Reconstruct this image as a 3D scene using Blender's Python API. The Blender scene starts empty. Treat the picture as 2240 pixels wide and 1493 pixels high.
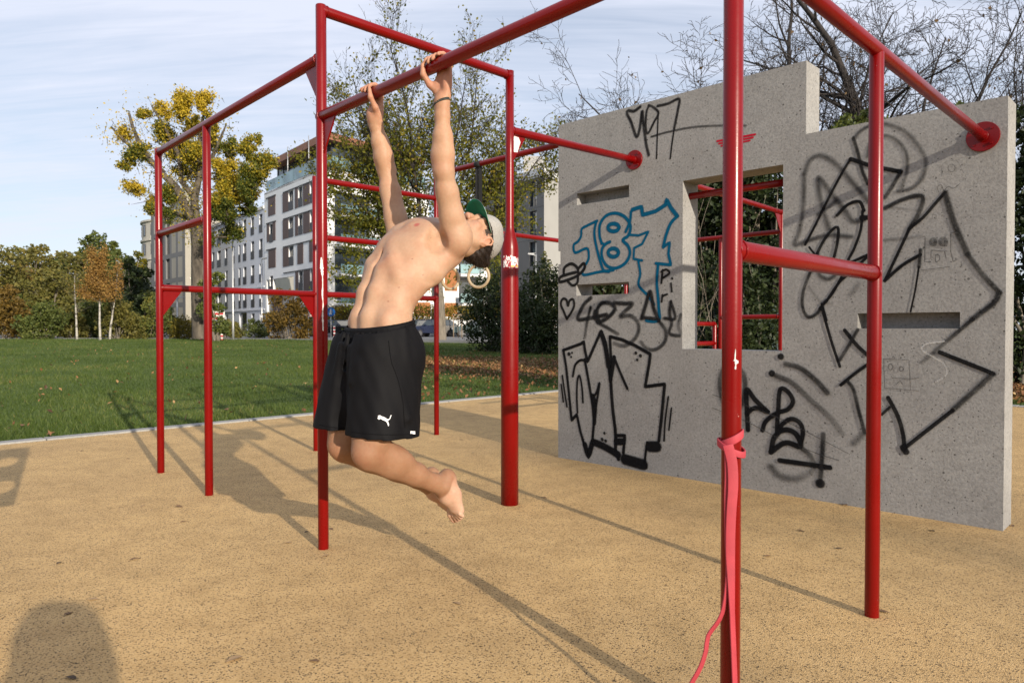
import bpy, bmesh, math, random
import numpy as np
from mathutils import Vector, Matrix

S = bpy.context.scene
COL = S.collection
# ------------------------------------------------------------------ camera, sky, sun, exposure
FPX, CAMH, HOR = 1569.0, 1.06, 719.0          # focal length in photo pixels, eye height, horizon row
PITCH = math.atan((746.5 - HOR) / FPX)
cam_d = bpy.data.cameras.new('camera'); cam = bpy.data.objects.new('camera', cam_d); COL.objects.link(cam)
cam.location = (0, 0, CAMH); cam.rotation_euler = (math.radians(90) - PITCH, 0, 0)
cam_d.sensor_width = 36.0; cam_d.lens = FPX / 2240 * 36.0
cam_d.clip_start = 0.02; cam_d.clip_end = 2000
cam_d.dof.use_dof = True; cam_d.dof.focus_distance = 3.4; cam_d.dof.aperture_fstop = 7.5
S.camera = cam

SUN_EL = math.radians(17.5)
SUN_H = Vector((0.530, -0.848))               # towards the sun, on the ground
SUN_ROT = math.atan2(SUN_H.x, SUN_H.y)
w = bpy.data.worlds.new('World'); S.world = w; w.use_nodes = True
nt = w.node_tree; nt.nodes.clear()
def wn(t): return nt.nodes.new(t)
wo = wn('ShaderNodeOutputWorld'); wb = wn('ShaderNodeBackground'); wb.inputs['Strength'].default_value = 0.105
sky = wn('ShaderNodeTexSky'); sky.sky_type = 'NISHITA'; sky.sun_disc = False
sky.sun_elevation = SUN_EL; sky.sun_rotation = SUN_ROT; sky.air_density = 1.0; sky.dust_density = 1.0; sky.ozone_density = 1.2
tc = wn('ShaderNodeTexCoord')
# thin streaky cirrus: project the view direction on a high flat layer, stretch it, take layered noise
sep = wn('ShaderNodeSeparateXYZ'); nt.links.new(tc.outputs['Generated'], sep.inputs[0])
mz = wn('ShaderNodeMath'); mz.operation = 'ADD'; mz.inputs[1].default_value = 0.16; nt.links.new(sep.outputs['Z'], mz.inputs[0])
dx = wn('ShaderNodeMath'); dx.operation = 'DIVIDE'; nt.links.new(sep.outputs['X'], dx.inputs[0]); nt.links.new(mz.outputs[0], dx.inputs[1])
dy = wn('ShaderNodeMath'); dy.operation = 'DIVIDE'; nt.links.new(sep.outputs['Y'], dy.inputs[0]); nt.links.new(mz.outputs[0], dy.inputs[1])
cmb = wn('ShaderNodeCombineXYZ'); nt.links.new(dx.outputs[0], cmb.inputs[0]); nt.links.new(dy.outputs[0], cmb.inputs[1])
def wnoise(rot, scl, scale, detail, rough, dist):
    m = wn('ShaderNodeMapping'); m.inputs['Rotation'].default_value = (0, 0, rot); m.inputs['Scale'].default_value = scl
    n = wn('ShaderNodeTexNoise'); n.inputs['Scale'].default_value = scale; n.inputs['Detail'].default_value = detail
    n.inputs['Roughness'].default_value = rough; n.inputs['Distortion'].default_value = dist
    nt.links.new(cmb.outputs[0], m.inputs[0]); nt.links.new(m.outputs[0], n.inputs['Vector']); return n
n1 = wnoise(0.35, (0.5, 1.9, 1), 1.3, 5, 0.55, 0.5)      # broad veils
n2 = wnoise(0.30, (0.7, 6.0, 1), 2.6, 7, 0.62, 0.9)      # fine ripples
mm = wn('ShaderNodeMath'); mm.operation = 'MULTIPLY'; mm.inputs[1].default_value = 0.42; nt.links.new(n2.outputs['Fac'], mm.inputs[0])
ma = wn('ShaderNodeMath'); ma.operation = 'ADD'; nt.links.new(n1.outputs['Fac'], ma.inputs[0]); nt.links.new(mm.outputs[0], ma.inputs[1])
mr = wn('ShaderNodeMapRange'); mr.inputs['From Min'].default_value = 0.50; mr.inputs['From Max'].default_value = 0.86
mr.inputs['To Min'].default_value = 0.44; mr.inputs['To Max'].default_value = 0.95; nt.links.new(ma.outputs[0], mr.inputs['Value'])
mix = wn('ShaderNodeMix'); mix.data_type = 'RGBA'
nt.links.new(mr.outputs['Result'], mix.inputs['Factor']); nt.links.new(sky.outputs[0], mix.inputs[6])
mix.inputs[7].default_value = (5.9, 6.25, 7.3, 1)          # thin cloud lit by the low sun
nt.links.new(mix.outputs[2], wb.inputs['Color']); nt.links.new(wb.outputs[0], wo.inputs[0])

sd = bpy.data.lights.new('sun', 'SUN'); sun = bpy.data.objects.new('sun', sd); COL.objects.link(sun)
sd.energy = 4.5; sd.angle = math.radians(0.6); sd.color = (1.0, 0.89, 0.74)
to_sun = Vector((SUN_H.x * math.cos(SUN_EL), SUN_H.y * math.cos(SUN_EL), math.sin(SUN_EL)))
sun.rotation_euler = to_sun.to_track_quat('Z', 'Y').to_euler(); sun.location = (8, -12, 12)
S.view_settings.view_transform = 'Standard'; S.view_settings.look = 'None'
S.view_settings.exposure = 0.43; S.view_settings.gamma = 1.0; S.view_settings.use_curve_mapping = False
S.render.engine = 'CYCLES'; S.cycles.use_denoising = True; S.cycles.max_bounces = 8; S.cycles.transparent_max_bounces = 24
S.cycles.caustics_reflective = False; S.cycles.caustics_refractive = False

# ------------------------------------------------------------------ measuring helpers (photo pixel -> place in the world)
_U = np.array([0, math.sin(PITCH), math.cos(PITCH)]); _W = np.array([0, math.cos(PITCH), -math.sin(PITCH)])
def ray(px, py): return np.array([1., 0, 0]) * (px - 1120) / FPX + _U * (746.5 - py) / FPX + _W
CAMP = np.array([0, 0, CAMH])
def ground(px, py, z=0.0):
    d = ray(px, py); return CAMP + d * ((z - CAMH) / d[2])
def at_depth(px, py, Y):
    d = ray(px, py); return CAMP + d * (Y / d[1])
def on_plane(px, py, p, n):
    d = ray(px, py); return CAMP + d * (np.dot(np.asarray(p) - CAMP, n) / np.dot(d, n))

# ------------------------------------------------------------------ object helpers
def setp(o, label=None, cat=None, group=None, kind=None):
    if label: o['label'] = label
    if cat: o['category'] = cat
    if group: o['group'] = group
    if kind: o['kind'] = kind
    return o
def thing(name, label, cat, loc=(0, 0, 0), rz=0.0, group=None, kind=None):
    o = bpy.data.objects.new(name, None); COL.objects.link(o); o.location = loc; o.rotation_euler = (0, 0, rz)
    o.empty_display_size = 0.2
    return setp(o, label, cat, group, kind)
def link(name, me, parent=None, loc=None, rz=None):
    o = bpy.data.objects.new(name, me); COL.objects.link(o)
    if parent is not None: o.parent = parent
    if loc is not None: o.location = loc
    if rz is not None: o.rotation_euler = (0, 0, rz)
    return o
def copy_tree(o, parent=None):
    c = o.copy(); COL.objects.link(c); c.parent = parent
    for ch in o.children: copy_tree(ch, c)
    return c
def np_mesh(name, V, F, mats, smooth=False, attrs=None, mi=None):
    """V (n,3), F (m,k) array of one polygon size"""
    me = bpy.data.meshes.new(name); V = np.asarray(V, np.float32); F = np.asarray(F, np.int32); k = F.shape[1]
    me.vertices.add(len(V)); me.vertices.foreach_set('co', V.ravel())
    me.loops.add(F.size); me.loops.foreach_set('vertex_index', F.ravel())
    me.polygons.add(len(F)); me.polygons.foreach_set('loop_start', np.arange(0, F.size, k, dtype=np.int32))
    me.polygons.foreach_set('loop_total', np.full(len(F), k, np.int32))
    if smooth: me.polygons.foreach_set('use_smooth', np.ones(len(F), bool))
    for m in (mats if isinstance(mats, (list, tuple)) else [mats]): me.materials.append(m)
    if mi is not None: me.polygons.foreach_set('material_index', np.asarray(mi, np.int32))
    for an, a in (attrs or {}).items():
        a = np.asarray(a, np.float32)
        if a.ndim == 1:
            at = me.attributes.new(an, 'FLOAT', 'POINT'); at.data.foreach_set('value', a)
        else:
            at = me.attributes.new(an, 'FLOAT_COLOR', 'POINT'); at.data.foreach_set('color', a.ravel())
    me.update(calc_edges=True); return me

class MB:
    """collects simple solids, links them as one mesh object"""
    def __init__(s): s.v = []; s.f = []; s.m = []; s.sm = []
    def add(s, v, f, m=0, sm=False):
        o = len(s.v); s.v += [tuple(p) for p in v]
        for q in f: s.f.append([i + o for i in q]); s.m.append(m); s.sm.append(sm)
        return s
    def box(s, c, d, m=0, rz=0.0, M=None):
        x, y, z = (k / 2 for k in d)
        P = [Vector((i * x, j * y, k * z)) for i in (-1, 1) for j in (-1, 1) for k in (-1, 1)]
        if M is None: M = Matrix.Rotation(rz, 3, 'Z')
        P = [M @ p + Vector(c) for p in P]
        return s.add(P, [(0, 1, 3, 2), (4, 6, 7, 5), (0, 4, 5, 1), (2, 3, 7, 6), (0, 2, 6, 4), (1, 5, 7, 3)], m)
    def tube(s, pts, rad, n=10, m=0, caps=True, sm=True, closed=False):
        pts = [Vector(p) for p in pts]
        if not hasattr(rad, '__len__'): rad = [rad] * len(pts)
        N = len(pts); V = []; ref = None
        for i, p in enumerate(pts):
            if closed: t = (pts[(i + 1) % N] - pts[i - 1]).normalized()
            else: t = (pts[min(i + 1, N - 1)] - pts[max(i - 1, 0)]).normalized()
            if ref is None: ref = Vector((0, 0, 1)) if abs(t.z) < 0.9 else Vector((1, 0, 0))
            a = (ref - t * ref.dot(t)).normalized(); b = t.cross(a); ref = a
            V += [p + (a * math.cos(q) + b * math.sin(q)) * rad[i] for q in (2 * math.pi * j / n for j in range(n))]
        F = []
        for i in range(N if closed else N - 1):
            i2 = (i + 1) % N
            for j in range(n):
                j2 = (j + 1) % n; F.append((i * n + j, i * n + j2, i2 * n + j2, i2 * n + j))
        s.add(V, F, m, sm)
        if caps and not closed:
            o = len(s.v) - len(V)
            s.f.append([o + j for j in range(n)][::-1]); s.m.append(m); s.sm.append(False)
            s.f.append([o + (N - 1) * n + j for j in range(n)]); s.m.append(m); s.sm.append(False)
        return s
    def prism(s, poly, h0, h1, m=0, fr=None, sm=False):
        """poly: list of (a,b); fr maps (a,b,h) to world"""
        fr = fr or (lambda a, b, h: (a, b, h)); n = len(poly)
        V = [fr(a, b, h0) for a, b in poly] + [fr(a, b, h1) for a, b in poly]
        F = [list(range(n))[::-1], [n + i for i in range(n)]] + [(i, (i + 1) % n, n + (i + 1) % n, n + i) for i in range(n)]
        return s.add(V, F, m, sm)
    def lathe(s, prof, c, n=16, m=0, sm=True):
        """prof: list of (r,z)"""
        V = [(c[0] + r * math.cos(2 * math.pi * j / n), c[1] + r * math.sin(2 * math.pi * j / n), c[2] + z) for r, z in prof for j in range(n)]
        F = [(i * n + j, i * n + (j + 1) % n, (i + 1) * n + (j + 1) % n, (i + 1) * n + j) for i in range(len(prof) - 1) for j in range(n)]
        s.add(V, F, m, sm); o = len(s.v) - len(V)
        s.f.append([o + j for j in range(n)][::-1]); s.m.append(m); s.sm.append(False)
        s.f.append([o + (len(prof) - 1) * n + j for j in range(n)]); s.m.append(m); s.sm.append(False)
        return s
    def mesh(s, name, mats):
        me = bpy.data.meshes.new(name); me.from_pydata(s.v, [], s.f)
        for m in (mats if isinstance(mats, (list, tuple)) else [mats]): me.materials.append(m)
        me.polygons.foreach_set('material_index', s.m); me.polygons.foreach_set('use_smooth', s.sm)
        bm = bmesh.new(); bm.from_mesh(me); bmesh.ops.recalc_face_normals(bm, faces=bm.faces); bm.to_mesh(me); bm.free()
        return me
    def build(s, name, mats, parent=None, loc=None, bevel=0.0, off=None, seg=2):
        if off is not None: s.v = [(p[0] - off[0], p[1] - off[1], p[2] - off[2]) for p in s.v]
        o = link(name, s.mesh(name, mats), parent, loc)
        if bevel:
            b = o.modifiers.new('bevel', 'BEVEL'); b.width = bevel; b.segments = seg; b.limit_method = 'ANGLE'; b.angle_limit = 0.6
            b.harden_normals = False
        return o

# ------------------------------------------------------------------ materials
def nmat(name):
    m = bpy.data.materials.new(name); m.use_nodes = True
    t = m.node_tree; b = t.nodes['Principled BSDF']; return m, t, b
def N(t, typ, **kw):
    n = t.nodes.new(typ)
    for k, v in kw.items():
        if k in n.inputs: n.inputs[k].default_value = v
        else: setattr(n, k, v)
    return n
def ramp(t, stops, src, interp='LINEAR'):
    r = t.nodes.new('ShaderNodeValToRGB'); e = r.color_ramp.elements; r.color_ramp.interpolation = interp
    while len(e) < len(stops): e.new(0.5)
    for i, (p, c) in enumerate(stops): e[i].position = p; e[i].color = (*c, 1) if len(c) == 3 else c
    t.links.new(src, r.inputs[0]); return r
def coords(t, scale=None):
    c = t.nodes.new('ShaderNodeTexCoord')
    return c.outputs['Object']
def noise(t, src, scale, detail=4, rough=0.55, dist=0.0):
    n = N(t, 'ShaderNodeTexNoise', Scale=scale, Detail=detail, Roughness=rough, Distortion=dist); t.links.new(src, n.inputs['Vector']); return n
def mixc(t, fac, a, b, mode='MIX'):
    m = t.nodes.new('ShaderNodeMix'); m.data_type = 'RGBA'; m.blend_type = mode
    for s_, i in ((fac, 0), (a, 6), (b, 7)):
        if hasattr(s_, 'is_output'): t.links.new(s_, m.inputs[i])
        elif isinstance(s_, (int, float)): m.inputs[i].default_value = s_
        else: m.inputs[i].default_value = (*s_, 1)
    return m.outputs[2]
def mathn(t, op, a, b=None, c=None):
    m = t.nodes.new('ShaderNodeMath'); m.operation = op
    for i, s_ in enumerate((a, b, c)):
        if s_ is None: continue
        if hasattr(s_, 'is_output'): t.links.new(s_, m.inputs[i])
        else: m.inputs[i].default_value = s_
    return m.outputs[0]
def bump(t, b, h, strength=0.3, dist=0.01):
    n = N(t, 'ShaderNodeBump', Strength=strength, Distance=dist); t.links.new(h, n.inputs['Height']); t.links.new(n.outputs[0], b.inputs['Normal'])
def plain(name, col, rough=0.6, var=0.15, scale=3.0, metal=0.0, bumps=0.0, bscale=60, spec=0.5):
    m, t, b = nmat(name); c = coords(t); n = noise(t, c, scale, 5)
    lo = tuple(x * (1 - var) for x in col); hi = tuple(min(1, x * (1 + var)) for x in col)
    r = ramp(t, [(0.3, lo), (0.7, hi)], n.outputs['Fac']); t.links.new(r.outputs[0], b.inputs['Base Color'])
    b.inputs['Roughness'].default_value = rough; b.inputs['Metallic'].default_value = metal; b.inputs['Specular IOR Level'].default_value = spec
    if bumps: bump(t, b, noise(t, c, bscale, 3).outputs['Fac'], bumps)
    return m

def mat_rubber():
    m, t, b = nmat('rubber_granules'); c = coords(t)
    v = N(t, 'ShaderNodeTexVoronoi', Scale=240.0, Randomness=1.0); t.links.new(c, v.inputs['Vector'])
    sx = t.nodes.new('ShaderNodeSeparateColor'); t.links.new(v.outputs['Color'], sx.inputs[0])
    r = ramp(t, [(0.0, (0.545, 0.362, 0.160)), (0.42, (0.61, 0.418, 0.200)), (0.68, (0.505, 0.328, 0.139)), (0.88, (0.455, 0.293, 0.124)), (0.885, (0.15, 0.10, 0.052)), (1.0, (0.050, 0.038, 0.025))], sx.outputs[0])
    big = noise(t, c, 0.9, 5, 0.6); mid = noise(t, c, 6, 4, 0.6)
    st = ramp(t, [(0.33, (0.88, 0.87, 0.87)), (0.62, (1.06, 1.05, 1.03))], big.outputs['Fac'])
    st2 = ramp(t, [(0.34, (0.88, 0.87, 0.85)), (0.60, (1.03, 1.03, 1.03))], mid.outputs['Fac'])
    a = mixc(t, 1.0, r.outputs[0], st.outputs[0], 'MULTIPLY'); a = mixc(t, 1.0, a, st2.outputs[0], 'MULTIPLY')
    t.links.new(a, b.inputs['Base Color']); b.inputs['Roughness'].default_value = 0.85; b.inputs['Specular IOR Level'].default_value = 0.25
    bump(t, b, v.outputs['Distance'], 0.55, 0.0035); return m
def mat_concrete(name='pitted_concrete', base=(0.276, 0.271, 0.261), pits=True):
    m, t, b = nmat(name); c = coords(t)
    big = noise(t, c, 1.3, 6, 0.6); fine = noise(t, c, 70, 4, 0.7); med = noise(t, c, 9, 5, 0.65)
    r = ramp(t, [(0.3, tuple(x * 0.90 for x in base)), (0.7, tuple(x * 1.08 for x in base))], big.outputs['Fac'])
    f = ramp(t, [(0.30, (0.74, 0.74, 0.74)), (0.5, (1, 1, 1)), (0.74, (1.22, 1.22, 1.2))], fine.outputs['Fac'])
    d = ramp(t, [(0.34, (0.93, 0.925, 0.92)), (0.6, (1.02, 1.02, 1.02))], med.outputs['Fac'])
    a = mixc(t, 1.0, r.outputs[0], f.outputs[0], 'MULTIPLY'); a = mixc(t, 1.0, a, d.outputs[0], 'MULTIPLY')
    h = fine.outputs['Fac']
    if pits:
        for sc, th in ((26.0, 0.10), (62.0, 0.14)):
            v = N(t, 'ShaderNodeTexVoronoi', Scale=sc); t.links.new(c, v.inputs['Vector'])
            sx = t.nodes.new('ShaderNodeSeparateColor'); t.links.new(v.outputs['Color'], sx.inputs[0])
            rad = mathn(t, 'MULTIPLY', mathn(t, 'POWER', sx.outputs[0], 2.5), th * 1.9)
            pit = mathn(t, 'LESS_THAN', v.outputs['Distance'], rad)
            a = mixc(t, mathn(t, 'MULTIPLY', pit, 0.72), a, (0.045, 0.042, 0.038))
            h = mathn(t, 'SUBTRACT', h, mathn(t, 'MULTIPLY', pit, 0.8))
    t.links.new(a, b.inputs['Base Color']); b.inputs['Roughness'].default_value = 0.9; b.inputs['Specular IOR Level'].default_value = 0.2
    bump(t, b, h, 0.5, 0.004); return m
def mat_redpaint():
    m, t, b = nmat('red_powder_coat'); c = coords(t)
    n = noise(t, c, 2.2, 4); r = ramp(t, [(0.3, (0.148, 0.0009, 0.0011)), (0.7, (0.186, 0.0012, 0.0014))], n.outputs['Fac'])
    sp = noise(t, c, 46, 5, 0.75); chip = ramp(t, [(0.715, (0, 0, 0)), (0.735, (1, 1, 1))], sp.outputs['Fac'])
    a = mixc(t, chip.outputs[0], r.outputs[0], (0.55, 0.42, 0.38)); t.links.new(a, b.inputs['Base Color'])
    rr = ramp(t, [(0.3, (0.22,) * 3), (0.7, (0.36,) * 3)], noise(t, c, 7, 5).outputs['Fac']); t.links.new(rr.outputs[0], b.inputs['Roughness'])
    b.inputs['Specular IOR Level'].default_value = 0.28; b.inputs['Coat Weight'].default_value = 0.05; b.inputs['Coat Roughness'].default_value = 0.18
    bump(t, b, noise(t, c, 160, 2).outputs['Fac'], 0.06, 0.003); return m
def mat_leaf(name, stops, trans=0.35):
    """stops: colours along the per-leaf 'tint' value"""
    m, t, b = nmat(name); at = N(t, 'ShaderNodeAttribute', attribute_name='tint'); r = ramp(t, stops, at.outputs['Fac'])
    t.links.new(r.outputs[0], b.inputs['Base Color']); b.inputs['Roughness'].default_value = 0.55; b.inputs['Specular IOR Level'].default_value = 0.3
    tr = t.nodes.new('ShaderNodeBsdfTranslucent'); t.links.new(r.outputs[0], tr.inputs['Color'])
    mx = N(t, 'ShaderNodeMixShader'); mx.inputs[0].default_value = trans
    out = t.nodes['Material Output']; t.links.new(b.outputs[0], mx.inputs[1]); t.links.new(tr.outputs[0], mx.inputs[2]); t.links.new(mx.outputs[0], out.inputs[0]); return m
def mat_bark(name, a=(0.10, 0.085, 0.065), bcol=(0.22, 0.19, 0.15), sc=6):
    m, t, b = nmat(name); c = coords(t); mp = N(t, 'ShaderNodeMapping'); mp.inputs['Scale'].default_value = (1, 1, 0.22); t.links.new(c, mp.inputs[0])
    n = noise(t, mp.outputs[0], sc, 6, 0.7); r = ramp(t, [(0.35, a), (0.65, bcol)], n.outputs['Fac']); t.links.new(r.outputs[0], b.inputs['Base Color'])
    b.inputs['Roughness'].default_value = 0.9; bump(t, b, n.outputs['Fac'], 0.7, 0.03); return m
def mat_glass(name, col=(0.03, 0.04, 0.05), rough=0.04):
    m, t, b = nmat(name); n = noise(t, coords(t), 0.35, 2); r = ramp(t, [(0.35, tuple(x * 0.6 for x in col)), (0.65, tuple(x * 1.6 for x in col))], n.outputs['Fac'])
    t.links.new(r.outputs[0], b.inputs['Base Color']); b.inputs['Roughness'].default_value = rough; b.inputs['Specular IOR Level'].default_value = 0.8; return m
RUBBER = mat_rubber(); CONC = mat_concrete(); RED = mat_redpaint()
KERB = mat_concrete('kerb_concrete', (0.30, 0.295, 0.28), False)
# ================================================================== GROUND
RNG = np.random.default_rng(7)
D1 = Vector((-0.704, 0.710, 0)).normalized(); D2 = Vector((0.710, 0.704, 0)).normalized()
K0 = Vector(ground(345, 940)); KD = (Vector(ground(1220, 857)) - Vector(ground(60, 968))).normalized()
KR = Vector(ground(2228, 890)); KRD = Vector((-0.70, 0.714, 0)).normalized()
_a = np.array([[KD.x, -KRD.x], [KD.y, -KRD.y]]); _s = np.linalg.solve(_a, np.array([KR.x - K0.x, KR.y - K0.y]))
KC = K0 + KD * float(_s[0])                                     # corner of the rubber court, hidden behind the wall
def kline_dist(x, y):
    """signed distance outside the court (positive on the lawn)"""
    nl = np.array([-KD.y, KD.x]); a = (x - K0.x) * nl[0] + (y - K0.y) * nl[1]
    nr = np.array([KRD.y, -KRD.x]); b = (x - KC.x) * nr[0] + (y - KC.y) * nr[1]
    return np.maximum(a, b)
def lawn_z(x, y):
    d = np.clip(kline_dist(x, y), 0, None)
    return -0.015 + 0.30 * np.clip((d - 1.5) / 36.0, 0, 1) ** 1.1
pl = [K0 - KD * 14, KC, KC - KRD * 14, Vector((12, -8, 0)), Vector((-12, -10, 0))]
setp(link('rubber_ground', MB().add([(p.x, p.y, 0) for p in pl], [tuple(range(5))[::-1]]).mesh('rubber_ground', RUBBER)), 'tan speckled rubber play surface under the red bars', kind='structure')

def mat_lawn():
    m, t, b = nmat('lawn_soil_and_grass'); c = coords(t)
    a = noise(t, c, 0.35, 6, 0.65); f = noise(t, c, 14, 5, 0.7); p = noise(t, c, 1.6, 4, 0.6)
    r = ramp(t, [(0.30, (0.062, 0.098, 0.020)), (0.55, (0.088, 0.128, 0.028)), (0.75, (0.125, 0.15, 0.042))], a.outputs['Fac'])
    g = ramp(t, [(0.3, (0.62, 0.62, 0.6)), (0.7, (1.3, 1.28, 1.2))], f.outputs['Fac'])
    q = ramp(t, [(0.62, (0, 0, 0)), (0.74, (1, 1, 1))], p.outputs['Fac'])
    x = mixc(t, 1.0, r.outputs[0], g.outputs[0], 'MULTIPLY'); x = mixc(t, mathn(t, 'MULTIPLY', q.outputs[0], 0.35), x, (0.12, 0.10, 0.045))
    t.links.new(x, b.inputs['Base Color']); b.inputs['Roughness'].default_value = 0.9; b.inputs['Specular IOR Level'].default_value = 0.15
    bump(t, b, f.outputs['Fac'], 0.9, 0.05); return m
gx = np.concatenate([np.linspace(-400, -60, 10), np.linspace(-55, 55, 90), np.linspace(60, 400, 10)]); gy = np.concatenate([[-30, -10], np.linspace(0, 80, 80), np.linspace(90, 900, 12)])
XX, YY = np.meshgrid(gx, gy, indexing='ij'); ZZ = lawn_z(XX, YY)
ny = len(gy); ii, jj = np.meshgrid(np.arange(len(gx) - 1), np.arange(ny - 1), indexing='ij'); q = (ii * ny + jj).ravel()
ins = kline_dist(XX, YY)
ZZ = np.where(ins < 0.0, -0.05, ZZ)
setp(link('lawn', np_mesh('lawn', np.stack([XX, YY, ZZ], -1).reshape(-1, 3), np.stack([q, q + ny, q + ny + 1, q + 1], 1), mat_lawn(), True)), 'mown green lawn reaching from the kerb to the shrubs', kind='structure')

kerb = thing('kerb', 'pale concrete kerb between the rubber court and the lawn', None, kind='structure')
def kerb_run(p, d, L, side):
    n = Vector((-d.y, d.x, 0)) * side; k = 0; s = 0.0; meshes = None
    rz = math.atan2(d.y, d.x)
    global KSTONE
    while s < L:
        c = p + d * (s + 0.5) + n * 0.075
        o = link('kerb_stone', KSTONE, kerb, (c.x, c.y, -0.09 + random.uniform(0, 0.003)), rz + random.uniform(-.002, .002)); s += 1.0
        if not o.modifiers: b_ = o.modifiers.new('bevel', 'BEVEL'); b_.width = 0.008; b_.segments = 2
KSTONE = MB().box((0, 0, 0), (0.992, 0.15, 0.21)).mesh('kerb_stone', KERB)
random.seed(3)
kerb_run(K0 - KD * 7, KD, 7 + (KC - K0).length, 1)
kerb_run(KC - KRD * 9, KRD, 9, -1)

# ================================================================== CONCRETE WALL
WL = Vector(ground(1221, 1000)); WR = Vector(ground(2194, 1161)); WU = (WR - WL); WLEN = WU.length; WU.normalize()
WN = Vector((-WU.y, WU.x, 0)); WT = 0.205          # WN points to the back of the wall
_wn = np.array(WN)
def wall_uz(px, py):
    p = on_plane(px, py, np.array(WL), _wn); d = p - np.array(WL); return float(d[0] * WU.x + d[1] * WU.y), float(p[2])
def wall_pt(u, z, back=0.0): return WL + WU * u + WN * back + Vector((0, 0, z))
H1 = (wall_uz(1223, 275)[1] + wall_uz(1763, 131)[1]) / 2; H2 = (wall_uz(1763, 293)[1] + wall_uz(2205, 209)[1]) / 2
us = wall_uz(1763, 293)[0]
hole = []   # (u0,u1,z0,z1, through)
def mkhole(l, r, topr, botr, through): hole.append((wall_uz(*l)[0], wall_uz(*r)[0], wall_uz(*botr)[1], wall_uz(*topr)[1], through))
mkhole((1493, 580), (1712, 580), (1712, 360), (1712, 768), True)
mkhole((1262, 430), (1376, 430), (1376, 404), (1376, 431), False)
mkhole((1261, 640), (1376, 630), (1376, 616), (1376, 642), True)
mkhole((1876, 700), (2100, 700), (2100, 682), (2100, 718), False)
zn = wall_uz(1222, 549)[1], wall_uz(1222, 578)[1]; hole.append((-0.01, 0.022, zn[1], zn[0], True))
ug = sorted({0.0, WLEN, us, *[max(0, h[0]) for h in hole], *[h[1] for h in hole]})
zg = sorted({-0.15, H1, H2, *[h[2] for h in hole], *[h[3] for h in hole]}); bg = [0.0, 0.12, WT]
def solid(i, j, k):
    if not (0 <= i < len(ug) - 1 and 0 <= j < len(zg) - 1 and 0 <= k < 2): return False
    u, z = (ug[i] + ug[i + 1]) / 2, (zg[j] + zg[j + 1]) / 2
    if z > (H1 if u < us else H2): return False
    for a, b, c, d, th in hole:
        if a < u < b and c < z < d and (th or k == 0): return False
    return True
mb = MB(); CT = [(1, 0, 0), (-1, 0, 0), (0, 1, 0), (0, -1, 0), (0, 0, 1), (0, 0, -1)]
for i in range(len(ug) - 1):
    for j in range(len(zg) - 1):
        for k in range(2):
            if not solid(i, j, k): continue
            for a, b, c in CT:
                if solid(i + a, j + b, k + c): continue
                if a: x = i + (a > 0); P = [(x, j, k), (x, j + 1, k), (x, j + 1, k + 1), (x, j, k + 1)]
                elif b: x = j + (b > 0); P = [(i, x, k), (i + 1, x, k), (i + 1, x, k + 1), (i, x, k + 1)]
                else: x = k + (c > 0); P = [(i, j, x), (i + 1, j, x), (i + 1, j + 1, x), (i, j + 1, x)]
                mb.add([wall_pt(ug[p[0]], zg[p[1]], bg[p[2]]) for p in P], [(0, 1, 2, 3)])
wall = thing('concrete_wall', 'tall grey pitted concrete wall with window opening, slots and spray graffiti', 'wall', tuple(WL))
me = mb.mesh('wall_slab', CONC); bm = bmesh.new(); bm.from_mesh(me)
bmesh.ops.remove_doubles(bm, verts=bm.verts, dist=1e-4); bmesh.ops.dissolve_limit(bm, angle_limit=0.02, verts=bm.verts, edges=bm.edges)
bmesh.ops.recalc_face_normals(bm, faces=bm.faces); bmesh.ops.translate(bm, verts=bm.verts, vec=-WL); bm.to_mesh(me); bm.free()
slab = link('wall_slab', me, wall); bv = slab.modifiers.new('bevel', 'BEVEL'); bv.width = 0.007; bv.segments = 2; bv.limit_method = 'ANGLE'; bv.angle_limit = 0.6
p0 = wall_pt(wall_uz(1493, 431)[0] - 0.05, 0); a = Vector(on_plane(1600, 416, np.array(WL + WN * 0.10), _wn))
ub = [hole[0][0] - 0.03, hole[0][1] + 0.03]; zb = a.z
MB().tube([wall_pt(ub[0], zb, 0.10) - WL, wall_pt(ub[1], zb, 0.10) - WL], 0.0245, 14).build('crossbar', RED, wall)

# ---- spray paint and marker strokes, traced as thin paint films on the wall face
def mat_spray(name, col, opac, hard, grain):
    m, t, b = nmat(name); b.inputs['Base Color'].default_value = (*col, 1); b.inputs['Roughness'].default_value = 0.9; b.inputs['Specular IOR Level'].default_value = 0.08
    e = N(t, 'ShaderNodeAttribute', attribute_name='edge'); f = N(t, 'ShaderNodeAttribute', attribute_name='fade')
    c = coords(t); n = noise(t, c, 55, 4, 0.7); n2 = noise(t, c, 7, 3)
    r = N(t, 'ShaderNodeMapRange', interpolation_type='SMOOTHSTEP'); r.inputs['From Min'].default_value = 1.0; r.inputs['From Max'].default_value = hard
    ed = mathn(t, 'ADD', e.outputs['Fac'], mathn(t, 'MULTIPLY', mathn(t, 'SUBTRACT', n.outputs['Fac'], 0.5), grain)); t.links.new(ed, r.inputs['Value'])
    lo_ = .9 if hard > .55 else .66
    pr = ramp(t, [(0.30, (lo_,) * 3), (0.6, (1,) * 3)], n2.outputs['Fac'])
    pg = ramp(t, [(0.30, (lo_,) * 3), (0.48, (1,) * 3)], n.outputs['Fac'])
    al = mathn(t, 'MULTIPLY', mathn(t, 'MULTIPLY', r.outputs[0], f.outputs['Fac']), mathn(t, 'MULTIPLY', mathn(t, 'MULTIPLY', pr.outputs[0], pg.outputs[0]), opac))
    t.links.new(al, b.inputs['Alpha']); return m
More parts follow.
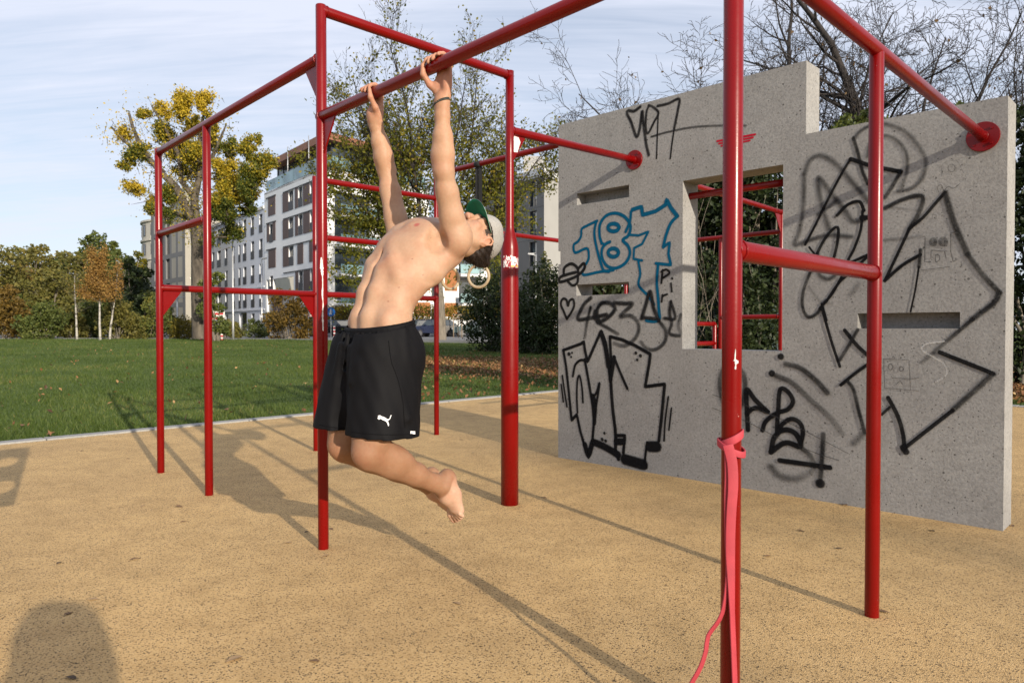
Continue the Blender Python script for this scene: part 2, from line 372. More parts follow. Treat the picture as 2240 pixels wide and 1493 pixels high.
SP = {'black': mat_spray('black_spray', (0.007, 0.007, 0.008), 1.0, 0.62, 0.30), 'soft': mat_spray('faded_black_spray', (0.014, 0.014, 0.015), 0.96, 0.30, 0.45),
      'mist': mat_spray('misty_black_spray', (0.025, 0.025, 0.027), 0.72, 0.0, 0.5), 'blue': mat_spray('blue_spray', (0.002, 0.082, 0.160), 1.0, 0.70, 0.3),
      'mark': mat_spray('black_marker', (0.012, 0.012, 0.012), 0.97, 0.85, 0.15), 'red': mat_spray('red_stencil', (0.42, 0.01, 0.03), 0.95, 0.9, 0.1),
      'pencil': mat_spray('pencil_line', (0.05, 0.05, 0.05), 0.65, 0.5, 0.8), 'chalk': mat_spray('chalk_line', (0.65, 0.65, 0.63), 0.55, 0.3, 0.8)}
ZOOM = {5: (1200, 180, 560 / 1672), 6: (1200, 600, 560 / 1672), 7: (1640, 180, 600 / 1723), 8: (1560, 660, 680 / 1880)}
def resample(P, step, smooth=True):
    P = np.array(P, float)
    if smooth and len(P) > 2:
        out = []
        E = np.vstack([2 * P[0] - P[1], P, 2 * P[-1] - P[-2]])
        for i in range(len(P) - 1):
            p0, p1, p2, p3 = E[i:i + 4]; n = max(2, int(np.hypot(*(p2 - p1)) / step))
            t = np.linspace(0, 1, n, endpoint=False)[:, None]
            out.append(0.5 * (2 * p1 + (p2 - p0) * t + (2 * p0 - 5 * p1 + 4 * p2 - p3) * t ** 2 + (3 * p1 - p0 - 3 * p2 + p3) * t ** 3))
        out.append(P[-1:]); return np.vstack(out)
    out = []
    for a, b in zip(P[:-1], P[1:]):
        n = max(1, int(np.hypot(*(b - a)) / step)); out.append(a + (b - a) * np.linspace(0, 1, n, endpoint=False)[:, None])
    out.append(P[-1:]); return np.vstack(out)
LIFT = [0.0016]
def graffiti(name, label, strokes, d=0.0):
    V, F, E, FD, MI, mats = [], [], [], [], [], []
    for st in strokes:
        zid, kind, wd, pts = st[:4]; smooth = st[4] if len(st) > 4 else True; fade = st[5] if len(st) > 5 else (1, 1)
        ox, oy, sc = ZOOM[zid]
        if kind not in mats: mats.append(kind)
        uz = np.array([wall_uz(ox + x * sc, oy + y * sc) for x, y in pts])
        dep = (WL + WU * float(uz[:, 0].mean())).y
        hw = wd * sc * dep / FPX * 0.5 * {'soft': 1.55, 'mist': 1.7, 'black': 1.42, 'blue': 1.25}.get(kind, 1.1)
        R = resample(uz, 0.008, smooth); n = len(R); T = np.gradient(R, axis=0) if n > 2 else np.repeat((R[-1] - R[0])[None], n, 0)
        T /= np.maximum(np.linalg.norm(T, axis=1), 1e-9)[:, None]
        # round ends: extra stations where the half width shrinks
        cap = np.linspace(0, 1, 6)[1:]
        R = np.vstack([R[0] - T[0] * hw * cap[::-1, None], R, R[-1] + T[-1] * hw * cap[:, None]]); T = np.vstack([np.repeat(T[:1], 5, 0), T, np.repeat(T[-1:], 5, 0)])
        along = np.concatenate([cap[::-1], np.zeros(n), cap]); Nn = np.stack([-T[:, 1], T[:, 0]], 1); m = len(R)
        fd = np.concatenate([np.full(5, fade[0]), np.linspace(fade[0], fade[1], n), np.full(5, fade[1])])
        o = sum(len(x) for x in V); lane = [-1, -0.5, 0, 0.5, 1]
        lift = LIFT[0] + np.arange(m) * 2e-7; LIFT[0] += 4e-5
        for L in lane:
            q_ = R + Nn * hw * L
            V.append(np.stack([WU.x * q_[:, 0] - WN.x * lift, WU.y * q_[:, 0] - WN.y * lift, q_[:, 1]], 1)); E.append(np.sqrt(L * L + along ** 2)); FD.append(fd)
        for l in range(4):
            i = np.arange(m - 1); F.append(np.stack([o + l * m + i, o + l * m + i + 1, o + (l + 1) * m + i + 1, o + (l + 1) * m + i], 1)); MI.append(np.full(m - 1, mats.index(kind)))
    o = link(name, np_mesh(name, np.vstack(V), np.vstack(F), [SP[k] for k in mats], True, {'edge': np.concatenate(E), 'fade': np.concatenate(FD)}, np.concatenate(MI)), wall)
    setp(o, label)
def ring(cx, cy, rx, ry, n=14, a0=0, a1=360): return [(cx + rx * math.cos(math.radians(a)), cy + ry * math.sin(math.radians(a))) for a in np.linspace(a0, a1, n)]
graffiti('number_tag', 'thin black number tag near the top left edge of the wall', [
    (5, 'soft', 20, [(600, 160), (560, 188), (520, 186), (513, 205), (540, 260), (575, 355), (597, 300), (612, 190), (618, 250), (638, 400), (655, 475)]),
    (5, 'soft', 16, [(655, 155), (640, 200), (636, 290), (650, 333), (690, 260), (718, 200), (680, 160), (655, 150)]), (5, 'mark', 10, [(718, 190), (712, 330), (706, 498)]),
    (5, 'soft', 18, [(712, 155), (780, 140), (852, 110), (846, 180), (822, 300)]), (5, 'mark', 11, [(822, 300), (806, 410), (796, 498)]),
    (5, 'soft', 14, [(672, 356), (760, 330), (900, 300), (1020, 287), (1180, 282), (1290, 284)], True, (0.8, 0.5))])
graffiti('wing_emblem', 'small red winged stripe emblem stencilled behind the front post', [
    (5, 'red', 13, [(1102, 385), (1350, 341)], False), (5, 'red', 12, [(1114, 401), (1335, 361)], False), (5, 'red', 11, [(1128, 416), (1316, 381)], False)])
graffiti('blue_number', 'large blue outlined number 187 sprayed beside the window', [
    (5, 'blue', 18, [(318, 905), (255, 935), (218, 958), (213, 1005), (192, 1040), (165, 1063), (176, 1112), (250, 1085), (264, 1138), (255, 1170), (236, 1205), (228, 1256), (330, 1238), (425, 1226)]),
    (5, 'blue', 20, [(312, 908), (300, 985), (316, 1085), (345, 1190), (362, 1228), (395, 1236)]),
    (5, 'blue', 21, [(348, 1052), (334, 1000), (338, 925), (380, 870), (440, 855), (500, 880), (536, 940), (522, 1000), (486, 1030), (520, 1068), (532, 1120), (502, 1180), (440, 1213), (385, 1200), (352, 1150), (350, 1090), (375, 1055), (402, 1042)]),
    (5, 'blue', 26, ring(425, 948, 36, 25)), (5, 'blue', 26, ring(424, 1112, 34, 27)), (5, 'blue', 14, [(345, 1050), (378, 1056), (400, 1042)]),
    (5, 'blue', 26, [(548, 832), (608, 812), (615, 866), (700, 842), (765, 800), (772, 766), (800, 820), (842, 874)], False),
    (5, 'blue', 22, [(842, 874), (800, 920), (768, 1000), (750, 1076)]), (5, 'blue', 20, [(750, 1076), (792, 1046), (784, 1120), (800, 1192), (702, 1182)], False),
    (5, 'blue', 20, [(540, 845), (532, 910), (505, 975)]), (5, 'blue', 16, [(530, 995), (590, 1000), (654, 974), (612, 1056), (560, 1082), (556, 1152), (612, 1164)], False),
    (5, 'blue', 18, [(588, 1170), (600, 1250), (590, 1325), (650, 1392), (690, 1450)]), (5, 'blue', 21, [(716, 1195), (708, 1300), (716, 1400), (722, 1490)]),
    (6, 'blue', 22, [(722, 235), (725, 290), (690, 306), (640, 300)])])
graffiti('planet_doodle', 'small black ringed planet doodle at the left wall edge', [
    (5, 'mark', 20, [(100, 1255), (106, 1210), (150, 1184), (188, 1210), (196, 1245)]), (5, 'mark', 20, [(196, 1215), (230, 1182), (236, 1215), (190, 1262), (120, 1292), (74, 1302), (78, 1272), (130, 1252), (180, 1240)]), (5, 'mark', 18, [(128, 1300), (158, 1326), (188, 1310), (194, 1268)])])
graffiti('letters_pir', 'small black marker letters P i r under the blue number', [
    (5, 'mark', 15, [(746, 1225), (738, 1310)]), (5, 'mark', 15, [(738, 1236), (770, 1222), (790, 1245), (750, 1276)]), (5, 'mark', 15, [(807, 1278), (810, 1282)]), (5, 'mark', 14, [(801, 1312), (806, 1366)]), (5, 'mark', 14, [(745, 1388), (740, 1432)]), (5, 'mark', 14, [(742, 1405), (756, 1390), (776, 1384)])])
graffiti('heart_doodle', 'small black heart outline at the left wall edge', [(6, 'mark', 17, [(120, 290), (102, 245), (82, 195), (94, 160), (118, 166), (128, 205), (140, 170), (162, 164), (168, 205), (148, 250), (120, 290)])])
graffiti('grey_tag', 'faded grey lettering 4D3 between the lower slot and the big black letters', [
    (6, 'soft', 25, [(278, 152), (230, 200), (192, 288), (260, 288), (380, 262)]), (6, 'soft', 22, [(275, 215), (252, 320), (238, 410)], True, (1, .5)),
    (6, 'soft', 26, [(330, 312), (318, 240), (345, 190), (400, 188), (435, 222), (400, 272), (335, 308), (302, 280), (305, 240)]), (6, 'soft', 22, [(318, 312), (390, 350), (455, 388)], True, (1, .6)),
    (6, 'soft', 26, [(430, 185), (500, 190), (548, 195), (470, 272), (540, 270), (590, 330), (572, 410), (500, 465), (430, 450)], True, (1, .6)),
    (6, 'soft', 26, [(608, 288), (636, 200), (665, 112), (688, 220), (722, 302)]), (6, 'soft', 24, [(612, 280), (700, 290)]),
    (6, 'soft', 24, [(722, 302), (765, 365), (760, 440), (700, 490), (640, 480), (604, 440)], True, (1, .5)),
    (6, 'soft', 22, [(800, 178), (792, 250), (805, 320), (790, 370), (802, 392), (858, 400)]), (6, 'soft', 20, [(758, 285), (826, 290), (818, 230), (800, 178)]), (6, 'soft', 22, [(866, 262), (850, 330), (862, 380)], True, (.8, .5))])
graffiti('bubble_letters', 'big black outlined block letters on the lower left of the wall', [
    (6, 'black', 19, [(98, 494), (214, 452), (232, 438), (240, 500), (256, 570), (300, 470), (345, 368), (374, 440), (394, 600), (404, 700), (409, 560), (402, 405), (480, 425), (560, 460), (666, 520), (660, 575), (632, 732), (760, 715), (742, 900), (722, 1085)], False),
    (6, 'black', 18, [(98, 494), (116, 600), (132, 750), (152, 952), (186, 912), (208, 1020), (234, 1110), (262, 1195), (286, 1110), (298, 960), (290, 860), (262, 690), (238, 555)], False),
    (6, 'black', 34, [(238, 1110), (262, 1175), (288, 1095)]), (6, 'black', 26, [(300, 970), (306, 850), (290, 790)]), (6, 'black', 30, [(345, 380), (372, 470), (392, 600)]),
    (6, 'black', 15, [(160, 664), (176, 592), (208, 560), (236, 560)]), (6, 'black', 13, [(226, 834), (220, 740), (205, 662), (190, 690), (186, 800), (190, 900)]), (6, 'black', 15, [(292, 800), (316, 768), (334, 710), (312, 860), (296, 960)]),
    (6, 'black', 22, [(404, 640), (418, 850), (438, 1030), (440, 1150), (458, 1205)]), (6, 'black', 42, [(304, 1096), (370, 1125), (455, 1175)]), (6, 'black', 26, [(406, 690), (420, 610), (430, 540)]), (6, 'black', 17, [(430, 540), (470, 640), (516, 744)]),
    (6, 'black', 20, [(440, 1050), (500, 1050), (490, 1165)], False), (6, 'black', 40, [(445, 1090), (485, 1090)]), (6, 'black', 62, [(500, 1205), (620, 1240)]), (6, 'black', 16, [(640, 1260), (632, 1200), (646, 1095)]), (6, 'black', 62, [(664, 1122), (710, 1122)]),
    (6, 'mark', 24, [(134, 518), (136, 520)]), (6, 'mark', 14, [(154, 511), (156, 512)]), (6, 'mark', 14, [(149, 537), (151, 539)]), (6, 'mark', 20, [(571, 511), (573, 513)]), (6, 'mark', 22, [(601, 529), (603, 531)]), (6, 'mark', 18, [(580, 556), (582, 558)]),
    (6, 'mark', 18, [(366, 1034), (367, 1036)]), (6, 'mark', 22, [(351, 1074), (353, 1077)]), (6, 'mark', 20, [(374, 1084), (376, 1086)]),
    (6, 'black', 12, [(92, 660), (106, 760), (122, 862)]), (6, 'black', 10, [(84, 718), (98, 830)]), (6, 'black', 12, [(784, 798), (764, 950), (756, 1084)]), (6, 'black', 11, [(804, 872), (788, 1014)])])
graffiti('misty_letters', 'blurred grey sprayed loops and letters under the big angular outline', [
    (7, 'mist', 30, [(345, 575), (380, 490), (450, 460), (540, 510), (640, 620), (750, 750)]), (7, 'mist', 28, [(345, 580), (338, 780), (312, 940), (285, 1020), (380, 990), (500, 960), (640, 970)]),
    (7, 'mist', 30, [(500, 920), (452, 760), (432, 600), (500, 680), (590, 790), (650, 870), (720, 860)]), (7, 'mist', 26, [(430, 830), (500, 780), (545, 740)]),
    (7, 'mist', 24, [(655, 360), (700, 305), (790, 262), (880, 268), (980, 312), (1060, 400), (1105, 490), (1090, 590), (1030, 660), (930, 685)]), (7, 'soft', 20, [(652, 350), (680, 440), (710, 560), (745, 640)]),
    (7, 'mist', 22, [(740, 470), (765, 380), (850, 335), (930, 370), (985, 450), (988, 560), (955, 660)]), (7, 'mist', 26, [(430, 1140), (440, 1205), (500, 1235), (570, 1180)]), (7, 'mist', 18, [(370, 1280), (440, 1370), (520, 1390)], True, (.5, .4)),
    (7, 'mist', 20, [(850, 990), (980, 980), (1080, 965)], True, (.7, .3)), (7, 'mist', 14, [(860, 780), (980, 795), (1060, 805)], True, (.5, .3)), (7, 'mist', 34, [(640, 1330), (690, 1260)], True, (.5, .4)), (8, 'mist', 40, [(850, 855), (930, 780)], True, (.8, .7))])
graffiti('angular_letters', 'huge angular black outlined letters covering the right half of the wall', [
    (7, 'black', 14, [(350, 1020), (420, 885), (500, 722), (590, 556), (635, 482)]), (7, 'black', 22, [(635, 482), (745, 520), (860, 545), (950, 562)], False), (7, 'soft', 24, [(950, 562), (900, 650), (850, 725)]),
    (7, 'soft', 26, [(850, 792), (950, 742), (1050, 712), (1090, 732), (1060, 830), (1005, 920)]), (7, 'black', 16, [(1005, 920), (930, 1080), (850, 1246)]), (7, 'black', 18, [(850, 1246), (960, 1150), (1074, 1082)]), (7, 'soft', 20, [(1074, 1052), (1064, 1160)]), (7, 'black', 10, [(1064, 1160), (1042, 1300), (1012, 1440)]),
    (7, 'black', 17, [(1010, 915), (1090, 850), (1160, 770), (1228, 692)]), (7, 'soft', 32, [(1228, 692), (1250, 770), (1292, 900), (1370, 1080)]), (7, 'soft', 28, [(1370, 1080), (1450, 1190), (1570, 1320)]), (7, 'soft', 30, [(1570, 1320), (1535, 1385), (1400, 1488)]), (8, 'soft', 22, [(1568, 108), (1400, 250), (1262, 368)], True, (1, .4)),
    (7, 'black', 17, [(550, 836), (620, 768), (690, 750), (720, 806)]), (7, 'black', 15, [(712, 806), (698, 930), (660, 1040), (622, 1130), (740, 1085)]), (7, 'black', 26, [(705, 850), (745, 850)]),
    (7, 'black', 11, [(376, 1036), (418, 1090)]), (7, 'black', 16, [(418, 1090), (470, 990), (530, 918), (558, 920), (552, 1010), (528, 1110)]), (7, 'soft', 20, [(430, 1080), (384, 1190), (342, 1300), (332, 1400), (364, 1470), (420, 1455), (480, 1370)]), (7, 'black', 15, [(480, 1380), (560, 1262), (620, 1206), (742, 1096)]), (7, 'black', 13, [(578, 1222), (520, 1330), (440, 1420)]),
    (7, 'black', 14, [(455, 1390), (484, 1494)]), (8, 'black', 15, [(660, 40), (716, 235), (768, 390)]), (8, 'black', 20, [(798, 172), (866, 256), (935, 322)]), (8, 'soft', 20, [(876, 168), (830, 250), (768, 350)]), (8, 'black', 17, [(774, 502), (850, 440), (938, 376)]), (8, 'soft', 22, [(815, 480), (850, 530), (880, 650), (918, 790)]),
    (8, 'black', 22, [(1372, 304), (1500, 355), (1640, 410), (1695, 434)]), (8, 'soft', 30, [(1695, 434), (1600, 520), (1450, 655)]), (8, 'black', 20, [(1450, 655), (1300, 772), (1158, 884)]), (8, 'black', 22, [(1158, 890), (1150, 800), (1118, 690), (1060, 578)]), (8, 'black', 34, [(1152, 880), (1168, 905)]), (8, 'black', 14, [(1070, 635), (1022, 680)])])
graffiti('tag_letters', 'black spray tag of rounded letters with a cross stroke low behind the front post', [
    (8, 'soft', 30, [(130, 388), (72, 400), (44, 480), (60, 590), (110, 660), (170, 620), (196, 520), (182, 430), (130, 388)], True, (.8, .8)), (8, 'black', 26, [(213, 772), (206, 640), (206, 530), (256, 590), (332, 664)]), (8, 'black', 24, [(205, 676), (256, 640), (332, 664)]),
    (8, 'black', 24, [(300, 776), (322, 720), (390, 670), (452, 650), (485, 600), (452, 540), (408, 530), (396, 650), (390, 786), (420, 740), (475, 706), (526, 730), (545, 790), (528, 872)]),
    (8, 'black', 28, [(352, 906), (372, 820), (430, 772), (500, 794), (530, 872), (440, 850), (352, 906)]), (8, 'soft', 28, [(530, 876), (590, 930), (612, 990), (595, 1030)], True, (1, .4)), (8, 'black', 26, [(404, 956), (560, 978), (708, 1000)]), (8, 'soft', 28, [(668, 800), (660, 950), (650, 1090)]), (8, 'black', 48, [(648, 1094), (651, 1097)]),
    (8, 'mist', 44, [(352, 992), (400, 1046), (500, 1068), (590, 1034)], True, (1, .4)), (8, 'pencil', 6, [(0, 560), (300, 660), (500, 750), (820, 915)]), (8, 'pencil', 6, [(0, 640), (200, 720), (430, 840)]), (8, 'pencil', 7, [(560, 888), (660, 925), (762, 956)])])
graffiti('spray_arcs', 'two parallel black spray arcs with dots below the window opening', [
    (8, 'soft', 30, [(440, 374), (530, 400), (620, 470), (694, 550)], True, (.9, 1)), (8, 'soft', 32, [(382, 445), (480, 490), (600, 600), (700, 690), (785, 795)], True, (.9, .3)), (8, 'black', 34, [(411, 329), (413, 331)]), (8, 'black', 34, [(357, 431), (359, 433)])])
graffiti('robot_face_doodle', 'pencil doodle of a square robot face above the right slot', [
    (7, 'pencil', 7, [(1090, 970), (1104, 968), (1100, 1128), (1140, 1128)], False), (7, 'pencil', 7, [(1290, 942), (1264, 945), (1264, 1060), (1280, 1125), (1306, 1112)], False), (7, 'pencil', 14, ring(1155, 1003, 20, 22, 18)), (7, 'pencil', 16, ring(1155, 1003, 9, 9, 10)), (7, 'pencil', 16, ring(1217, 1001, 24, 24, 18)), (7, 'pencil', 16, ring(1217, 1001, 11, 11, 10)),
    (7, 'pencil', 6, [(1140, 1108), (1142, 1055), (1226, 1062), (1236, 1104)], False), (7, 'pencil', 6, [(1168, 1085), (1172, 1130), (1196, 1110), (1190, 1085), (1168, 1085)]), (7, 'pencil', 5, [(1075, 1180), (1180, 1168), (1258, 1158)]), (7, 'pencil', 6, [(1330, 1125), (1332, 1155)]),
    (7, 'pencil', 6, [(1190, 690), (1180, 660), (1205, 645), (1222, 680), (1250, 655), (1280, 668), (1320, 640)]), (7, 'pencil', 5, [(1208, 590), (1215, 515), (1300, 495), (1345, 570)], True, (.5, .5)), (7, 'pencil', 5, ring(1270, 540, 22, 24, 12)), (7, 'pencil', 5, [(1148, 860), (1150, 832), (1175, 834), (1172, 860)], False)])
graffiti('square_face_doodle', 'pencil doodle of a sad square face below the right slot', [
    (8, 'pencil', 5, [(1033, 345), (1186, 350), (1196, 532), (1040, 520), (1033, 345)], False), (8, 'pencil', 7, ring(1075, 392, 14, 17, 12)), (8, 'pencil', 7, ring(1140, 404, 13, 13, 12)), (8, 'pencil', 5, [(1084, 458), (1180, 464), (1246, 458)]), (8, 'pencil', 5, [(1110, 496), (1132, 478), (1150, 500)]), (8, 'pencil', 5, [(1084, 340), (1092, 328), (1100, 342)]), (8, 'pencil', 4, [(1196, 532), (1246, 536)])])
graffiti('chalk_scribble', 'faint white chalk scribble below the right slot', [(8, 'chalk', 12, [(1400, 238), (1290, 256), (1266, 290), (1330, 330), (1398, 376), (1412, 440), (1330, 495)], True, (1, .4))])

# ================================================================== RED CALISTHENICS RIG
def G(px, py): return Vector(ground(px, py))
A_, B1_, B2_, D_, P2_, E_, F_ = G(707.5, 1199), G(457.5, 1082), G(352, 1033), G(1115, 1102), G(1907, 1346), G(692, 985), G(955, 950)
FL1 = Vector(on_plane(2151, 281, np.array(WL), _wn)); FL2 = Vector(on_plane(1388, 350, np.array(WL), _wn))
FL1.z = 2.077
dd = (FL1 - P2_); dd.z = 0; dd.normalize(); tt = (1601 - 1120) / FPX
s_ = (P2_.x - tt * P2_.y) / (dd.x - tt * dd.y); P1_ = P2_ - dd * s_
def up(p, z): return Vector((p.x, p.y, z))
rig = thing('calisthenics_rig', 'red tubular pull-up bar frame standing on the tan rubber surface', 'pull-up rig', tuple(A_))
RT = 0.0252
def tube_part(name, pts, r=RT, n=20, parent=rig, label=None):
    o = MB().tube([Vector(p) - A_ for p in pts], r, n).build(name, RED, parent)
    b = o.modifiers.new('bevel', 'BEVEL'); b.width = 0.004; b.segments = 2; b.limit_method = 'ANGLE'; b.angle_limit = 1.0
    if label: setp(o, label)
    return o
def post(p, z, r=RT, parent=rig): return tube_part('post', [up(p, -0.08), up(p, 0.5 * z), up(p, z)], r, 20, parent)
def bar(p, q_, r=RT, parent=rig):
    t = (q_ - p).normalized(); a = t.orthogonal().normalized(); b = t.cross(a); off = Vector(parent.location); mb = MB().tube([p - off, p.lerp(q_, 0.5) - off, q_ - off], r, 20)
    for c in (p + t * (RT + .0015), q_ - t * (RT + .0015)):                       # weld beads
        mb.tube([c - off + (a * math.cos(k * .3142) + b * math.sin(k * .3142)) * (r + .0012) + t * (.0012 * math.sin(k * 2.4)) for k in range(20)], .0036, 6, closed=True)
    o = mb.build('bar', RED, parent); bv_ = o.modifiers.new('bevel', 'BEVEL'); bv_.width = 0.004; bv_.segments = 2; bv_.limit_method = 'ANGLE'; bv_.angle_limit = 1.0; return o
def gusset(p, dirv, z, a=0.16, b=0.2, t=0.008, parent=rig):
    """triangular plate in the corner under a bar at height z, along dirv from post p"""
    side = Vector((-dirv.y, dirv.x, 0)); f = lambda x, y, h: tuple(up(p, 0) - A_ + dirv * (RT - .004 + x) + side * h + Vector((0, 0, z - RT + .004 - y)))
    return MB().prism([(0, 0), (a, 0), (0, b)], -t / 2, t / 2, 0, f).build('gusset_plate', RED, parent, bevel=0.0015)
zA, zU, zL = 2.577, 2.352, 1.362
post(A_, zA + RT); post(B1_, zU - 0.01); post(B2_, zU + RT); post(P1_, 2.077 + RT); post(P2_, 2.077 - 0.01); post(E_, 2.355 + RT); post(F_, 2.60 + RT)
# post D: thick foot that tapers into a thin tube
MB().lathe([(0.053, -0.08), (0.053, 0.75), (0.053, 1.535), (0.0515, 1.55), (0.046, 1.585), (0.034, 1.63), (0.027, 1.655), (0.0252, 1.675), (0.0252, 2.1), (0.0252, zA + RT)], D_ - A_, 26).build('thick_post', RED, rig)
dAP = (P1_ - A_).normalized()
bar(up(A_, zA), up(D_, zA)); bar(up(A_, 2.074) - dAP * 0.018 + Vector((dAP.y, -dAP.x, 0)) * 0, up(P1_, 2.077)); bar(up(A_, zU), up(B2_, zU)); bar(up(B2_, 1.757), up(B1_, 1.757))
bar(up(P1_, 2.077), FL1); bar(up(P1_, 1.264), up(P2_, 1.264), 0.0275); bar(up(D_, 2.25), FL2)
bar(up(B2_, zL), up(E_, zL)); bar(up(E_, zL), up(F_, zL)); bar(up(E_, 2.355), up(F_, 2.36)); bar(up(E_, 1.857), up(F_, 1.86))
bar(up(F_, 2.60), wall_pt(0.05, 2.60, 0.10)); bar(up(F_, 2.10), up(F_, 2.10) + D2 * 3.4); post(F_ + D2 * 3.4, 2.6)
gusset(A_, dAP, 2.074, .115, .165); gusset(A_, (B2_ - A_).normalized(), zU, .14, .19)
gusset(B2_, (E_ - B2_).normalized(), zL, .14, .19); gusset(E_, (B2_ - E_).normalized(), zL, .14, .19); gusset(D_, (FL2 - up(D_, FL2.z)).normalized(), 2.25, .12, .17)
for c in (FL1, FL2):
    n = WN.cross(Vector((0, 0, 1)))
    MB().tube([c - A_ - WN * 0.012, c - A_ + WN * 0.001], 0.078 if c is FL1 else 0.072, 32).build('flange', RED, rig, bevel=0.002)
    bm_ = MB()
    for k in range(4):
        q_ = c - A_ + (WU * math.cos(k * 1.5708 + .78) + Vector((0, 0, 1)) * math.sin(k * 1.5708 + .78)) * 0.056
        bm_.tube([q_ - WN * 0.020, q_ - WN * 0.011], 0.008, 6)
    setp(bm_.build('flange_bolts', RED, rig), kind='stuff')
# weld collars where tubes meet posts
for p, z in ((A_, 2.074), (B1_, 1.757), (P2_, 1.264), (D_, 2.25), (E_, 2.355), (F_, zL)):
    pass
# stickers, paint drips
def mat_sticker():
    m, t, b = nmat('torn_sticker'); c = coords(t); mp = N(t, 'ShaderNodeMapping'); mp.inputs['Scale'].default_value = (1, 1, 0.45); t.links.new(c, mp.inputs[0])
    n = noise(t, mp.outputs[0], 70, 3, 0.7, 1.0); r = ramp(t, [(0.0, (0.30, 0.02, 0.03)), (0.47, (0.34, 0.02, 0.03)), (0.49, (0.75, 0.73, 0.72)), (0.60, (0.72, 0.7, 0.7)), (0.62, (0.03, 0.02, 0.02)), (1, (0.03, 0.02, 0.02))], n.outputs['Fac'], 'CONSTANT')
    t.links.new(r.outputs[0], b.inputs['Base Color']); b.inputs['Roughness'].default_value = 0.4; return m
STICK = mat_sticker(); WHITE = plain('white_paint', (0.72, 0.70, 0.66), 0.5, 0.1, 30); YEL = plain('yellow_print', (0.75, 0.42, 0.02), 0.5, 0.1, 60)
def on_tube(c, r, ang, z): return Vector((c.x + r * math.cos(ang), c.y + r * math.sin(ang), z))
def tube_patch(name, c, r, a0, a1, z0f, z1f, mat, label=None, n=16):
    mb = MB(); V = []; F = []
    for i in range(n + 1):
        a = a0 + (a1 - a0) * i / n; V += [on_tube(c, r, a, z0f(i / n)) - A_, on_tube(c, r, a, z1f(i / n)) - A_]
        if i < n: F.append((2 * i, 2 * i + 2, 2 * i + 3, 2 * i + 1))
    o = mb.add(V, F, 0, True).build(name, mat, rig); return setp(o, label)
aC = math.atan2(-D_.y, -D_.x)
rs = random.Random(5); j1 = [rs.uniform(-.006, .006) for _ in range(20)]
zt, zb_ = 1.495, 1.425
tube_patch('sticker', D_, 0.0536, aC - 0.75, aC + 1.25, lambda t: zb_ + 0.5 * j1[int(t * 16)], lambda t: zt - 0.012 * abs(t - .4) + j1[int(t * 16) + 2], STICK, 'torn red and white sticker')
tube_patch('sticker', D_, 0.0540, aC + 0.15, aC + 0.55, lambda t: zb_ + .004, lambda t: zb_ + 0.012, YEL, 'yellow remains of a sticker'); tube_patch('sticker', D_, 0.0540, aC + 0.8, aC + 1.1, lambda t: zb_ + .004, lambda t: zb_ + 0.013, YEL, 'yellow remains of a sticker')
aA = math.atan2(-A_.y, -A_.x)
def z_at(p, py): return float(at_depth(1120, py, p.y)[2])
def drip(name, c, r, pts, label):
    """pts: (angle offset, photo row, half width in radians)"""
    P = resample([(a, z_at(c, y)) for a, y, h in pts], 0.01); hw = np.interp(np.linspace(0, 1, len(P)), np.linspace(0, 1, len(pts)), [h for *_, h in pts])
    rr = random.Random(11); V = []; F = []
    for i, (a, z) in enumerate(P):
        k = hw[i] * rr.uniform(0.6, 1.25)
        for l in (-1, -.4, .4, 1): V.append(on_tube(c, r + (0.0012 if abs(l) < .5 else 0.0003), aA + a + k * l, z) - A_)
        if i: F += [(4 * i - 4 + l, 4 * i - 3 + l, 4 * i + 1 + l, 4 * i + l) for l in range(3)]
    setp(MB().add(V, F, 0, True).build(name, WHITE, rig), label)
drip('paint_drip', A_, RT + 0.0004, [(-.15, 564, .10), (-.13, 571, .34), (-.10, 583, .24), (.05, 605, .10), (.08, 625, .12), (.02, 645, .14), (.14, 665, .06), (.05, 690, .10), (.10, 705, .12), (.12, 722, .16), (.14, 724, .03)], 'white paint run down the post')
drip('paint_chip', P1_, RT + 0.0004, [(-.2, 763, .03), (-.22, 774, .10), (-.24, 784, .26), (-.12, 788, .16), (-.05, 791, .30), (-.16, 796, .07), (-.2, 806, .06)], 'white paint chip')
gd = (FL2 - up(D_, FL2.z)).normalized(); sd_ = Vector((gd.y, -gd.x, 0))
f_ = lambda x, y, h: tuple(up(D_, 0) - A_ + gd * (RT + x) + sd_ * h + Vector((0, 0, 2.25 - RT - y)))
setp(MB().prism([(0.004, 0.015), (0.012, 0.002), (0.052, 0.004), (0.068, 0.03), (0.04, 0.095), (0.004, 0.10)], 0.0046, 0.0052, 0, f_).build('sticker', WHITE, rig), 'blank white sticker on the gusset plate')

# frame behind the wall, seen through the opening
back = thing('bar_frame', 'red bar frame standing behind the concrete wall seen through its opening', 'pull-up rig', tuple(A_))
t1 = (1708 - 1120) / FPX; dv = gd; s_ = (t1 * D_.y - D_.x) / (dv.x - t1 * dv.y); G_ = up(D_, 0) + dv * s_
t2 = (1576 - 1120) / FPX; s_ = (t2 * G_.y - G_.x) / (D1.x - t2 * D1.y); H_ = G_ + D1 * s_
post(G_, 2.28 + RT, parent=back); post(H_, 2.07, parent=back)
bar(up(FL2, 2.262) + WN * (WT + .002), up(G_, 2.28), parent=back); bar(up(G_, 2.08), up(H_, 2.08) + D1 * 1.3, parent=back); bar(up(G_, 1.19), up(H_, 1.19), parent=back); gusset(G_, -dv, 2.28, parent=back); post(H_ + D1 * 1.3, 2.1, parent=back)
I_ = H_ + D1 * 0.06 + D2 * 0.02; t3 = (1563 - 1120) / FPX; I_ = up(H_, 0) + Vector((t3 * H_.y - H_.x, 0, 0))
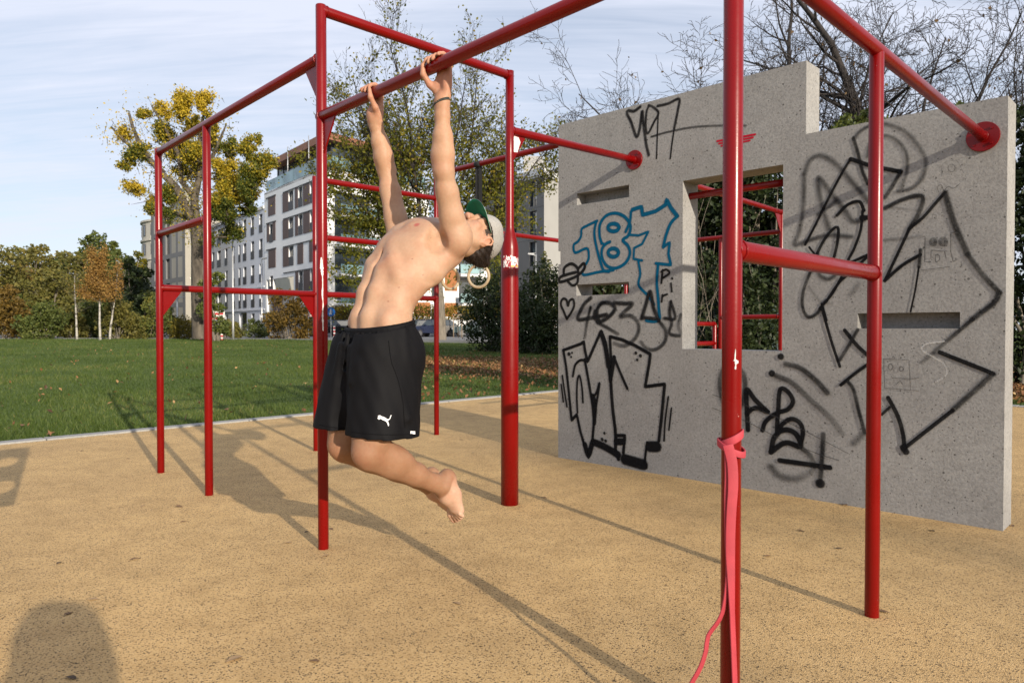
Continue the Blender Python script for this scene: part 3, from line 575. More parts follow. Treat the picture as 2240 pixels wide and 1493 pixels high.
post(I_, 1.115, parent=back); bar(up(I_, 1.115), up(I_, 1.115) - D2 * 1.2, parent=back); bar(up(I_, 0.90), up(I_, 0.90) - D2 * 1.2, parent=back)
# ================================================================== PEOPLE (bodies grown as one continuous surface from blended volumes)
class Field:
    def __init__(s, lo, hi, vox, R, Fw, org):
        s.lo = np.array(lo, float); s.v = vox; s.n = np.ceil((np.array(hi) - s.lo) / vox).astype(int) + 1
        s.D = np.full(s.n, 0.2, np.float32); s.ax = [s.lo[i] + vox * np.arange(s.n[i]) for i in range(3)]
        s.R, s.F, s.O = np.array(R), np.array(Fw), np.array(org)
    def reg(s, c, rad):
        a = np.clip(np.floor((np.array(c) - rad - s.lo) / s.v).astype(int), 0, s.n); b = np.clip(np.ceil((np.array(c) + rad - s.lo) / s.v).astype(int) + 1, 0, s.n)
        sl = tuple(slice(a[i], b[i]) for i in range(3)); return sl, [s.ax[0][sl[0]][:, None, None], s.ax[1][sl[1]][None, :, None], s.ax[2][sl[2]][None, None, :]]
    def put(s, sl, d, k, mode):
        a = s.D[sl]
        if a.size == 0: return
        if mode == 'add':
            h = np.maximum(k - np.abs(a - d), 0) / k; s.D[sl] = np.minimum(a, d) - h * h * k / 4
        else:
            d = -d; h = np.maximum(k - np.abs(a - d), 0) / k; s.D[sl] = np.maximum(a, d) + h * h * k / 4
    def cone(s, a, b, ra, rb, k=0.02, mode='add'):
        a, b = np.array(a, float), np.array(b, float); sl, (x, y, z) = s.reg((a + b) / 2, np.abs(b - a) / 2 + max(ra, rb) + k + 3 * s.v)
        ba = b - a; L = max(ba @ ba, 1e-12); t = np.clip(((x - a[0]) * ba[0] + (y - a[1]) * ba[1] + (z - a[2]) * ba[2]) / L, 0, 1)
        d = np.sqrt((x - a[0] - t * ba[0]) ** 2 + (y - a[1] - t * ba[1]) ** 2 + (z - a[2] - t * ba[2]) ** 2) - (ra + (rb - ra) * t); s.put(sl, d, k, mode)
    def chain(s, pts, rads, k=0.015, mode='add'):
        for i in range(len(pts) - 1): s.cone(pts[i], pts[i + 1], rads[i], rads[i + 1], k, mode)
    def ell(s, c, r, axes=None, k=0.03, mode='add'):
        """axes: (first, second) directions of the first two radii; default the r, f, z axes"""
        c = np.array(c, float); r = np.array(r, float)
        if axes is None: A = np.eye(3)
        else:
            a = np.array(axes[0], float); a /= np.linalg.norm(a); b = np.array(axes[1], float); b -= a * (a @ b); b /= np.linalg.norm(b); A = np.array([a, b, np.cross(a, b)])
        sl, (x, y, z) = s.reg(c, np.full(3, r.max() + k + 3 * s.v)); x, y, z = x - c[0], y - c[1], z - c[2]
        q = [A[i, 0] * x + A[i, 1] * y + A[i, 2] * z for i in range(3)]
        k0 = np.sqrt(sum((q[i] / r[i]) ** 2 for i in range(3))); k1 = np.sqrt(sum((q[i] / r[i] ** 2) ** 2 for i in range(3))) + 1e-9
        s.put(sl, k0 * (k0 - 1) / k1, k, mode)
    def ecap(s, a, b, A, B, k=0.03, fold=None, mode='add'):
        """tapered tube with an elliptic section: A, B = (half width along r, half depth) at both ends"""
        a, b = np.array(a, float), np.array(b, float); sl, (x, y, z) = s.reg((a + b) / 2, np.abs(b - a) / 2 + max(*A, *B) + k + 3 * s.v)
        ba = b - a; t = np.clip(((x - a[0]) * ba[0] + (y - a[1]) * ba[1] + (z - a[2]) * ba[2]) / (ba @ ba), 0, 1)
        X = x - a[0] - t * ba[0]; Y = y - a[1] - t * ba[1]; Z = z - a[2] - t * ba[2]
        wa = A[0] + (B[0] - A[0]) * t; wb = A[1] + (B[1] - A[1]) * t; m2 = Y * Y + Z * Z
        d = (np.sqrt(X * X / wa ** 2 + m2 / wb ** 2) - 1) * np.minimum(wa, wb)
        if fold is not None: d = d + fold(np.arctan2(Y + 0 * X, X + 0 * Y), t, z)
        s.put(sl, d, k, mode)
    def surface(s):
        """naive surface nets"""
        D = s.D; ins = D < 0
        c = [(i, j, k) for i in (0, 1) for j in (0, 1) for k in (0, 1)]
        n = np.array(D.shape) - 1
        sub = lambda i, j, k: (slice(i, i + n[0]), slice(j, j + n[1]), slice(k, k + n[2]))
        cnt = np.zeros(n, np.int8)
        for q in c: cnt += ins[sub(*q)]
        act = (cnt > 0) & (cnt < 8); idx = np.argwhere(act); ID = np.full(n, -1, np.int64); ID[act] = np.arange(len(idx))
        vals = {q: D[idx[:, 0] + q[0], idx[:, 1] + q[1], idx[:, 2] + q[2]] for q in c}
        acc = np.zeros((len(idx), 3)); m = np.zeros(len(idx))
        for a in c:
            for ax in range(3):
                if a[ax]: continue
                b = tuple(a[i] + (i == ax) for i in range(3)); va, vb = vals[a], vals[b]; cr = (va < 0) != (vb < 0)
                t = np.where(cr, va / np.where(cr, va - vb, 1), 0); p = np.tile(np.array(a, float), (len(idx), 1)); p[:, ax] += t
                acc += p * cr[:, None]; m += cr
        V = s.lo + (idx + acc / m[:, None]) * s.v; F = []
        for ax in range(3):
            o1, o2 = [(1, 2), (2, 0), (0, 1)][ax]
            A = ins[tuple(slice(0, -1) if i == ax else slice(None) for i in range(3))]; B = ins[tuple(slice(1, None) if i == ax else slice(None) for i in range(3))]
            e = np.argwhere(A != B); e = e[(e[:, o1] > 0) & (e[:, o2] > 0) & (e[:, o1] < n[o1]) & (e[:, o2] < n[o2]) & (e[:, ax] < n[ax])]
            fl = A[tuple(e.T)]
            def cell(d1, d2): q = e.copy(); q[:, o1] -= d1; q[:, o2] -= d2; return ID[tuple(q.T)]
            f = np.stack([cell(1, 1), cell(0, 1), cell(0, 0), cell(1, 0)], 1); f[~fl] = f[~fl][:, ::-1]; F.append(f[(f >= 0).all(1)])
        return V, np.vstack(F)
    def world(s, P): P = np.asarray(P); return s.O + P[:, :1] * s.R + P[:, 1:2] * s.F + P[:, 2:3] * np.array([0, 0, 1.])

# body frame of the hanging athlete: r to his right (far side), f forward, z up
def bar_at(px):
    t = (px - 1120) / FPX; s_ = (t * A_.y - A_.x) / (dAP.x - t * dAP.y); return A_ + dAP * s_
Hn, Hf = bar_at(958), bar_at(812); PM = np.array((Hn + Hf) / 2) * np.array([1, 1, 0]); BR = np.array((-dAP.x, -dAP.y, 0)); BR /= np.linalg.norm(BR); BF = np.array((-BR[1], BR[0], 0))
HS = (Hn - Hf).length / 2; ZB = 2.0755
def px_bf(px, py, r):
    p = on_plane(px, py, PM + BR * r, BR) - PM; return np.array([r, p @ BF, p[2]])

def make_hand(Fd, r0, inner, ZB, rb, k=0.006):
    """hand hooked over the bar from behind; inner = +1/-1 side of the thumb. f=0,z=ZB is the bar axis"""
    c = rb + 0.0085
    # palm
    for i, o in enumerate((-0.030, -0.010, 0.010, 0.030)):
        Fd.cone((r0 + o * 0.72, -0.030, ZB - 0.115), (r0 + o, -0.034, ZB - 0.006), 0.0135, 0.0120, 0.014)
    Fd.ell((r0, -0.033, ZB - 0.062), (0.040, 0.0135, 0.052), None, 0.015)
    Fd.ell((r0 + inner * 0.026, -0.018, ZB - 0.075), (0.017, 0.017, 0.034), None, 0.014)     # thenar
    Fd.ell((r0 - inner * 0.026, -0.022, ZB - 0.070), (0.013, 0.013, 0.036), None, 0.014)
    # fingers: index nearest the thumb
    for o, ln, rr in ((inner * 0.034, 28, .0084), (inner * 0.0115, 8, .0088), (-inner * 0.0115, 18, .0084), (-inner * 0.033, 44, .0074)):
        ang = [190, 150, 118, 92, 62, (62 + ln) / 2 - 4, ln]; sp = [0, .0006, .001, .0012, .0012, .001, 0]
        P = [(r0 + o * (1.0 + 0.10 * j / 6), c * 1.03 * math.cos(math.radians(a_)), ZB + c * 1.03 * math.sin(math.radians(a_))) for j, a_ in enumerate(ang)]
        R_ = [.0115, rr * 1.12, rr * 1.05, rr * 1.10, rr * .98, rr * 1.0, rr * .86]; Fd.chain(P, R_, 0.003)
    # thumb leaves the side of the palm low down and closes up in front of the bar
    T = [(r0 + inner * 0.026, -0.022, ZB - 0.092), (r0 + inner * 0.044, 0.004, ZB - 0.066), (r0 + inner * 0.051, c * .92, ZB - 0.030), (r0 + inner * 0.048, c * 1.03, ZB + 0.004)]
    Fd.chain(T, [.0165, .0130, .0105, .0088], 0.008)

BF_ = Field((-0.36, -0.66, 0.16), (0.36, 0.46, 2.16), 0.0042, BR, BF, PM)
B = BF_
def pp(x, y, r): return px_bf(x, y, r)
# torso stack along the arched spine
T = [((0, .118, .96), (.150, .105)), ((0, .108, 1.085), (.137, .092)), ((0, .078, 1.17), (.136, .092)), ((0, .036, 1.26), (.152, .104)), ((0, -.030, 1.350), (.170, .122)), ((0, -.100, 1.425), (.150, .100)), ((0, -.168, 1.462), (.088, .066))]
for (a, wa), (b, wb) in zip(T[:-1], T[1:]): B.ecap(a, b, wa, wb, 0.03)
nrm = np.array([0, .76, .65]); tx = np.array([0, -.65, .76])
for s_ in (-1, 1):
    B.ell((s_ * .074, -.008, 1.432), (.080, .062, .030), ((1, 0, 0), tx), 0.025)                # pectorals
    B.cone((s_ * .05, -.03, 1.452), (s_ * .165, -.118, 1.446), .040, .034, 0.03)                # pec into the armpit
    B.chain([(s_ * .105, .035, 1.20), (s_ * .140, -.045, 1.29), (s_ * .172, -.130, 1.385)], [.030, .048, .040], 0.03)   # lats
    B.ell((s_ * .120, -.150, 1.350), (.060, .040, .085), ((1, 0, 0), (0, .6, .8)), 0.035)        # shoulder blades
    for i in range(4):                                                                           # ribs at the side
        B.cone((s_ * .118, .075 - .038 * i, 1.225 + .038 * i), (s_ * .158, -.02 - .034 * i, 1.235 + .036 * i), .0085, .006, 0.022)
    B.chain([(s_ * .030, .062, 1.395), (s_ * .075, .098, 1.328), (s_ * .112, .098, 1.262)], [.011, .012, .008], 0.04)   # rib margin
    B.chain([(s_ * .040, .118, 1.300), (s_ * .042, .158, 1.210), (s_ * .040, .190, 1.110), (s_ * .034, .205, 1.02)], [.008, .008, .008, .008], 0.05)   # rectus
    B.ell((s_ * .120, .115, 1.085), (.022, .060, .050), None, 0.04)                              # flank over the hip
B.chain([(0, .060, 1.405), (0, .122, 1.325), (0, .168, 1.225), (0, .198, 1.12)], [.0018, .0024, .0024, .0015], 0.022, 'sub')   # linea alba

B.ell((0, .196, 1.135), (.007, .009, .009), None, 0.008, 'sub')                                  # navel
B.chain([(0, -.115, 1.538), (0, -.02, 1.475), (0, .045, 1.418)], [.004, .005, .003], 0.018, 'sub')  # breastbone groove
B.chain([(0, -.165, 1.25), (0, -.04, 1.165), (0, .01, 1.10)], [.010, .011, .010], 0.02, 'sub')   # spine
# arms
ARM = {-1: ((-.190, -.128, 1.420), pp(970, 374, -HS), pp(967, 222, -HS)), 1: ((.190, -.120, 1.440), pp(845, 370, HS + .005), pp(817, 250, HS))}
for s_, (sh, el, wr) in ARM.items():
    sh, el, wr = map(np.array, (sh, el, wr)); ua = el - sh; fa = wr - el
    B.cone((s_ * .11, -.150, 1.430), sh, .056, .055, 0.03)                                       # shoulder girdle
    B.ell(sh + ua * .06 + np.array([s_ * .008, -.012, 0]), (.052, .058, .072), ((1, 0, 0), (0, 1, .0)), 0.03)   # deltoid
    B.chain([sh, sh + ua * .35, sh + ua * .70, el], [.052, .0455, .0405, .0375], 0.02)
    B.cone(sh + ua * .22 + np.array([0, .020, 0]), sh + ua * .76 + np.array([0, .017, 0]), .027, .026, 0.02)     # biceps
    B.cone(sh + ua * .15 + np.array([0, -.022, 0]), sh + ua * .72 + np.array([0, -.016, 0]), .030, .024, 0.02)   # triceps
    B.ell(el + np.array([0, -.026, 0]), (.020, .016, .024), None, 0.016)                         # elbow point
    B.chain([el, el + fa * .22, el + fa * .50, el + fa * .80, wr], [.0375, .0405, .0350, .0265, .0235], 0.02)
    B.ell(el + fa * .24 + np.array([-s_ * .017, .006, 0]), (.026, .030, .062), None, 0.02)       # forearm muscle belly
    B.ell(el + fa * .28 + np.array([s_ * .014, -.004, 0]), (.026, .026, .070), None, 0.02)
    B.cone(wr + np.array([.012, 0, -.02]), wr + np.array([.012, 0, .01]), .0185, .018, .02); B.cone(wr + np.array([-.012, 0, -.02]), wr + np.array([-.012, 0, .01]), .0185, .018, .02)
    hr = s_ * HS
    B.cone(wr, (hr, -.030, ZB - .105), .0235, .0200, 0.02)
    make_hand(B, hr, -s_, ZB, RT)
# armpit hollow on the near side
B.ell((-.180, -.052, 1.405), (.020, .028, .040), ((1, 0, 0), (0, .5, .86)), 0.03, 'sub'); B.ell((.180, -.052, 1.415), (.020, .028, .040), ((1, 0, 0), (0, .5, .86)), 0.03, 'sub')
# neck and head, thrown back: hn = face direction, hu = towards the crown
HC = np.array([0, -.385, 1.462]); hu = np.array([0, -.950, .312]); hn = np.array([0, .312, .950]); hr_ = np.array([1., 0, 0])
yaw = -0.16; hn = hn * math.cos(yaw) + hr_ * math.sin(yaw); hr_ = np.cross(hn, hu) * -1
hr_ = hr_ / np.linalg.norm(hr_); hr_ = hr_ if hr_[0] > 0 else -hr_
def hp(r, n, u): return HC + hr_ * r + hn * n + hu * u
B.chain([(0, -.150, 1.448), (0, -.24, 1.452), hp(0, -.012, -.055)], [.070, .060, .056], 0.035)
for s_ in (-1, 1): B.cone((s_ * .030, -.165, 1.500), hp(s_ * .055, -.010, -.02), .017, .016, 0.025)     # neck cords
HA = (hr_, hn)
B.ell(hp(0, -.008, .045), (.074, .093, .086), HA, 0.03); B.ell(hp(0, .030, -.030), (.060, .062, .075), HA, 0.03)
B.chain([hp(-.054, .005, -.045), hp(-.036, .058, -.082), hp(0, .076, -.094), hp(.036, .058, -.082), hp(.054, .005, -.045)], [.017, .016, .018, .016, .017], 0.025)   # jaw
B.chain([hp(-.040, .080, .040), hp(0, .089, .042), hp(.040, .080, .040)], [.010, .011, .010], 0.02)      # brow
for s_ in (-1, 1):
    B.ell(hp(s_ * .030, .093, .022), (.015, .011, .009), HA, 0.012, 'sub'); B.ell(hp(s_ * .030, .079, .021), (.0125, .0115, .0115), HA, 0.004)
    B.cone(hp(s_ * .020, .0865, .0225), hp(s_ * .041, .0805, .0215), .0032, .0028, .003)                 # closed lids
    B.ell(hp(s_ * .040, .066, -.012), (.022, .017, .018), HA, 0.02)                                       # cheeks
    B.ell(hp(s_ * .076, -.008, -.002), (.006, .020, .033), (hr_, hn * .95 - hu * .25), 0.006)             # ears
    B.chain([hp(s_ * .080, .008, .010), hp(s_ * .084, .004, .026), hp(s_ * .087, -.014, .032), hp(s_ * .087, -.026, .018), hp(s_ * .084, -.020, -.004), hp(s_ * .080, -.004, -.026)], [.004, .0042, .0045, .0045, .004, .005], 0.005)
    B.ell(hp(s_ * .084, -.006, .004), (.005, .009, .015), HA, 0.004, 'sub')
    B.ell(hp(s_ * .011, .104, -.024), (.009, .010, .008), HA, 0.008)
B.chain([hp(0, .090, .026), hp(0, .104, .0), hp(0, .114, -.018)], [.0085, .0095, .0115], 0.012)          # nose
B.cone(hp(-.020, .0905, -.049), hp(.020, .0905, -.049), .0062, .0062, .008); B.cone(hp(-.016, .0895, -.060), hp(.016, .0895, -.060), .0070, .0070, .008)   # lips
B.cone(hp(-.022, .0985, -.0545), hp(.022, .0985, -.0545), .0022, .0022, .003, 'sub')
# hips and legs
hem_n, hem_f = pp(836, 960, -.10), pp(764, 948, .10)
KN = {-1: pp(806, 988, -.105), 1: pp(752, 972, .098)}; AN = {-1: pp(966, 1062, -.085), 1: pp(936, 1058, .060)}
for s_ in (-1, 1):
    hip = np.array([s_ * .088, .120, .950]); kn = KN[s_]; an = AN[s_]; th = kn - hip; sh = an - kn
    B.ell((s_ * .075, .055, .955), (.085, .095, .105), None, 0.04)                                       # seat
    B.chain([hip, hip + th * .45, hip + th * .86, kn], [.093, .083, .066, .056], 0.03)
    B.ell(kn + np.array([s_ * .0, .022, -.006]), (.040, .034, .046), ((1, 0, 0), (0, 1, -.3)), 0.03)        # kneecap
    B.ell(hip + th * .80 + np.array([0, .030, 0]), (.046, .036, .062), None, 0.03)
    B.chain([kn, kn + sh * .30, kn + sh * .62, kn + sh * .88, an], [.053, .0545, .0430, .0325, .0320], 0.025)
    B.ell(kn + sh * .28 + np.array([0, -.006, .030]), (.050, .098, .038), ((1, 0, 0), sh), 0.03)         # calf
    B.ell(kn + sh * .30 + np.array([s_ * .018, -.006, .024]), (.034, .085, .034), ((1, 0, 0), sh), 0.03)
    B.cone(kn + np.array([0, .006, -.048]), kn + sh * .9 + np.array([0, .012, -.014]), .016, .010, .03)  # shin bone
    for q_ in (-1, 1): B.ell(an + np.array([q_ * .031, -.004, -.004]), (.012, .014, .016), None, .014)     # ankle bones
    # foot hanging toes down
    d = pp(991, 1140, -.085) - pp(968, 1068, -.085) if s_ < 0 else pp(998, 1126, -.085) - pp(968, 1068, -.085)
    d = d / np.linalg.norm(d); ft = np.array([0, .94, .30]); ft -= d * (ft @ d); ft /= np.linalg.norm(ft)   # ft: out of the instep
    lat = np.cross(d, ft); lat = lat if lat[0] > 0 else -lat
    fp = lambda a, b, c_: an + d * a + ft * b + lat * c_
    B.ell(fp(-.024, -.040, 0), (.027, .030, .026), ((1, 0, 0), d), 0.03); B.cone(fp(-.005, 0, 0), fp(-.02, -.036, 0), .031, .024, .03)      # heel
    B.chain([an, fp(.055, -.008, 0), fp(.115, -.024, 0)], [.032, .030, .022], 0.025)
    B.chain([fp(-.01, -.040, s_ * .010), fp(.06, -.040, s_ * .016), fp(.125, -.035, s_ * .012)], [.026, .023, .020], .025)
    for o in (-.030, -.012, .008, .027): B.cone(fp(.04, -.022, o * .6), fp(.132, -.033, o), .016, .0135, .022)
    inn = -s_
    for o, ln, rr in ((inn * .034, .192, .0125), (inn * .013, .188, .0085), (-inn * .004, .178, .0080), (-inn * .019, .167, .0077), (-inn * .033, .154, .0075)):
        B.chain([fp(.126, -.030, o * .98), fp((.126 + ln) / 2, -.020, o * 1.10), fp(ln, -.030, o * 1.18)], [rr * 1.2, rr * 1.02, rr * 1.05], 0.003)
V, Fq = B.surface()
# true skin colour by place: pale feet under the sock line, tanned shins and forearms, red nipple, lips, warmer ears and hands
col = np.tile(np.array([.415, .262, .172]), (len(V), 1)); rough_ = np.random.default_rng(4)
def tintto(w_, c): col[:] = col * (1 - w_[:, None]) + np.array(c) * w_[:, None]
def near(p, r): return np.clip(1 - np.linalg.norm(V - np.array(p), axis=1) / r, 0, 1)
sstep = lambda x, a, b: (lambda t: t * t * (3 - 2 * t))(np.clip((x - a) / (b - a), 0, 1))
tintto(sstep(V[:, 2], 1.62, 1.74) * 0.5, (.41, .225, .13)); tintto(sstep(V[:, 2], 1.93, 2.0) * 0.55, (.45, .215, .145))
tintto(sstep(-V[:, 2], -.72, -.60) * 0.9, (.265, .142, .080))
for s_ in (-1, 1):
    d_ = (V - AN[s_]) @ (AN[s_] - KN[s_]) / np.linalg.norm(AN[s_] - KN[s_]); side = sstep(-V[:, 2], -.46, -.40) * ((V[:, 0] * s_) > -.02 if s_ < 0 else (V[:, 0] > -.02))
    tintto(sstep(d_, .006, .016) * side * (V[:, 2] < .52), (.47, .305, .215))
    tintto(sstep(d_, .13, .17) * side * (V[:, 2] < .52) * 0.6, (.42, .22, .14))
    np_ = np.array([s_ * .100, .002, 1.487]); j = np.argmin(np.linalg.norm(V - np_, axis=1)); tintto(sstep(near(V[j], .0165), 0.05, .45) * .9, (.36, .105, .085)); tintto(near(V[j], .008) * .6, (.33, .08, .07))
    tintto(near(hp(s_ * .082, 0, 0), .045) * .8, (.52, .225, .15)); tintto(near(hp(s_ * .04, .07, -.01), .05) * .5, (.48, .225, .155)); tintto(near(KN[s_] + np.array([0, .05, -.02]), .07) * .5, (.34, .155, .095))
    tintto(np.clip(near(hp(s_ * .030, .092, .041), .013) * 3, 0, 1) * .85, (.03, .018, .012))             # eyebrow
    tintto(np.clip(near(hp(s_ * .030, .088, .020), .010) * 2, 0, 1) * .5, (.12, .06, .04))
for s_ in (-1, 1):                                                       # short hair at the temples
    ql = V - HC; lu, ln_2, lr = ql @ hu, ql @ hn, ql @ hr_ * s_; wv_ = .004 * np.sin(lu * 420) + .003 * np.sin(ln_2 * 700 + lu * 200)
    mk = sstep(.046 + .35 * (lu - .02) + wv_ - ln_2, 0, .008) * sstep(ln_2 - .012 + wv_, 0, .006) * sstep(lu - .004 + wv_, 0, .012) * (lr > .045) * (lr < .0765); tintto(mk * .96, (.012, .008, .006))
tintto(np.clip(near(hp(0, .094, -.055), .020) * 2, 0, 1) * .8, (.42, .13, .11))
tintto(near(hp(0, .115, -.02), .03) * .6, (.50, .215, .15))
for q_ in [(-.13, .04, 1.33), (-.11, .09, 1.22), (-.135, -.03, 1.42), (-.10, .13, 1.16), (-.15, .01, 1.27), (-.07, .12, 1.36)]:
    j = np.argmin(np.linalg.norm(V - np.array(q_), axis=1)); tintto(np.clip(near(V[j], .0042) * 3, 0, 1) * .7, (.20, .08, .05))
def mat_skin():
    m, t, b = nmat('skin'); at = N(t, 'ShaderNodeAttribute', attribute_name='col'); c = coords(t)
    n = noise(t, c, 9, 5, 0.6); r = ramp(t, [(0.28, (0.93, 0.80, 0.77)), (0.5, (1.0, .98, .97)), (0.72, (1.06, 1.08, 1.10))], n.outputs['Fac'])
    n2 = noise(t, c, 85, 3, 0.6); r2 = ramp(t, [(0.3, (0.94, 0.92, 0.91)), (0.7, (1.04, 1.04, 1.04))], n2.outputs['Fac'])
    a = mixc(t, 1.0, at.outputs['Color'], r.outputs[0], 'MULTIPLY'); a = mixc(t, 1.0, a, r2.outputs[0], 'MULTIPLY'); t.links.new(a, b.inputs['Base Color'])
    b.inputs['Roughness'].default_value = 0.55; b.inputs['Specular IOR Level'].default_value = 0.28
    b.inputs['Subsurface Weight'].default_value = 0.22; b.inputs['Subsurface Radius'].default_value = (1.0, 0.35, 0.2); b.inputs['Subsurface Scale'].default_value = 0.008
    bump(t, b, mathn(t, 'ADD', noise(t, c, 420, 2).outputs['Fac'], mathn(t, 'MULTIPLY', noise(t, c, 60, 4).outputs['Fac'], 1.2)), 0.16, 0.0016); return m
SKIN = mat_skin()
PO = Vector((PM[0], PM[1], 0))
man = thing('person', 'shirtless man in black shorts and backwards grey cap arching back while hanging from the bar', 'person', (PO.x, PO.y, 0))
def person_part(name, Fd, V, Fq, mat, parent, smooth_it=2, attrs=None, label=None, off=None):
    W_ = Fd.world(V) - np.array(off if off is not None else PO); me = np_mesh(name, W_, Fq, mat, True, attrs)
    o = link(name, me, parent)
    if smooth_it: s_ = o.modifiers.new('smooth', 'SMOOTH'); s_.factor = 0.5; s_.iterations = smooth_it
    return setp(o, label)
person_part('body', B, V, Fq, SKIN, man, 3, {'col': np.hstack([col, np.ones((len(V), 1))])})

# shorts: flared loose cloth with gathered waist
def mat_cloth():
    m, t, b = nmat('black_polyester'); c = coords(t); n = noise(t, c, 5, 4)
    r = ramp(t, [(0.3, (0.0024, 0.0024, 0.0032)), (0.7, (0.0040, 0.0040, 0.0052))], n.outputs['Fac']); t.links.new(r.outputs[0], b.inputs['Base Color'])
    b.inputs['Roughness'].default_value = 0.72; b.inputs['Specular IOR Level'].default_value = 0.16
    wv = N(t, 'ShaderNodeTexWave', Scale=260.0, Distortion=0.0); wv.bands_direction = 'Z'; t.links.new(c, wv.inputs['Vector']); bump(t, b, wv.outputs['Fac'], 0.12, 0.0008); return m
CLOTH = mat_cloth()
SF = Field((-.36, -.24, .50), (.36, .46, 1.16), 0.005, BR, BF, PM)
rf = np.random.default_rng(12); ph = rf.uniform(0, 6.28, 12)
def fold_leg(a, t, z):
    amp = 0.0075 * np.clip(t, 0, 1) ** 0.6
    return amp * (0.7 * np.sin(3 * a + ph[0] + 1.6 * t) + 0.5 * np.sin(5 * a + ph[1] - 2.2 * t) + 0.15 * np.sin(9 * a + ph[2] + 3 * t)) + 0.0008 * np.sin(14 * a + ph[3] + 9 * z * 6)
def fold_top(a, t, z):
    g = np.clip((z - 0.88) / 0.18, 0, 1); return 0.0085 * g * np.sin(23 * a + 2 * np.sin(4 * a + ph[4])) * np.sin(3 * a + ph[5]) ** 2 + 0.004 * np.sin(6 * a + ph[6])
SF.ecap((0, .112, 1.10), (0, .112, .955), (.150, .112), (.172, .140), 0.03, fold_top)
SF.ell((0, .050, .945), (.155, .100, .115), None, .04)
SF.ecap((-.085, .122, .96), hem_n + np.array([0, .0, -.03]), (.105, .150), (.121, .152), 0.035, fold_leg)
SF.ecap((.085, .130, .96), hem_f + np.array([0, .010, -.03]), (.103, .145), (.124, .150), 0.035, fold_leg)
for p_, q_, r_ in [((-.10, .26, .93), (-.11, .25, .72), .010), ((-.03, .265, .99), (-.02, .265, .74), .012), ((-.175, .18, .95), (-.205, .12, .72), .009), ((.03, .27, 1.0), (.07, .29, .70), .010), ((-.06, .25, 1.04), (-.075, .28, .86), .006), ((.0, .255, 1.04), (.01, .285, .84), .006)]:
    SF.cone(p_, q_, r_ * .5, r_, .03)
SF.chain([(-.002, .29, .97), (0, .30, .86), (0, .29, .70), (0, .2, .55)], [.006, .014, .024, .03], .035, 'sub')      # fold between the legs

for i_, r_ in enumerate((-.150, -.125, -.098, -.072, -.048, -.020, .012, .040, .072, .105, .135)):     # gathers under the waistband
    f0 = .112 + .120 * math.sqrt(max(0, 1 - (r_ / .158) ** 2)); f1 = .114 + .142 * math.sqrt(max(0, 1 - (r_ * 1.1 / .185) ** 2)); zz_ = .86 + .05 * math.sin(i_ * 2.3)
    SF.cone((r_, f0 + .012, 1.05), (r_ * 1.12 + .01 * math.sin(i_ * 1.7), f1 + .006, zz_), .0052, .0035, .012, 'sub')
X, Y, Z = np.meshgrid(*SF.ax, indexing='ij', sparse=True)
zh = .645 + .012 * (X + .1) / .2 + 0.05 * (Y - .1); zt = 1.074 - 0.19 * (Y - .1) + 0.02 * (X)
SF.D = np.maximum(SF.D, np.maximum(zh - Z, Z - zt)).astype(np.float32)
SV, SQ = SF.surface()
fc = SV[SQ].mean(1); e1 = SV[SQ[:, 2]] - SV[SQ[:, 0]]; e2 = SV[SQ[:, 3]] - SV[SQ[:, 1]]; fn = np.cross(e1, e2); fn /= np.linalg.norm(fn, axis=1)[:, None] + 1e-12
zhf = .645 + .012 * (fc[:, 0] + .1) / .2 + 0.05 * (fc[:, 1] - .1); ztf = 1.074 - 0.19 * (fc[:, 1] - .1) + 0.02 * fc[:, 0]
keep = ~((np.abs(fc[:, 2] - zhf) < .0062) & (np.abs(fn[:, 2]) > .6)) & ~((np.abs(fc[:, 2] - ztf) < .0062) & (np.abs(fn[:, 2]) > .6))
SQ = SQ[keep]; used = np.unique(SQ); mp_ = np.full(len(SV), -1); mp_[used] = np.arange(len(used)); SV = SV[used]; SQ = mp_[SQ]
sh_o = person_part('shorts', SF, SV, SQ, CLOTH, man, 3)
so = sh_o.modifiers.new('solid', 'SOLIDIFY'); so.thickness = 0.003; so.offset = -1
# waistband, hem stitching: ribs around the waist
def waist_ring(dz, sc, rr, n=90, wob=0.0):
    P = []
    for i in range(n):
        a = 2 * math.pi * i / n; r_ = (.150 * sc + wob * math.sin(40 * a)) * math.cos(a); f_ = .110 + (.114 * sc + wob * math.sin(40 * a)) * math.sin(a)
        P.append((r_, f_, 1.078 - 0.19 * (f_ - .1) + .02 * r_ + dz))
    return P
def ribbon_ring(name, P, Q, mat, parent):
    n = len(P); V_ = np.vstack([P, Q]); i = np.arange(n); F_ = np.stack([i, (i + 1) % n, n + (i + 1) % n, n + i], 1); o = person_part(name, SF, V_, F_, mat, parent, 0)
    s_ = o.modifiers.new('solid', 'SOLIDIFY'); s_.thickness = 0.005; b_ = o.modifiers.new('sub', 'SUBSURF'); b_.levels = 1; b_.render_levels = 1; return o
rings = [waist_ring(.006 - .0078 * i, s_, 0, 120, .0016 * (i % 2)) for i, s_ in enumerate((1.03, 1.07, 1.052, 1.082, 1.06, 1.085))]
Vr = np.vstack(rings); n_ = 120; Fr = np.vstack([np.stack([k * n_ + np.arange(n_), k * n_ + (np.arange(n_) + 1) % n_, (k + 1) * n_ + (np.arange(n_) + 1) % n_, (k + 1) * n_ + np.arange(n_)], 1) for k in range(5)])
wbo = person_part('waistband', SF, Vr, Fr, CLOTH, sh_o, 0); s_ = wbo.modifiers.new('solid', 'SOLIDIFY'); s_.thickness = .006
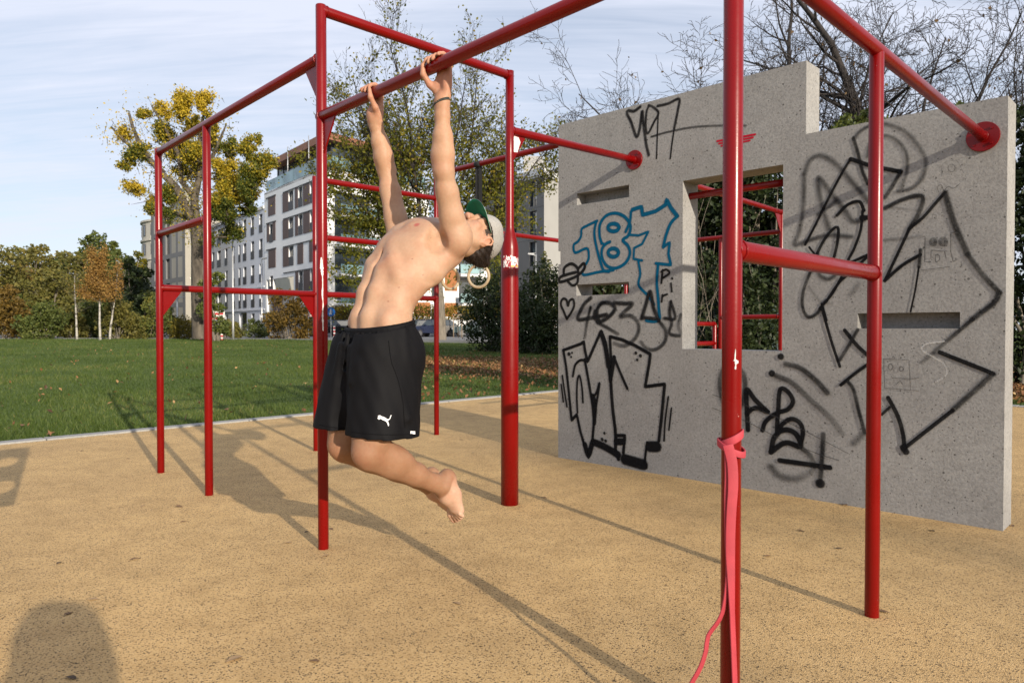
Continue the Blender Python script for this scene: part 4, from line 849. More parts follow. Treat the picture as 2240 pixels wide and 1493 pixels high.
# print on the left leg: a leaping cat mark, laid on the cloth by projecting along the outward direction
from mathutils.bvhtree import BVHTree
_bvh = BVHTree.FromPolygons([Vector(p) for p in SF.world(SV)], [tuple(q) for q in SQ])
def on_shorts(px, py, lift=0.0045):
    d = Vector(ray(px, py)).normalized(); h, nn, *_ = _bvh.ray_cast(Vector(CAMP), d)
    if h is None: return None
    if nn.dot(d) > 0: nn = -nn
    return h + nn * lift
PRINT = plain('white_print', (0.80, 0.80, 0.80), 0.5, 0.03, 20)
def print_patch(name, polys, label):
    V_, F_ = [], []
    for poly in polys:
        P = [on_shorts(*q_) for q_ in poly]
        if any(p is None for p in P): continue
        o = len(V_); V_ += [tuple(p - PO) for p in P]; F_.append(tuple(range(o, o + len(P))))
    me = bpy.data.meshes.new(name); me.from_pydata(V_, [], F_); me.materials.append(PRINT); bm = bmesh.new(); bm.from_mesh(me); bmesh.ops.triangulate(bm, faces=bm.faces, ngon_method='EAR_CLIP'); bm.to_mesh(me); bm.free()
    setp(link(name, me, sh_o), label)
cz = lambda L: [(680 + x * 380 / 1891, 880 + y * 300 / 1493) for x, y in L]
print_patch('cat_logo', [cz([(728, 152), (738, 140), (756, 140), (766, 150), (790, 156), (812, 168), (832, 182), (845, 180), (856, 168), (860, 150), (866, 138), (874, 136), (872, 144), (866, 156), (862, 172), (850, 186), (838, 194), (836, 206), (842, 220), (846, 236), (844, 254), (836, 254), (834, 240), (826, 222), (818, 206), (804, 200), (790, 194), (780, 190), (770, 182), (760, 176), (748, 178), (744, 184), (736, 184), (738, 174), (728, 176), (726, 168), (738, 164)])], 'white leaping cat mark')
print_patch('hem_trim', [[(896, 942), (906, 942.5), (906, 949), (896, 948)]], 'white tab at the hem')

# seams and hem stitching
def seam(pts, r_=.0011):
    P = [on_shorts(x, y, .0042) for x, y in resample(pts, 6)]; P = [p - PO for p in P if p is not None]
    if len(P) > 3: MB().tube(P, r_, 6).build('seam', CLOTH, sh_o)
seam([(850, 745), (856, 790), (870, 830), (881, 880), (885, 935)], .0008); seam([(772, 944), (820, 949), (870, 950), (900, 948)], .0009); seam([(700, 928), (725, 934), (748, 936)], .0009)
# cap: grey crown worn backwards off the face with a flat brim green underneath
CG = plain('heather_grey_wool', (0.33, 0.32, 0.30), 0.9, 0.16, 180, bumps=0.4, bscale=700); CGR = plain('green_underbrim', (0.004, 0.155, 0.075), 0.75, 0.12, 40, bumps=0.2, bscale=500); HAIRC = None
cap = thing('cap', None, None); cap.parent = man; cap.location = (0, 0, 0); setp(cap, 'grey wool cap with a green underside to its brim')
CF = Field((-.14, -.62, 1.28), (.14, -.22, 1.68), 0.0036, BR, BF, PM)
CF.ell(hp(0, -.010, .052), (.083, .103, .103), HA, 0.02); CF.ell(hp(0, .030, .075), (.070, .055, .072), HA, .03)
X, Y, Z = np.meshgrid(*CF.ax, indexing='ij', sparse=True)
Uc = (X - HC[0]) * hu[0] + (Y - HC[1]) * hu[1] + (Z - HC[2]) * hu[2]; Nc = (X - HC[0]) * hn[0] + (Y - HC[1]) * hn[1] + (Z - HC[2]) * hn[2]
CUT = lambda n: 0.036 + 0.14 * n
CF.D = np.maximum(CF.D, CUT(Nc) - Uc).astype(np.float32)
CV, CQ = CF.surface(); fc = CV[CQ].mean(1) - HC; keep = np.abs(fc @ hu - CUT(fc @ hn)) > .005
CQ = CQ[keep]; used = np.unique(CQ); mp_ = np.full(len(CV), -1); mp_[used] = np.arange(len(used))
co = person_part('cap_crown', CF, CV[used], mp_[CQ], CG, cap, 3)
so = co.modifiers.new('solid', 'SOLIDIFY'); so.thickness = 0.003; so.offset = -1
# seams on the crown panels and the button
mbc = MB()
for k in range(6):
    a = k * math.pi / 3 + .3; P = []
    for i in range(9):
        e = i / 8 * math.pi / 2 * .93; q_ = HC + hr_ * (.0845 * math.sin(e) * math.cos(a)) + hn * (-.010 + .1045 * math.sin(e) * math.sin(a)) + hu * (.052 + .1045 * math.cos(e)); P.append(Vector(CF.world(q_[None])[0]) - PO)
    mbc.tube(P, .0011, 5)
mbc.build('cap_seams', CG, co)
q_ = Vector(CF.world((HC + hn * -.010 + hu * .157)[None])[0]) - PO; MB().lathe([(.001, -.006), (.008, -.003), (.007, .003), (.001, .006)], q_, 10).build('cap_button', CG, cap)
def brim_pt(s_, t):
    """s_ across -1..1, t from the forehead out"""
    a = s_ * 1.28; ro = hp(.074 * math.sin(a), .092 * math.cos(a) - .004, CUT(.092 * math.cos(a)) + .006); L = .094 * math.cos(s_ * 1.40) ** .42 if abs(s_) < 1 else 0
    return ro + (hn * .90 + hu * -.27 + hr_ * .16 * s_) * L * t + hu * (-.010 * (s_ * s_) * t) + hu * .006 * t
ns, ntt = 25, 8; BV = np.array([brim_pt(-1 + 2 * i / (ns - 1), j / (ntt - 1)) for i in range(ns) for j in range(ntt)])
i_, j_ = np.meshgrid(np.arange(ns - 1), np.arange(ntt - 1), indexing='ij'); q0 = (i_ * ntt + j_).ravel(); BQ = np.stack([q0, q0 + ntt, q0 + ntt + 1, q0 + 1], 1)
def brim_half(off, mat, name, label=None):
    o = person_part(name, CF, BV + hu * off, BQ, mat, cap, 0, None, label); s_ = o.modifiers.new('solid', 'SOLIDIFY'); s_.thickness = .0018; s_.offset = 0; return o
brim_half(.0010, CG, 'brim'); brim_half(-.0010, CGR, 'brim_underside', 'bright green underside of the brim')

# hair
def mat_hair():
    m, t, b = nmat('dark_hair'); c = coords(t); n = noise(t, c, 120, 4, 0.7); r = ramp(t, [(0.3, (0.006, 0.004, 0.003)), (0.7, (0.026, 0.015, 0.010))], n.outputs['Fac']); t.links.new(r.outputs[0], b.inputs['Base Color']); b.inputs['Roughness'].default_value = 0.6; b.inputs['Specular IOR Level'].default_value = 0.25; return m
HM = mat_hair()
HF = Field((-.14, -.60, 1.22), (.14, -.20, 1.66), 0.0036, BR, BF, PM)
HF.ell(hp(0, -.016, .046), (.0775, .092, .089), HA, .02)
HF.ell(hp(0, -.062, -.010), (.062, .040, .060), HA, .03); HF.ell(hp(0, -.098, .020), (.040, .036, .040), HA, .02); HF.ell(hp(-.02, -.118, .046), (.030, .024, .028), HA, .02)
for s_ in (-1, 1):
    pass
X, Y, Z = np.meshgrid(*HF.ax, indexing='ij', sparse=True)
Rc = (X - HC[0]) * hr_[0] + (Y - HC[1]) * hr_[1] + (Z - HC[2]) * hr_[2]; Uc = (X - HC[0]) * hu[0] + (Y - HC[1]) * hu[1] + (Z - HC[2]) * hu[2]; Nc = (X - HC[0]) * hn[0] + (Y - HC[1]) * hn[1] + (Z - HC[2]) * hn[2]
# face, ears and neck stay clear; everything above the cap rim is under the cap
clear = np.minimum(Uc - (.036 + 99 * (Nc < .034) * 0 - .0), 9)
face = np.maximum(Nc - .046, -(0.0) + 0 * Nc)
HF.D = np.maximum(HF.D, np.where((Nc > .010 + .35 * np.maximum(Uc - .03, 0)) & (Uc < .095), .02, -1)); HF.D = np.maximum(HF.D, np.where((Nc > -.030) & (Nc < .019) & (Uc < .032) & (np.abs(Rc) > .05), .02, -1)).astype(np.float32)
HF.D = np.maximum(HF.D, np.where((Nc > -.026) & (Uc < .008), .02, -1)).astype(np.float32)
strand = 0.0011 * np.sin(300 * Rc + 30 * np.sin(25 * Uc)) + 0.0012 * np.sin(170 * Uc + 140 * Nc + 3 * np.sin(60 * Rc)); HF.D = (HF.D + strand).astype(np.float32)
HF.D = np.maximum(HF.D, Uc - CUT(Nc) - .016).astype(np.float32)
hv, hq = HF.surface(); person_part('hair', HF, hv, hq, HM, man, 4)
# short strands to break the outline of the hair
rg = np.random.default_rng(3); sel = rg.choice(len(hv), 1300); hvw = HF.world(hv) - np.array(PO); ctr = HF.world(HC[None])[0] - np.array(PO); mbh = MB()
bk = Vector(HF.world((HC - hn)[None])[0] - HF.world(HC[None])[0])
for j in sel:
    p = Vector(hvw[j]); rel = hv[j] - HC
    if rel @ hn > .03: continue
    d = (p - Vector(ctr)).normalized() * .35 + bk * .55 + Vector(rg.normal(0, .35, 3)) + Vector((0, 0, -.5)); d.normalize(); L = rg.uniform(.008, .022); a_ = d.orthogonal().normalized() * .0011
    mbh.add([p - a_, p + a_, p + d * L], [(0, 1, 2)])
mbh.build('hair_strands', HM, man).__setitem__('kind', 'stuff')
# wristband on the near wrist
wn_, en_ = np.array(ARM[-1][2]), np.array(ARM[-1][1]); ax_ = (wn_ - en_) / np.linalg.norm(wn_ - en_); c_ = wn_ - ax_ * .006; P = []
for i in range(28):
    a = 2 * math.pi * i / 28; q_ = c_ + np.array([1, 0, 0]) * .0345 * math.cos(a) + np.array([0, 1, 0]) * .0285 * math.sin(a) + ax_ * (.010 * math.cos(a + 2.5) + .0); P.append(Vector(B.world(q_[None])[0]) - PO)
WB = plain('dark_cord', (0.03, 0.035, 0.03), 0.7, 0.5, 300)
mbw = MB().tube(P, .0031, 8, closed=True); mbw.tube([p + Vector((0, 0, .005)) for p in P], .0022, 8, closed=True); mbw.build('wristband', WB, man)

# the photographer, kneeling behind the camera; only the shadow falls in the picture
PF = Field((-.45, -.75, .13), (.45, .30, 1.34), 0.012, (1, 0, 0), (0, 1, 0), (0.055, -0.23, -.15))
PF.ell((0, 0, 1.14), (.083, .10, .118), None, .03); PF.cone((0, -.03, 1.04), (0, -.05, .93), .055, .065, .04)
PF.ecap((0, -.06, .90), (0, -.12, .45), (.17, .11), (.16, .115), .05)
for s_ in (-1, 1):
    PF.chain([(s_ * .17, -.06, .93), (s_ * .185, .0, .80), (s_ * .125, .10, .98)], [.062, .055, .042], .05); PF.ell((s_ * .115, .115, 1.05), (.048, .04, .055), None, .04)
PF.chain([(-.09, -.12, .44), (-.11, .26, .50), (-.11, .20, .06), (-.11, .27, .03)], [.095, .065, .048, .04], .04); PF.chain([(.09, -.12, .44), (.12, .12, .07), (.12, -.32, .06), (.12, -.42, .04)], [.095, .065, .05, .04], .04)
PF.ell((.065, .03, 1.155), (.125, .08, .10), None, .04); PF.ell((.075, .05, 1.06), (.13, .075, .115), None, .05); PF.ell((.12, .0, .98), (.10, .09, .14), None, .05); PF.ell((-.17, -.05, .93), (.13, .09, .10), None, .06); PF.ell((-.25, -.03, .84), (.12, .09, .16), None, .06); PF.ell((-.36, -.03, .66), (.09, .09, .18), None, .06)
pv, pq = PF.surface(); DK = plain('dark_jacket', (0.03, 0.035, 0.05), 0.8, 0.3)
ph_ = thing('person', 'kneeling photographer in dark clothes behind the viewpoint', 'person', (0.055, -0.23, 0)); person_part('body', PF, pv, pq, DK, ph_, 1, None, None, (0.055, -0.23, 0.0))
# ================================================================== BUILDINGS AND STREET
PLASTER = plain('white_render', (0.75, 0.755, 0.75), 0.85, 0.05, 0.6); PALE = plain('pale_blue_render', (0.57, 0.595, 0.64), 0.85, 0.05, 0.6); BROWN = plain('brown_panel', (0.085, 0.050, 0.042), 0.6, 0.1, 2)
DARKG = plain('dark_frame', (0.03, 0.03, 0.035), 0.5, 0.1); RUST = plain('rust_roof_edge', (0.25, 0.105, 0.055), 0.6, 0.12, 1); GREYW = plain('grey_cladding', (0.165, 0.165, 0.165), 0.8, 0.08, 0.5); LIGHTW = plain('light_grey_render', (0.34, 0.33, 0.31), 0.85, 0.05, 0.5)
WHITEC = plain('white_concrete', (0.66, 0.66, 0.66), 0.8, 0.05, 1); ORANGE = plain('orange_panel', (0.30, 0.105, 0.025), 0.7, 0.12, 2); BEIGE = plain('beige_render', (0.33, 0.31, 0.26), 0.85, 0.05, 0.5); CREAM = plain('cream_stone', (0.42, 0.395, 0.345), 0.85, 0.06, 0.7); STEEL = plain('galvanised_steel', (0.45, 0.46, 0.47), 0.45, 0.08, 4, 0.6)
GLASS = mat_glass('window_glass'); TERR = mat_glass('terrace_glass', (0.16, 0.26, 0.28), 0.06); CURT = plain('pale_curtain', (0.58, 0.57, 0.54), 0.9, 0.1, 4)
GZ = 0.28                                                         # street level
class Facade:
    """vertical wall plane: starts at ground point p (x,y), runs along direction d (x,y); n points out to the viewer"""
    def __init__(s, px, Y, vpx=None, d=None):
        s.p = Vector(at_depth(px, HOR, Y)); s.p.z = 0
        s.d = Vector(((vpx - 1120) / FPX, 1, 0)).normalized() if d is None else Vector(d)
        n = Vector((-s.d.y, s.d.x, 0)); s.n = n if n.dot(s.p) < 0 else -n; s.rz = math.atan2(s.d.y, s.d.x)
    def s_of(s, px):
        t = (px - 1120) / FPX; return (t * s.p.y - s.p.x) / (s.d.x - t * s.d.y)
    def z_of(s, px, py):
        q = s.p + s.d * s.s_of(px); return CAMH + (HOR - py) / FPX * q.y
    def pt(s, a, z, out=0.0): q = s.p + s.d * a + s.n * out; return Vector((q.x, q.y, z))
WIN_CACHE = {}
def wall_with_holes(name, fc, a0, a1, z0, z1, holes, depth, mat, parent, off):
    """outer skin with real openings; reveals go in by depth"""
    us_ = sorted({a0, a1, *[h[0] for h in holes], *[h[1] for h in holes]}); zs_ = sorted({z0, z1, *[h[2] for h in holes], *[h[3] for h in holes]}); mb = MB()
    inh = lambda u, z: any(h[0] < u < h[1] and h[2] < z < h[3] for h in holes)
    for i in range(len(us_) - 1):
        j = 0
        while j < len(zs_) - 1:
            u = (us_[i] + us_[i + 1]) / 2
            if inh(u, (zs_[j] + zs_[j + 1]) / 2): j += 1; continue
            k = j
            while k + 1 < len(zs_) - 1 and not inh(u, (zs_[k + 1] + zs_[k + 2]) / 2): k += 1
            mb.add([fc.pt(us_[i], zs_[j]), fc.pt(us_[i + 1], zs_[j]), fc.pt(us_[i + 1], zs_[k + 1]), fc.pt(us_[i], zs_[k + 1])], [(0, 1, 2, 3)]); j = k + 1
    for a, b, c, d in holes:
        f = [fc.pt(a, c), fc.pt(b, c), fc.pt(b, d), fc.pt(a, d)]; g = [fc.pt(a, c, -depth), fc.pt(b, c, -depth), fc.pt(b, d, -depth), fc.pt(a, d, -depth)]
        mb.add(f + g, [(i, (i + 1) % 4, 4 + (i + 1) % 4, 4 + i) for i in range(4)])
    return mb.build(name, mat, parent, None, 0, off)
def window(fc, a0, a1, z0, z1, parent, off, depth=0.16, kind='french', shutter=0, glass=None, rail=True, curtain=False):
    """window part with sub-parts, origin at its lower left corner; shutter: -1 left, 1 right, width of one window"""
    w_, h_ = round(a1 - a0, 2), round(z1 - z0, 2); key = (w_, h_, kind, round(fc.rz, 3), depth, curtain)
    if key not in WIN_CACHE:
        fr = MB(); t = 0.07
        sg = 1 if fc.n.dot(Vector((-fc.d.y, fc.d.x, 0))) > 0 else -1
        Y = -sg * depth
        fr.box((t / 2, Y, h_ / 2), (t, .06, h_)); fr.box((w_ - t / 2, Y, h_ / 2), (t, .06, h_)); fr.box((w_ / 2, Y, h_ - t / 2), (w_ - 2 * t, .06, t)); fr.box((w_ / 2, Y, t / 2), (w_ - 2 * t, .06, t))
        if w_ > 1.0: fr.box((w_ / 2, Y, h_ / 2), (t * .8, .05, h_ - 2 * t))
        pn = MB().box((w_ / 2, Y - sg * .02, h_ / 2), (w_ - t, .02, h_ - t)); rl = None
        if kind == 'french':
            rl = MB().box((w_ / 2, sg * .03, .50), (w_ - .02, .03, .98))
        ct = MB().box((w_ * .26, Y - sg * -.008 + sg * .004, h_ * .62), (w_ * .34, .012, h_ * .68)) if curtain else None
        WIN_CACHE[key] = (fr.mesh('window', DARKG), pn.mesh('pane', glass or GLASS), rl.mesh('balustrade', DARKG) if rl else None, ct.mesh('curtain', CURT) if ct else None)
    fm, pm, rm, cm = WIN_CACHE[key]
    o = link('window', fm, parent, fc.pt(a0, z0) - Vector(off), fc.rz); link('pane', pm, o)
    if rm and rail: link('railing', rm, o)
    if cm: link('curtain', cm, o)
    return o
def panel(name, fc, a0, a1, z0, z1, mat, parent, off, out=0.05, th=0.06):
    f = lambda a, z, h: tuple(fc.pt(a, z, h)); return MB().prism([(a0, z0), (a1, z0), (a1, z1), (a0, z1)], out - th, out, 0, f).build(name, mat, parent, None, 0, off)
def slabbox(name, pts, z0, z1, mat, parent, off):
    return MB().prism([(p.x, p.y) for p in pts], z0, z1).build(name, mat, parent, None, 0, off)

# ---- white apartment block with brown sliding shutters
fl = Facade(714, 73, -120); fr_ = Facade(714, 73, 2307)
OFF = (fl.p.x, fl.p.y, 0)
apt = thing('apartment_building', 'white apartment block with brown sliding shutters and a glazed roof storey', 'building', OFF)
L1, L2, LR = fl.s_of(580), fl.s_of(456), 15.0
ZP = fl.z_of(665, 388)
holes = []; wins = []
cols = [(1.95, 2.85), (3.7, 4.7), (6.6, 8.0)]
rows = [(fl.z_of(665, a), fl.z_of(665, b)) for a, b in ((451, 407), (512, 468), (576, 532), (637, 592))]
sA = lambda x: fl.s_of(300 + x * 0.268)
wx = [(sA(1450), sA(1417)), (sA(1355), sA(1322)), (sA(1280), sA(1242)), (sA(1112), sA(1085))]
pxs = [(sA(1413), sA(1362)), (sA(1318), sA(1296)), (sA(1240), sA(1196))]
rng_ = random.Random(2)
for r, (zb0, zt0) in enumerate(rows):
    for c_i, (a, b) in enumerate(wx):
        if c_i == 3 and r in (0, 2): continue
        if c_i == 2 and r == 3: continue
        if c_i in (0, 1) and r == 2: continue
        holes.append((a, b, zb0, zt0)); wins.append((a, b, zb0, zt0, c_i))
GE0, GE1 = sA(1280), sA(1060); holes.append((GE0, GE1, 0.4, fl.z_of(640, 604)))
g_ = fl.z_of(665, 690)
for a, b in wx[:2]: holes.append((a, b, .6, 3.3)); wins.append((a, b, .6, 3.3, 9))
wall_with_holes('wall', fl, 0, L1, GZ - .1, ZP, holes, 0.28, PLASTER, apt, OFF)
for a, b, c, d, k in wins: window(fl, a, b, c, d, apt, OFF, 0.2, curtain=(k in (0, 1)))
MB().prism([(fl.pt(GE0, 0, -.3).x, fl.pt(GE0, 0, -.3).y), (fl.pt(GE1, 0, -.3).x, fl.pt(GE1, 0, -.3).y), (fl.pt(GE1, 0, -.35).x, fl.pt(GE1, 0, -.35).y), (fl.pt(GE0, 0, -.35).x, fl.pt(GE0, 0, -.35).y)], .3, 5.2).build('recess_wall', LIGHTW, apt, None, 0, OFF)
panel('panel', fl, sA(1170), sA(1092), .5, 5.0, BROWN, apt, OFF, -.22)
for r, (zb0, zt0) in enumerate(rows):
    for i, (a, b) in enumerate(pxs):
        if r == 2 and i < 2: continue
        if r == 3 and i == 2: continue
        panel('shutter', fl, a, b, zb0, zt0, BROWN, apt, OFF, .05)
    if r != 3:
        a0_, a1_ = (sA(1135), sA(1078)) if r in (0, 2) else (sA(1135), sA(1113))
        panel('shutter', fl, a0_, a1_, zb0 + .15, zt0 + .1, BROWN, apt, OFF, .05)
        if r == 1: panel('shutter', fl, sA(1084), sA(1066), zb0 + .15, zt0 + .1, BROWN, apt, OFF, .05)
        panel('ledge', fl, sA(1140), sA(1062), zt0 + .12, zt0 + .24, DARKG, apt, OFF, .10, .12)
    if r == 2:
        panel('shutter', fl, sA(1360), sA(1314), zb0, zt0, BROWN, apt, OFF, .05); panel('shutter', fl, sA(1450), sA(1410), zb0, zt0, BROWN, apt, OFF, .05)
    panel('ledge', fl, 0.3, sA(1200), zt0 + .04, zt0 + .13, DARKG, apt, OFF, .09, .1)
for a, b in ((sA(1413), sA(1362)), (sA(1318), sA(1296))): panel('shutter', fl, a, b, .5, 3.3, BROWN, apt, OFF, .05)
# front facade to the right: loggias, slabs, glass
zs_r = [3.55, 6.6, 9.65, 12.7, 15.5]
hr2 = [(1.1, 6.2, z0 + .55, z0 + 2.75) for z0 in [.6] + zs_r[:3]] + [(1.1, 6.2, 13.2, 15.2)] + [(7.4, 12.5, z0 + .55, z0 + 2.75) for z0 in [.6] + zs_r[:3]]
wall_with_holes('wall', fr_, 0, LR, GZ - .1, ZP, hr2, 0.6, PLASTER, apt, OFF)
for a, b, c, d in hr2: window(fr_, a, b, c, d, apt, OFF, 0.55, 'plain')
def balcony(fc, a0, a1, z, parent, off, out=1.3):
    s_ = slabbox('balcony', [fc.pt(a0, 0, .01), fc.pt(a1, 0, .01), fc.pt(a1, 0, out), fc.pt(a0, 0, out)], z - .16, z + .10, WHITEC, parent, off)
    q = [fc.pt(a0, 0, out - .05), fc.pt(a1, 0, out - .05), fc.pt(a1, 0, out - .08), fc.pt(a0, 0, out - .08)]
    slabbox('glass_railing', q, z + .15, z + 1.05, TERR, s_, off); return s_
for z in zs_r[:4]: balcony(fr_, .9, 6.4, z, apt, OFF)
# roof slab, glazed top storey set back, terrace glass, rust coloured roof edge
qa = [fl.pt(L1, 0), fl.pt(0, 0), fr_.pt(LR, 0), fr_.pt(LR, 0) + (fl.pt(L1, 0) - fl.p)]
slabbox('roof_slab', qa, ZP - .25, ZP, WHITEC, apt, OFF)
def inset(e):
    c = fl.p; return [c + fl.d * (L1 - .5) + fr_.d * e, c + fl.d * e + fr_.d * e, c + fr_.d * (LR - .5) + fl.d * e, c + fr_.d * (LR - .5) + fl.d * (L1 - .5)]
zt2 = fl.z_of(692, 313); zt3 = fl.z_of(692, 297)
slabbox('roof_storey', inset(1.6), ZP, zt2, GLASS, apt, OFF); slabbox('roof', inset(.35), zt2, zt3, RUST, apt, OFF)
mb = MB()
for k in range(10):
    q = fl.p + fl.d * (1.6 + k * 1.7) + fr_.d * 1.56; mb.box((q.x, q.y, (ZP + zt2) / 2), (.07, .07, zt2 - ZP), 0, fl.rz)
for k in range(8):
    q = fl.p + fr_.d * (1.6 + k * 1.7) + fl.d * 1.56; mb.box((q.x, q.y, (ZP + zt2) / 2), (.07, .07, zt2 - ZP), 0, fr_.rz)
setp(mb.build('mullions', DARKG, apt, None, 0, OFF), kind='stuff')
for k in range(6): panel('terrace_glass', fl, .1 + k * 2.9, 2.9 + k * 2.9, ZP + .1, ZP + 1.35, TERR, apt, OFF, -.1, .03)
for k in range(5): panel('terrace_glass', fr_, .1 + k * 2.9, 2.9 + k * 2.9, ZP + .1, ZP + 1.35, TERR, apt, OFF, -.1, .03)
for k in range(2):
    q = fl.pt(5 + 6 * k, 0, -.3); MB().tube([(q.x, q.y, ZP), (q.x, q.y, zt3 + .5)], .05, 6).build('pole', STEEL, apt, None, 0, OFF)

# ---- pale row house continuing to the left
ap2 = thing('terraced_building', 'long pale blue grey block with rows of narrow tall windows behind the street lamp', 'building', tuple(fl.pt(L1 + .05, 0)))
OF2 = tuple(fl.pt(L1 + .05, 0)); Z2 = 15.6; hl = []
cw = [sA(1028), sA(960), sA(896), sA(848)]
cs = [(sA(1028), sA(1002)), (sA(960), sA(934)), (sA(896), sA(870)), (sA(848), sA(833)), (sA(800), sA(790)), (sA(742), sA(722)), (sA(688), sA(660)), (sA(634), sA(616)), (sA(590), sA(574))]
for k in range(10): cs.append((cs[-1][0] + 2.5, cs[-1][1] + 2.5))
cs = [c for c in cs if c[1] < L2 + 14]
for f_i in range(5):
    for a, b in cs: hl.append((a, b, .75 + 3.02 * f_i + (0 if f_i else -.1), 3.0 + 3.02 * f_i))
door_h = (sA(896), sA(834)); hl = [h for h in hl if not (h[2] < 2 and h[0] > door_h[0] - 1 and h[1] < door_h[1] + 1)]
wall_with_holes('wall', fl, L1 + .05, L2 + 15, GZ - .1, Z2, hl + [(door_h[0], door_h[1], .3, 3.2)], .25, PALE, ap2, OF2)
for i, h in enumerate(hl): window(fl, *h, ap2, OF2, .2, curtain=(i * 7 % 3 != 0))
panel('door', fl, door_h[0] + .1, door_h[1] - .1, .3, 3.1, GLASS, ap2, OF2, -.2)
panel('string_course', fl, L1 + .06, L2 + 15, 6.1, 6.3, PALE, ap2, OF2, .12, .11); panel('string_course', fl, L1 + .06, L2 + 15, 3.35, 3.5, PALE, ap2, OF2, .1, .09)
q = [fl.pt(L1 + .05, 0, .15), fl.pt(L2 + 15, 0, .15), fl.pt(L2 + 15, 0, -12), fl.pt(L1 + .05, 0, -12)]; slabbox('roof', q, Z2, Z2 + .35, WHITEC, ap2, OF2)

# ---- dark gridded block with a beige end wall, and the curved cream block beyond
fg = Facade(406, 92, -300); OF3 = (fg.p.x, fg.p.y, 0)
gb = thing('office_building', 'dark grey gridded block with a tall beige end wall behind the yellow poplar', 'building', OF3)
Zg = fg.z_of(406, 440); hg = []
for f_i in range(6):
    for k in range(5): hg.append((1.0 + 2.6 * k, 2.7 + 2.6 * k, 1.2 + 3.3 * f_i, 3.9 + 3.3 * f_i))
hg = [h for h in hg if h[3] < Zg - .3]
wall_with_holes('wall', fg, 0, 14.5, 0, Zg, hg, .3, GREYW, gb, OF3)
for h in hg: window(fg, *h, gb, OF3, .25, 'plain')
fe = Facade(406, 92, 2900); Ze = fe.z_of(412, 411)
q = [fe.pt(0, 0), fe.pt(fe.s_of(433), 0), fe.pt(fe.s_of(433), 0) + fg.d * 6, fg.pt(6, 0)]; slabbox('end_wall', [p - fg.n * .02 for p in q], 0, Ze, BEIGE, gb, OF3)
OF4 = tuple(at_depth(350, HOR, 125) * np.array([1, 1, 0])); cb = thing('curved_building', 'cream building with a curved corner far behind the dark gridded block', 'building', OF4)
cc = Vector(at_depth(436, HOR, 128)); Rc_ = 9.0; mb = MB(); Zc = 1.06 + (HOR - 487) / FPX * 124; nseg = 16
cA = [math.radians(170 + 8.5 * k) for k in range(nseg + 1)]; ring_ = [Vector((cc.x + Rc_ * math.cos(a), cc.y + Rc_ * math.sin(a), 0)) for a in cA]
slabbox('wall', ring_ + [Vector((cc.x + 16, cc.y - Rc_ * .9, 0)), Vector((cc.x + 16, cc.y + 4, 0))], 0, Zc, CREAM, cb, OF4)
for f_i in range(6):
    zc = Zc - 2.6 - 3.2 * f_i
    slabbox('cornice', [Vector((cc.x + (Rc_ + .25) * math.cos(a), cc.y + (Rc_ + .25) * math.sin(a), 0)) for a in cA] + [Vector((cc.x, cc.y, 0))], zc + 2.25, zc + 2.55, CREAM, cb, OF4)
    for k in range(nseg):
        if k % 2: continue
        a = cA[k] + .074; f = Facade.__new__(Facade); f.p = Vector((cc.x + Rc_ * math.cos(a), cc.y + Rc_ * math.sin(a), 0)); f.d = Vector((-math.sin(a), math.cos(a), 0)); f.n = Vector((math.cos(a), math.sin(a), 0)); f.rz = math.atan2(f.d.y, f.d.x)
        o = window(f, -.45, .45, zc - .05, zc + 1.75, cb, OF4, -.04, 'plain', rail=False)

# ---- low white wing with orange panels, and the grey block on the right
fw = Facade(893, 70, 2307 + 2500); OF5 = (fw.p.x, fw.p.y, 0)
wing = thing('apartment_wing', 'white apartment wing with orange wall panels and grey balconies behind the hanging rings', 'building', OF5)
a1_ = fw.s_of(1066); Zw = fw.z_of(980, 548); hh = []
wa = lambda x: fw.s_of(x)
for z0 in (.6, 3.6, 6.5):
    hh.append((wa(944), wa(966), z0 + .4, z0 + 2.4)); hh.append((wa(1004), wa(1046), z0 + .2, z0 + 2.5))
wall_with_holes('wall', fw, 0, a1_, 0, Zw, hh, .3, PLASTER, wing, OF5)
for h in hh: window(fw, *h, wing, OF5, .25, 'plain')
for z0, z1 in ((fw.z_of(980, 636), fw.z_of(980, 590)), (fw.z_of(980, 692), fw.z_of(980, 662))):
    panel('wall_panel', fw, wa(973), wa(1000), z0, z1, ORANGE, wing, OF5, .04, .05); panel('wall_panel', fw, wa(905), wa(941), z0, z1, ORANGE, wing, OF5, .04, .05)
for z in (3.5, 6.4): balcony(fw, wa(1000), wa(1050), z, wing, OF5, 1.2)
q = [fw.pt(0, 0, .2), fw.pt(a1_, 0, .2), fw.pt(a1_, 0, -9), fw.pt(0, 0, -9)]; slabbox('roof', q, Zw, Zw + .3, WHITEC, wing, OF5)

f1 = Facade(1190, 66, 110); f2 = Facade(1190, 66, 1880); OF6 = (f1.p.x, f1.p.y, 0)
grey = thing('grey_building', 'grey clad block with tall narrow windows and white roof edge near the wall', 'building', OF6)
LG = f1.s_of(1062); Zr = f1.z_of(1190, 385); hh = []
for r, (yt, yb) in enumerate(((396, 452), (462, 516), (529, 582), (596, 650), (662, 706))):
    for xl, xr in ((1174, 1158), (1130, 1122), (1092, 1080)):
        a, b = f1.s_of(xl), f1.s_of(xr); hh.append((a, b, f1.z_of(1166, yb), f1.z_of(1166, yt)))
wall_with_holes('wall', f1, 0, LG, 0, Zr, hh, .3, GREYW, grey, OF6)  # darker wall colour paints in the shade on this side of the block
for i, h in enumerate(hh): window(f1, *h, grey, OF6, .22, 'plain', curtain=(i % 3 == 0))
wall_with_holes('wall', f2, 0, 14, 0, Zr, [], .3, LIGHTW, grey, OF6)
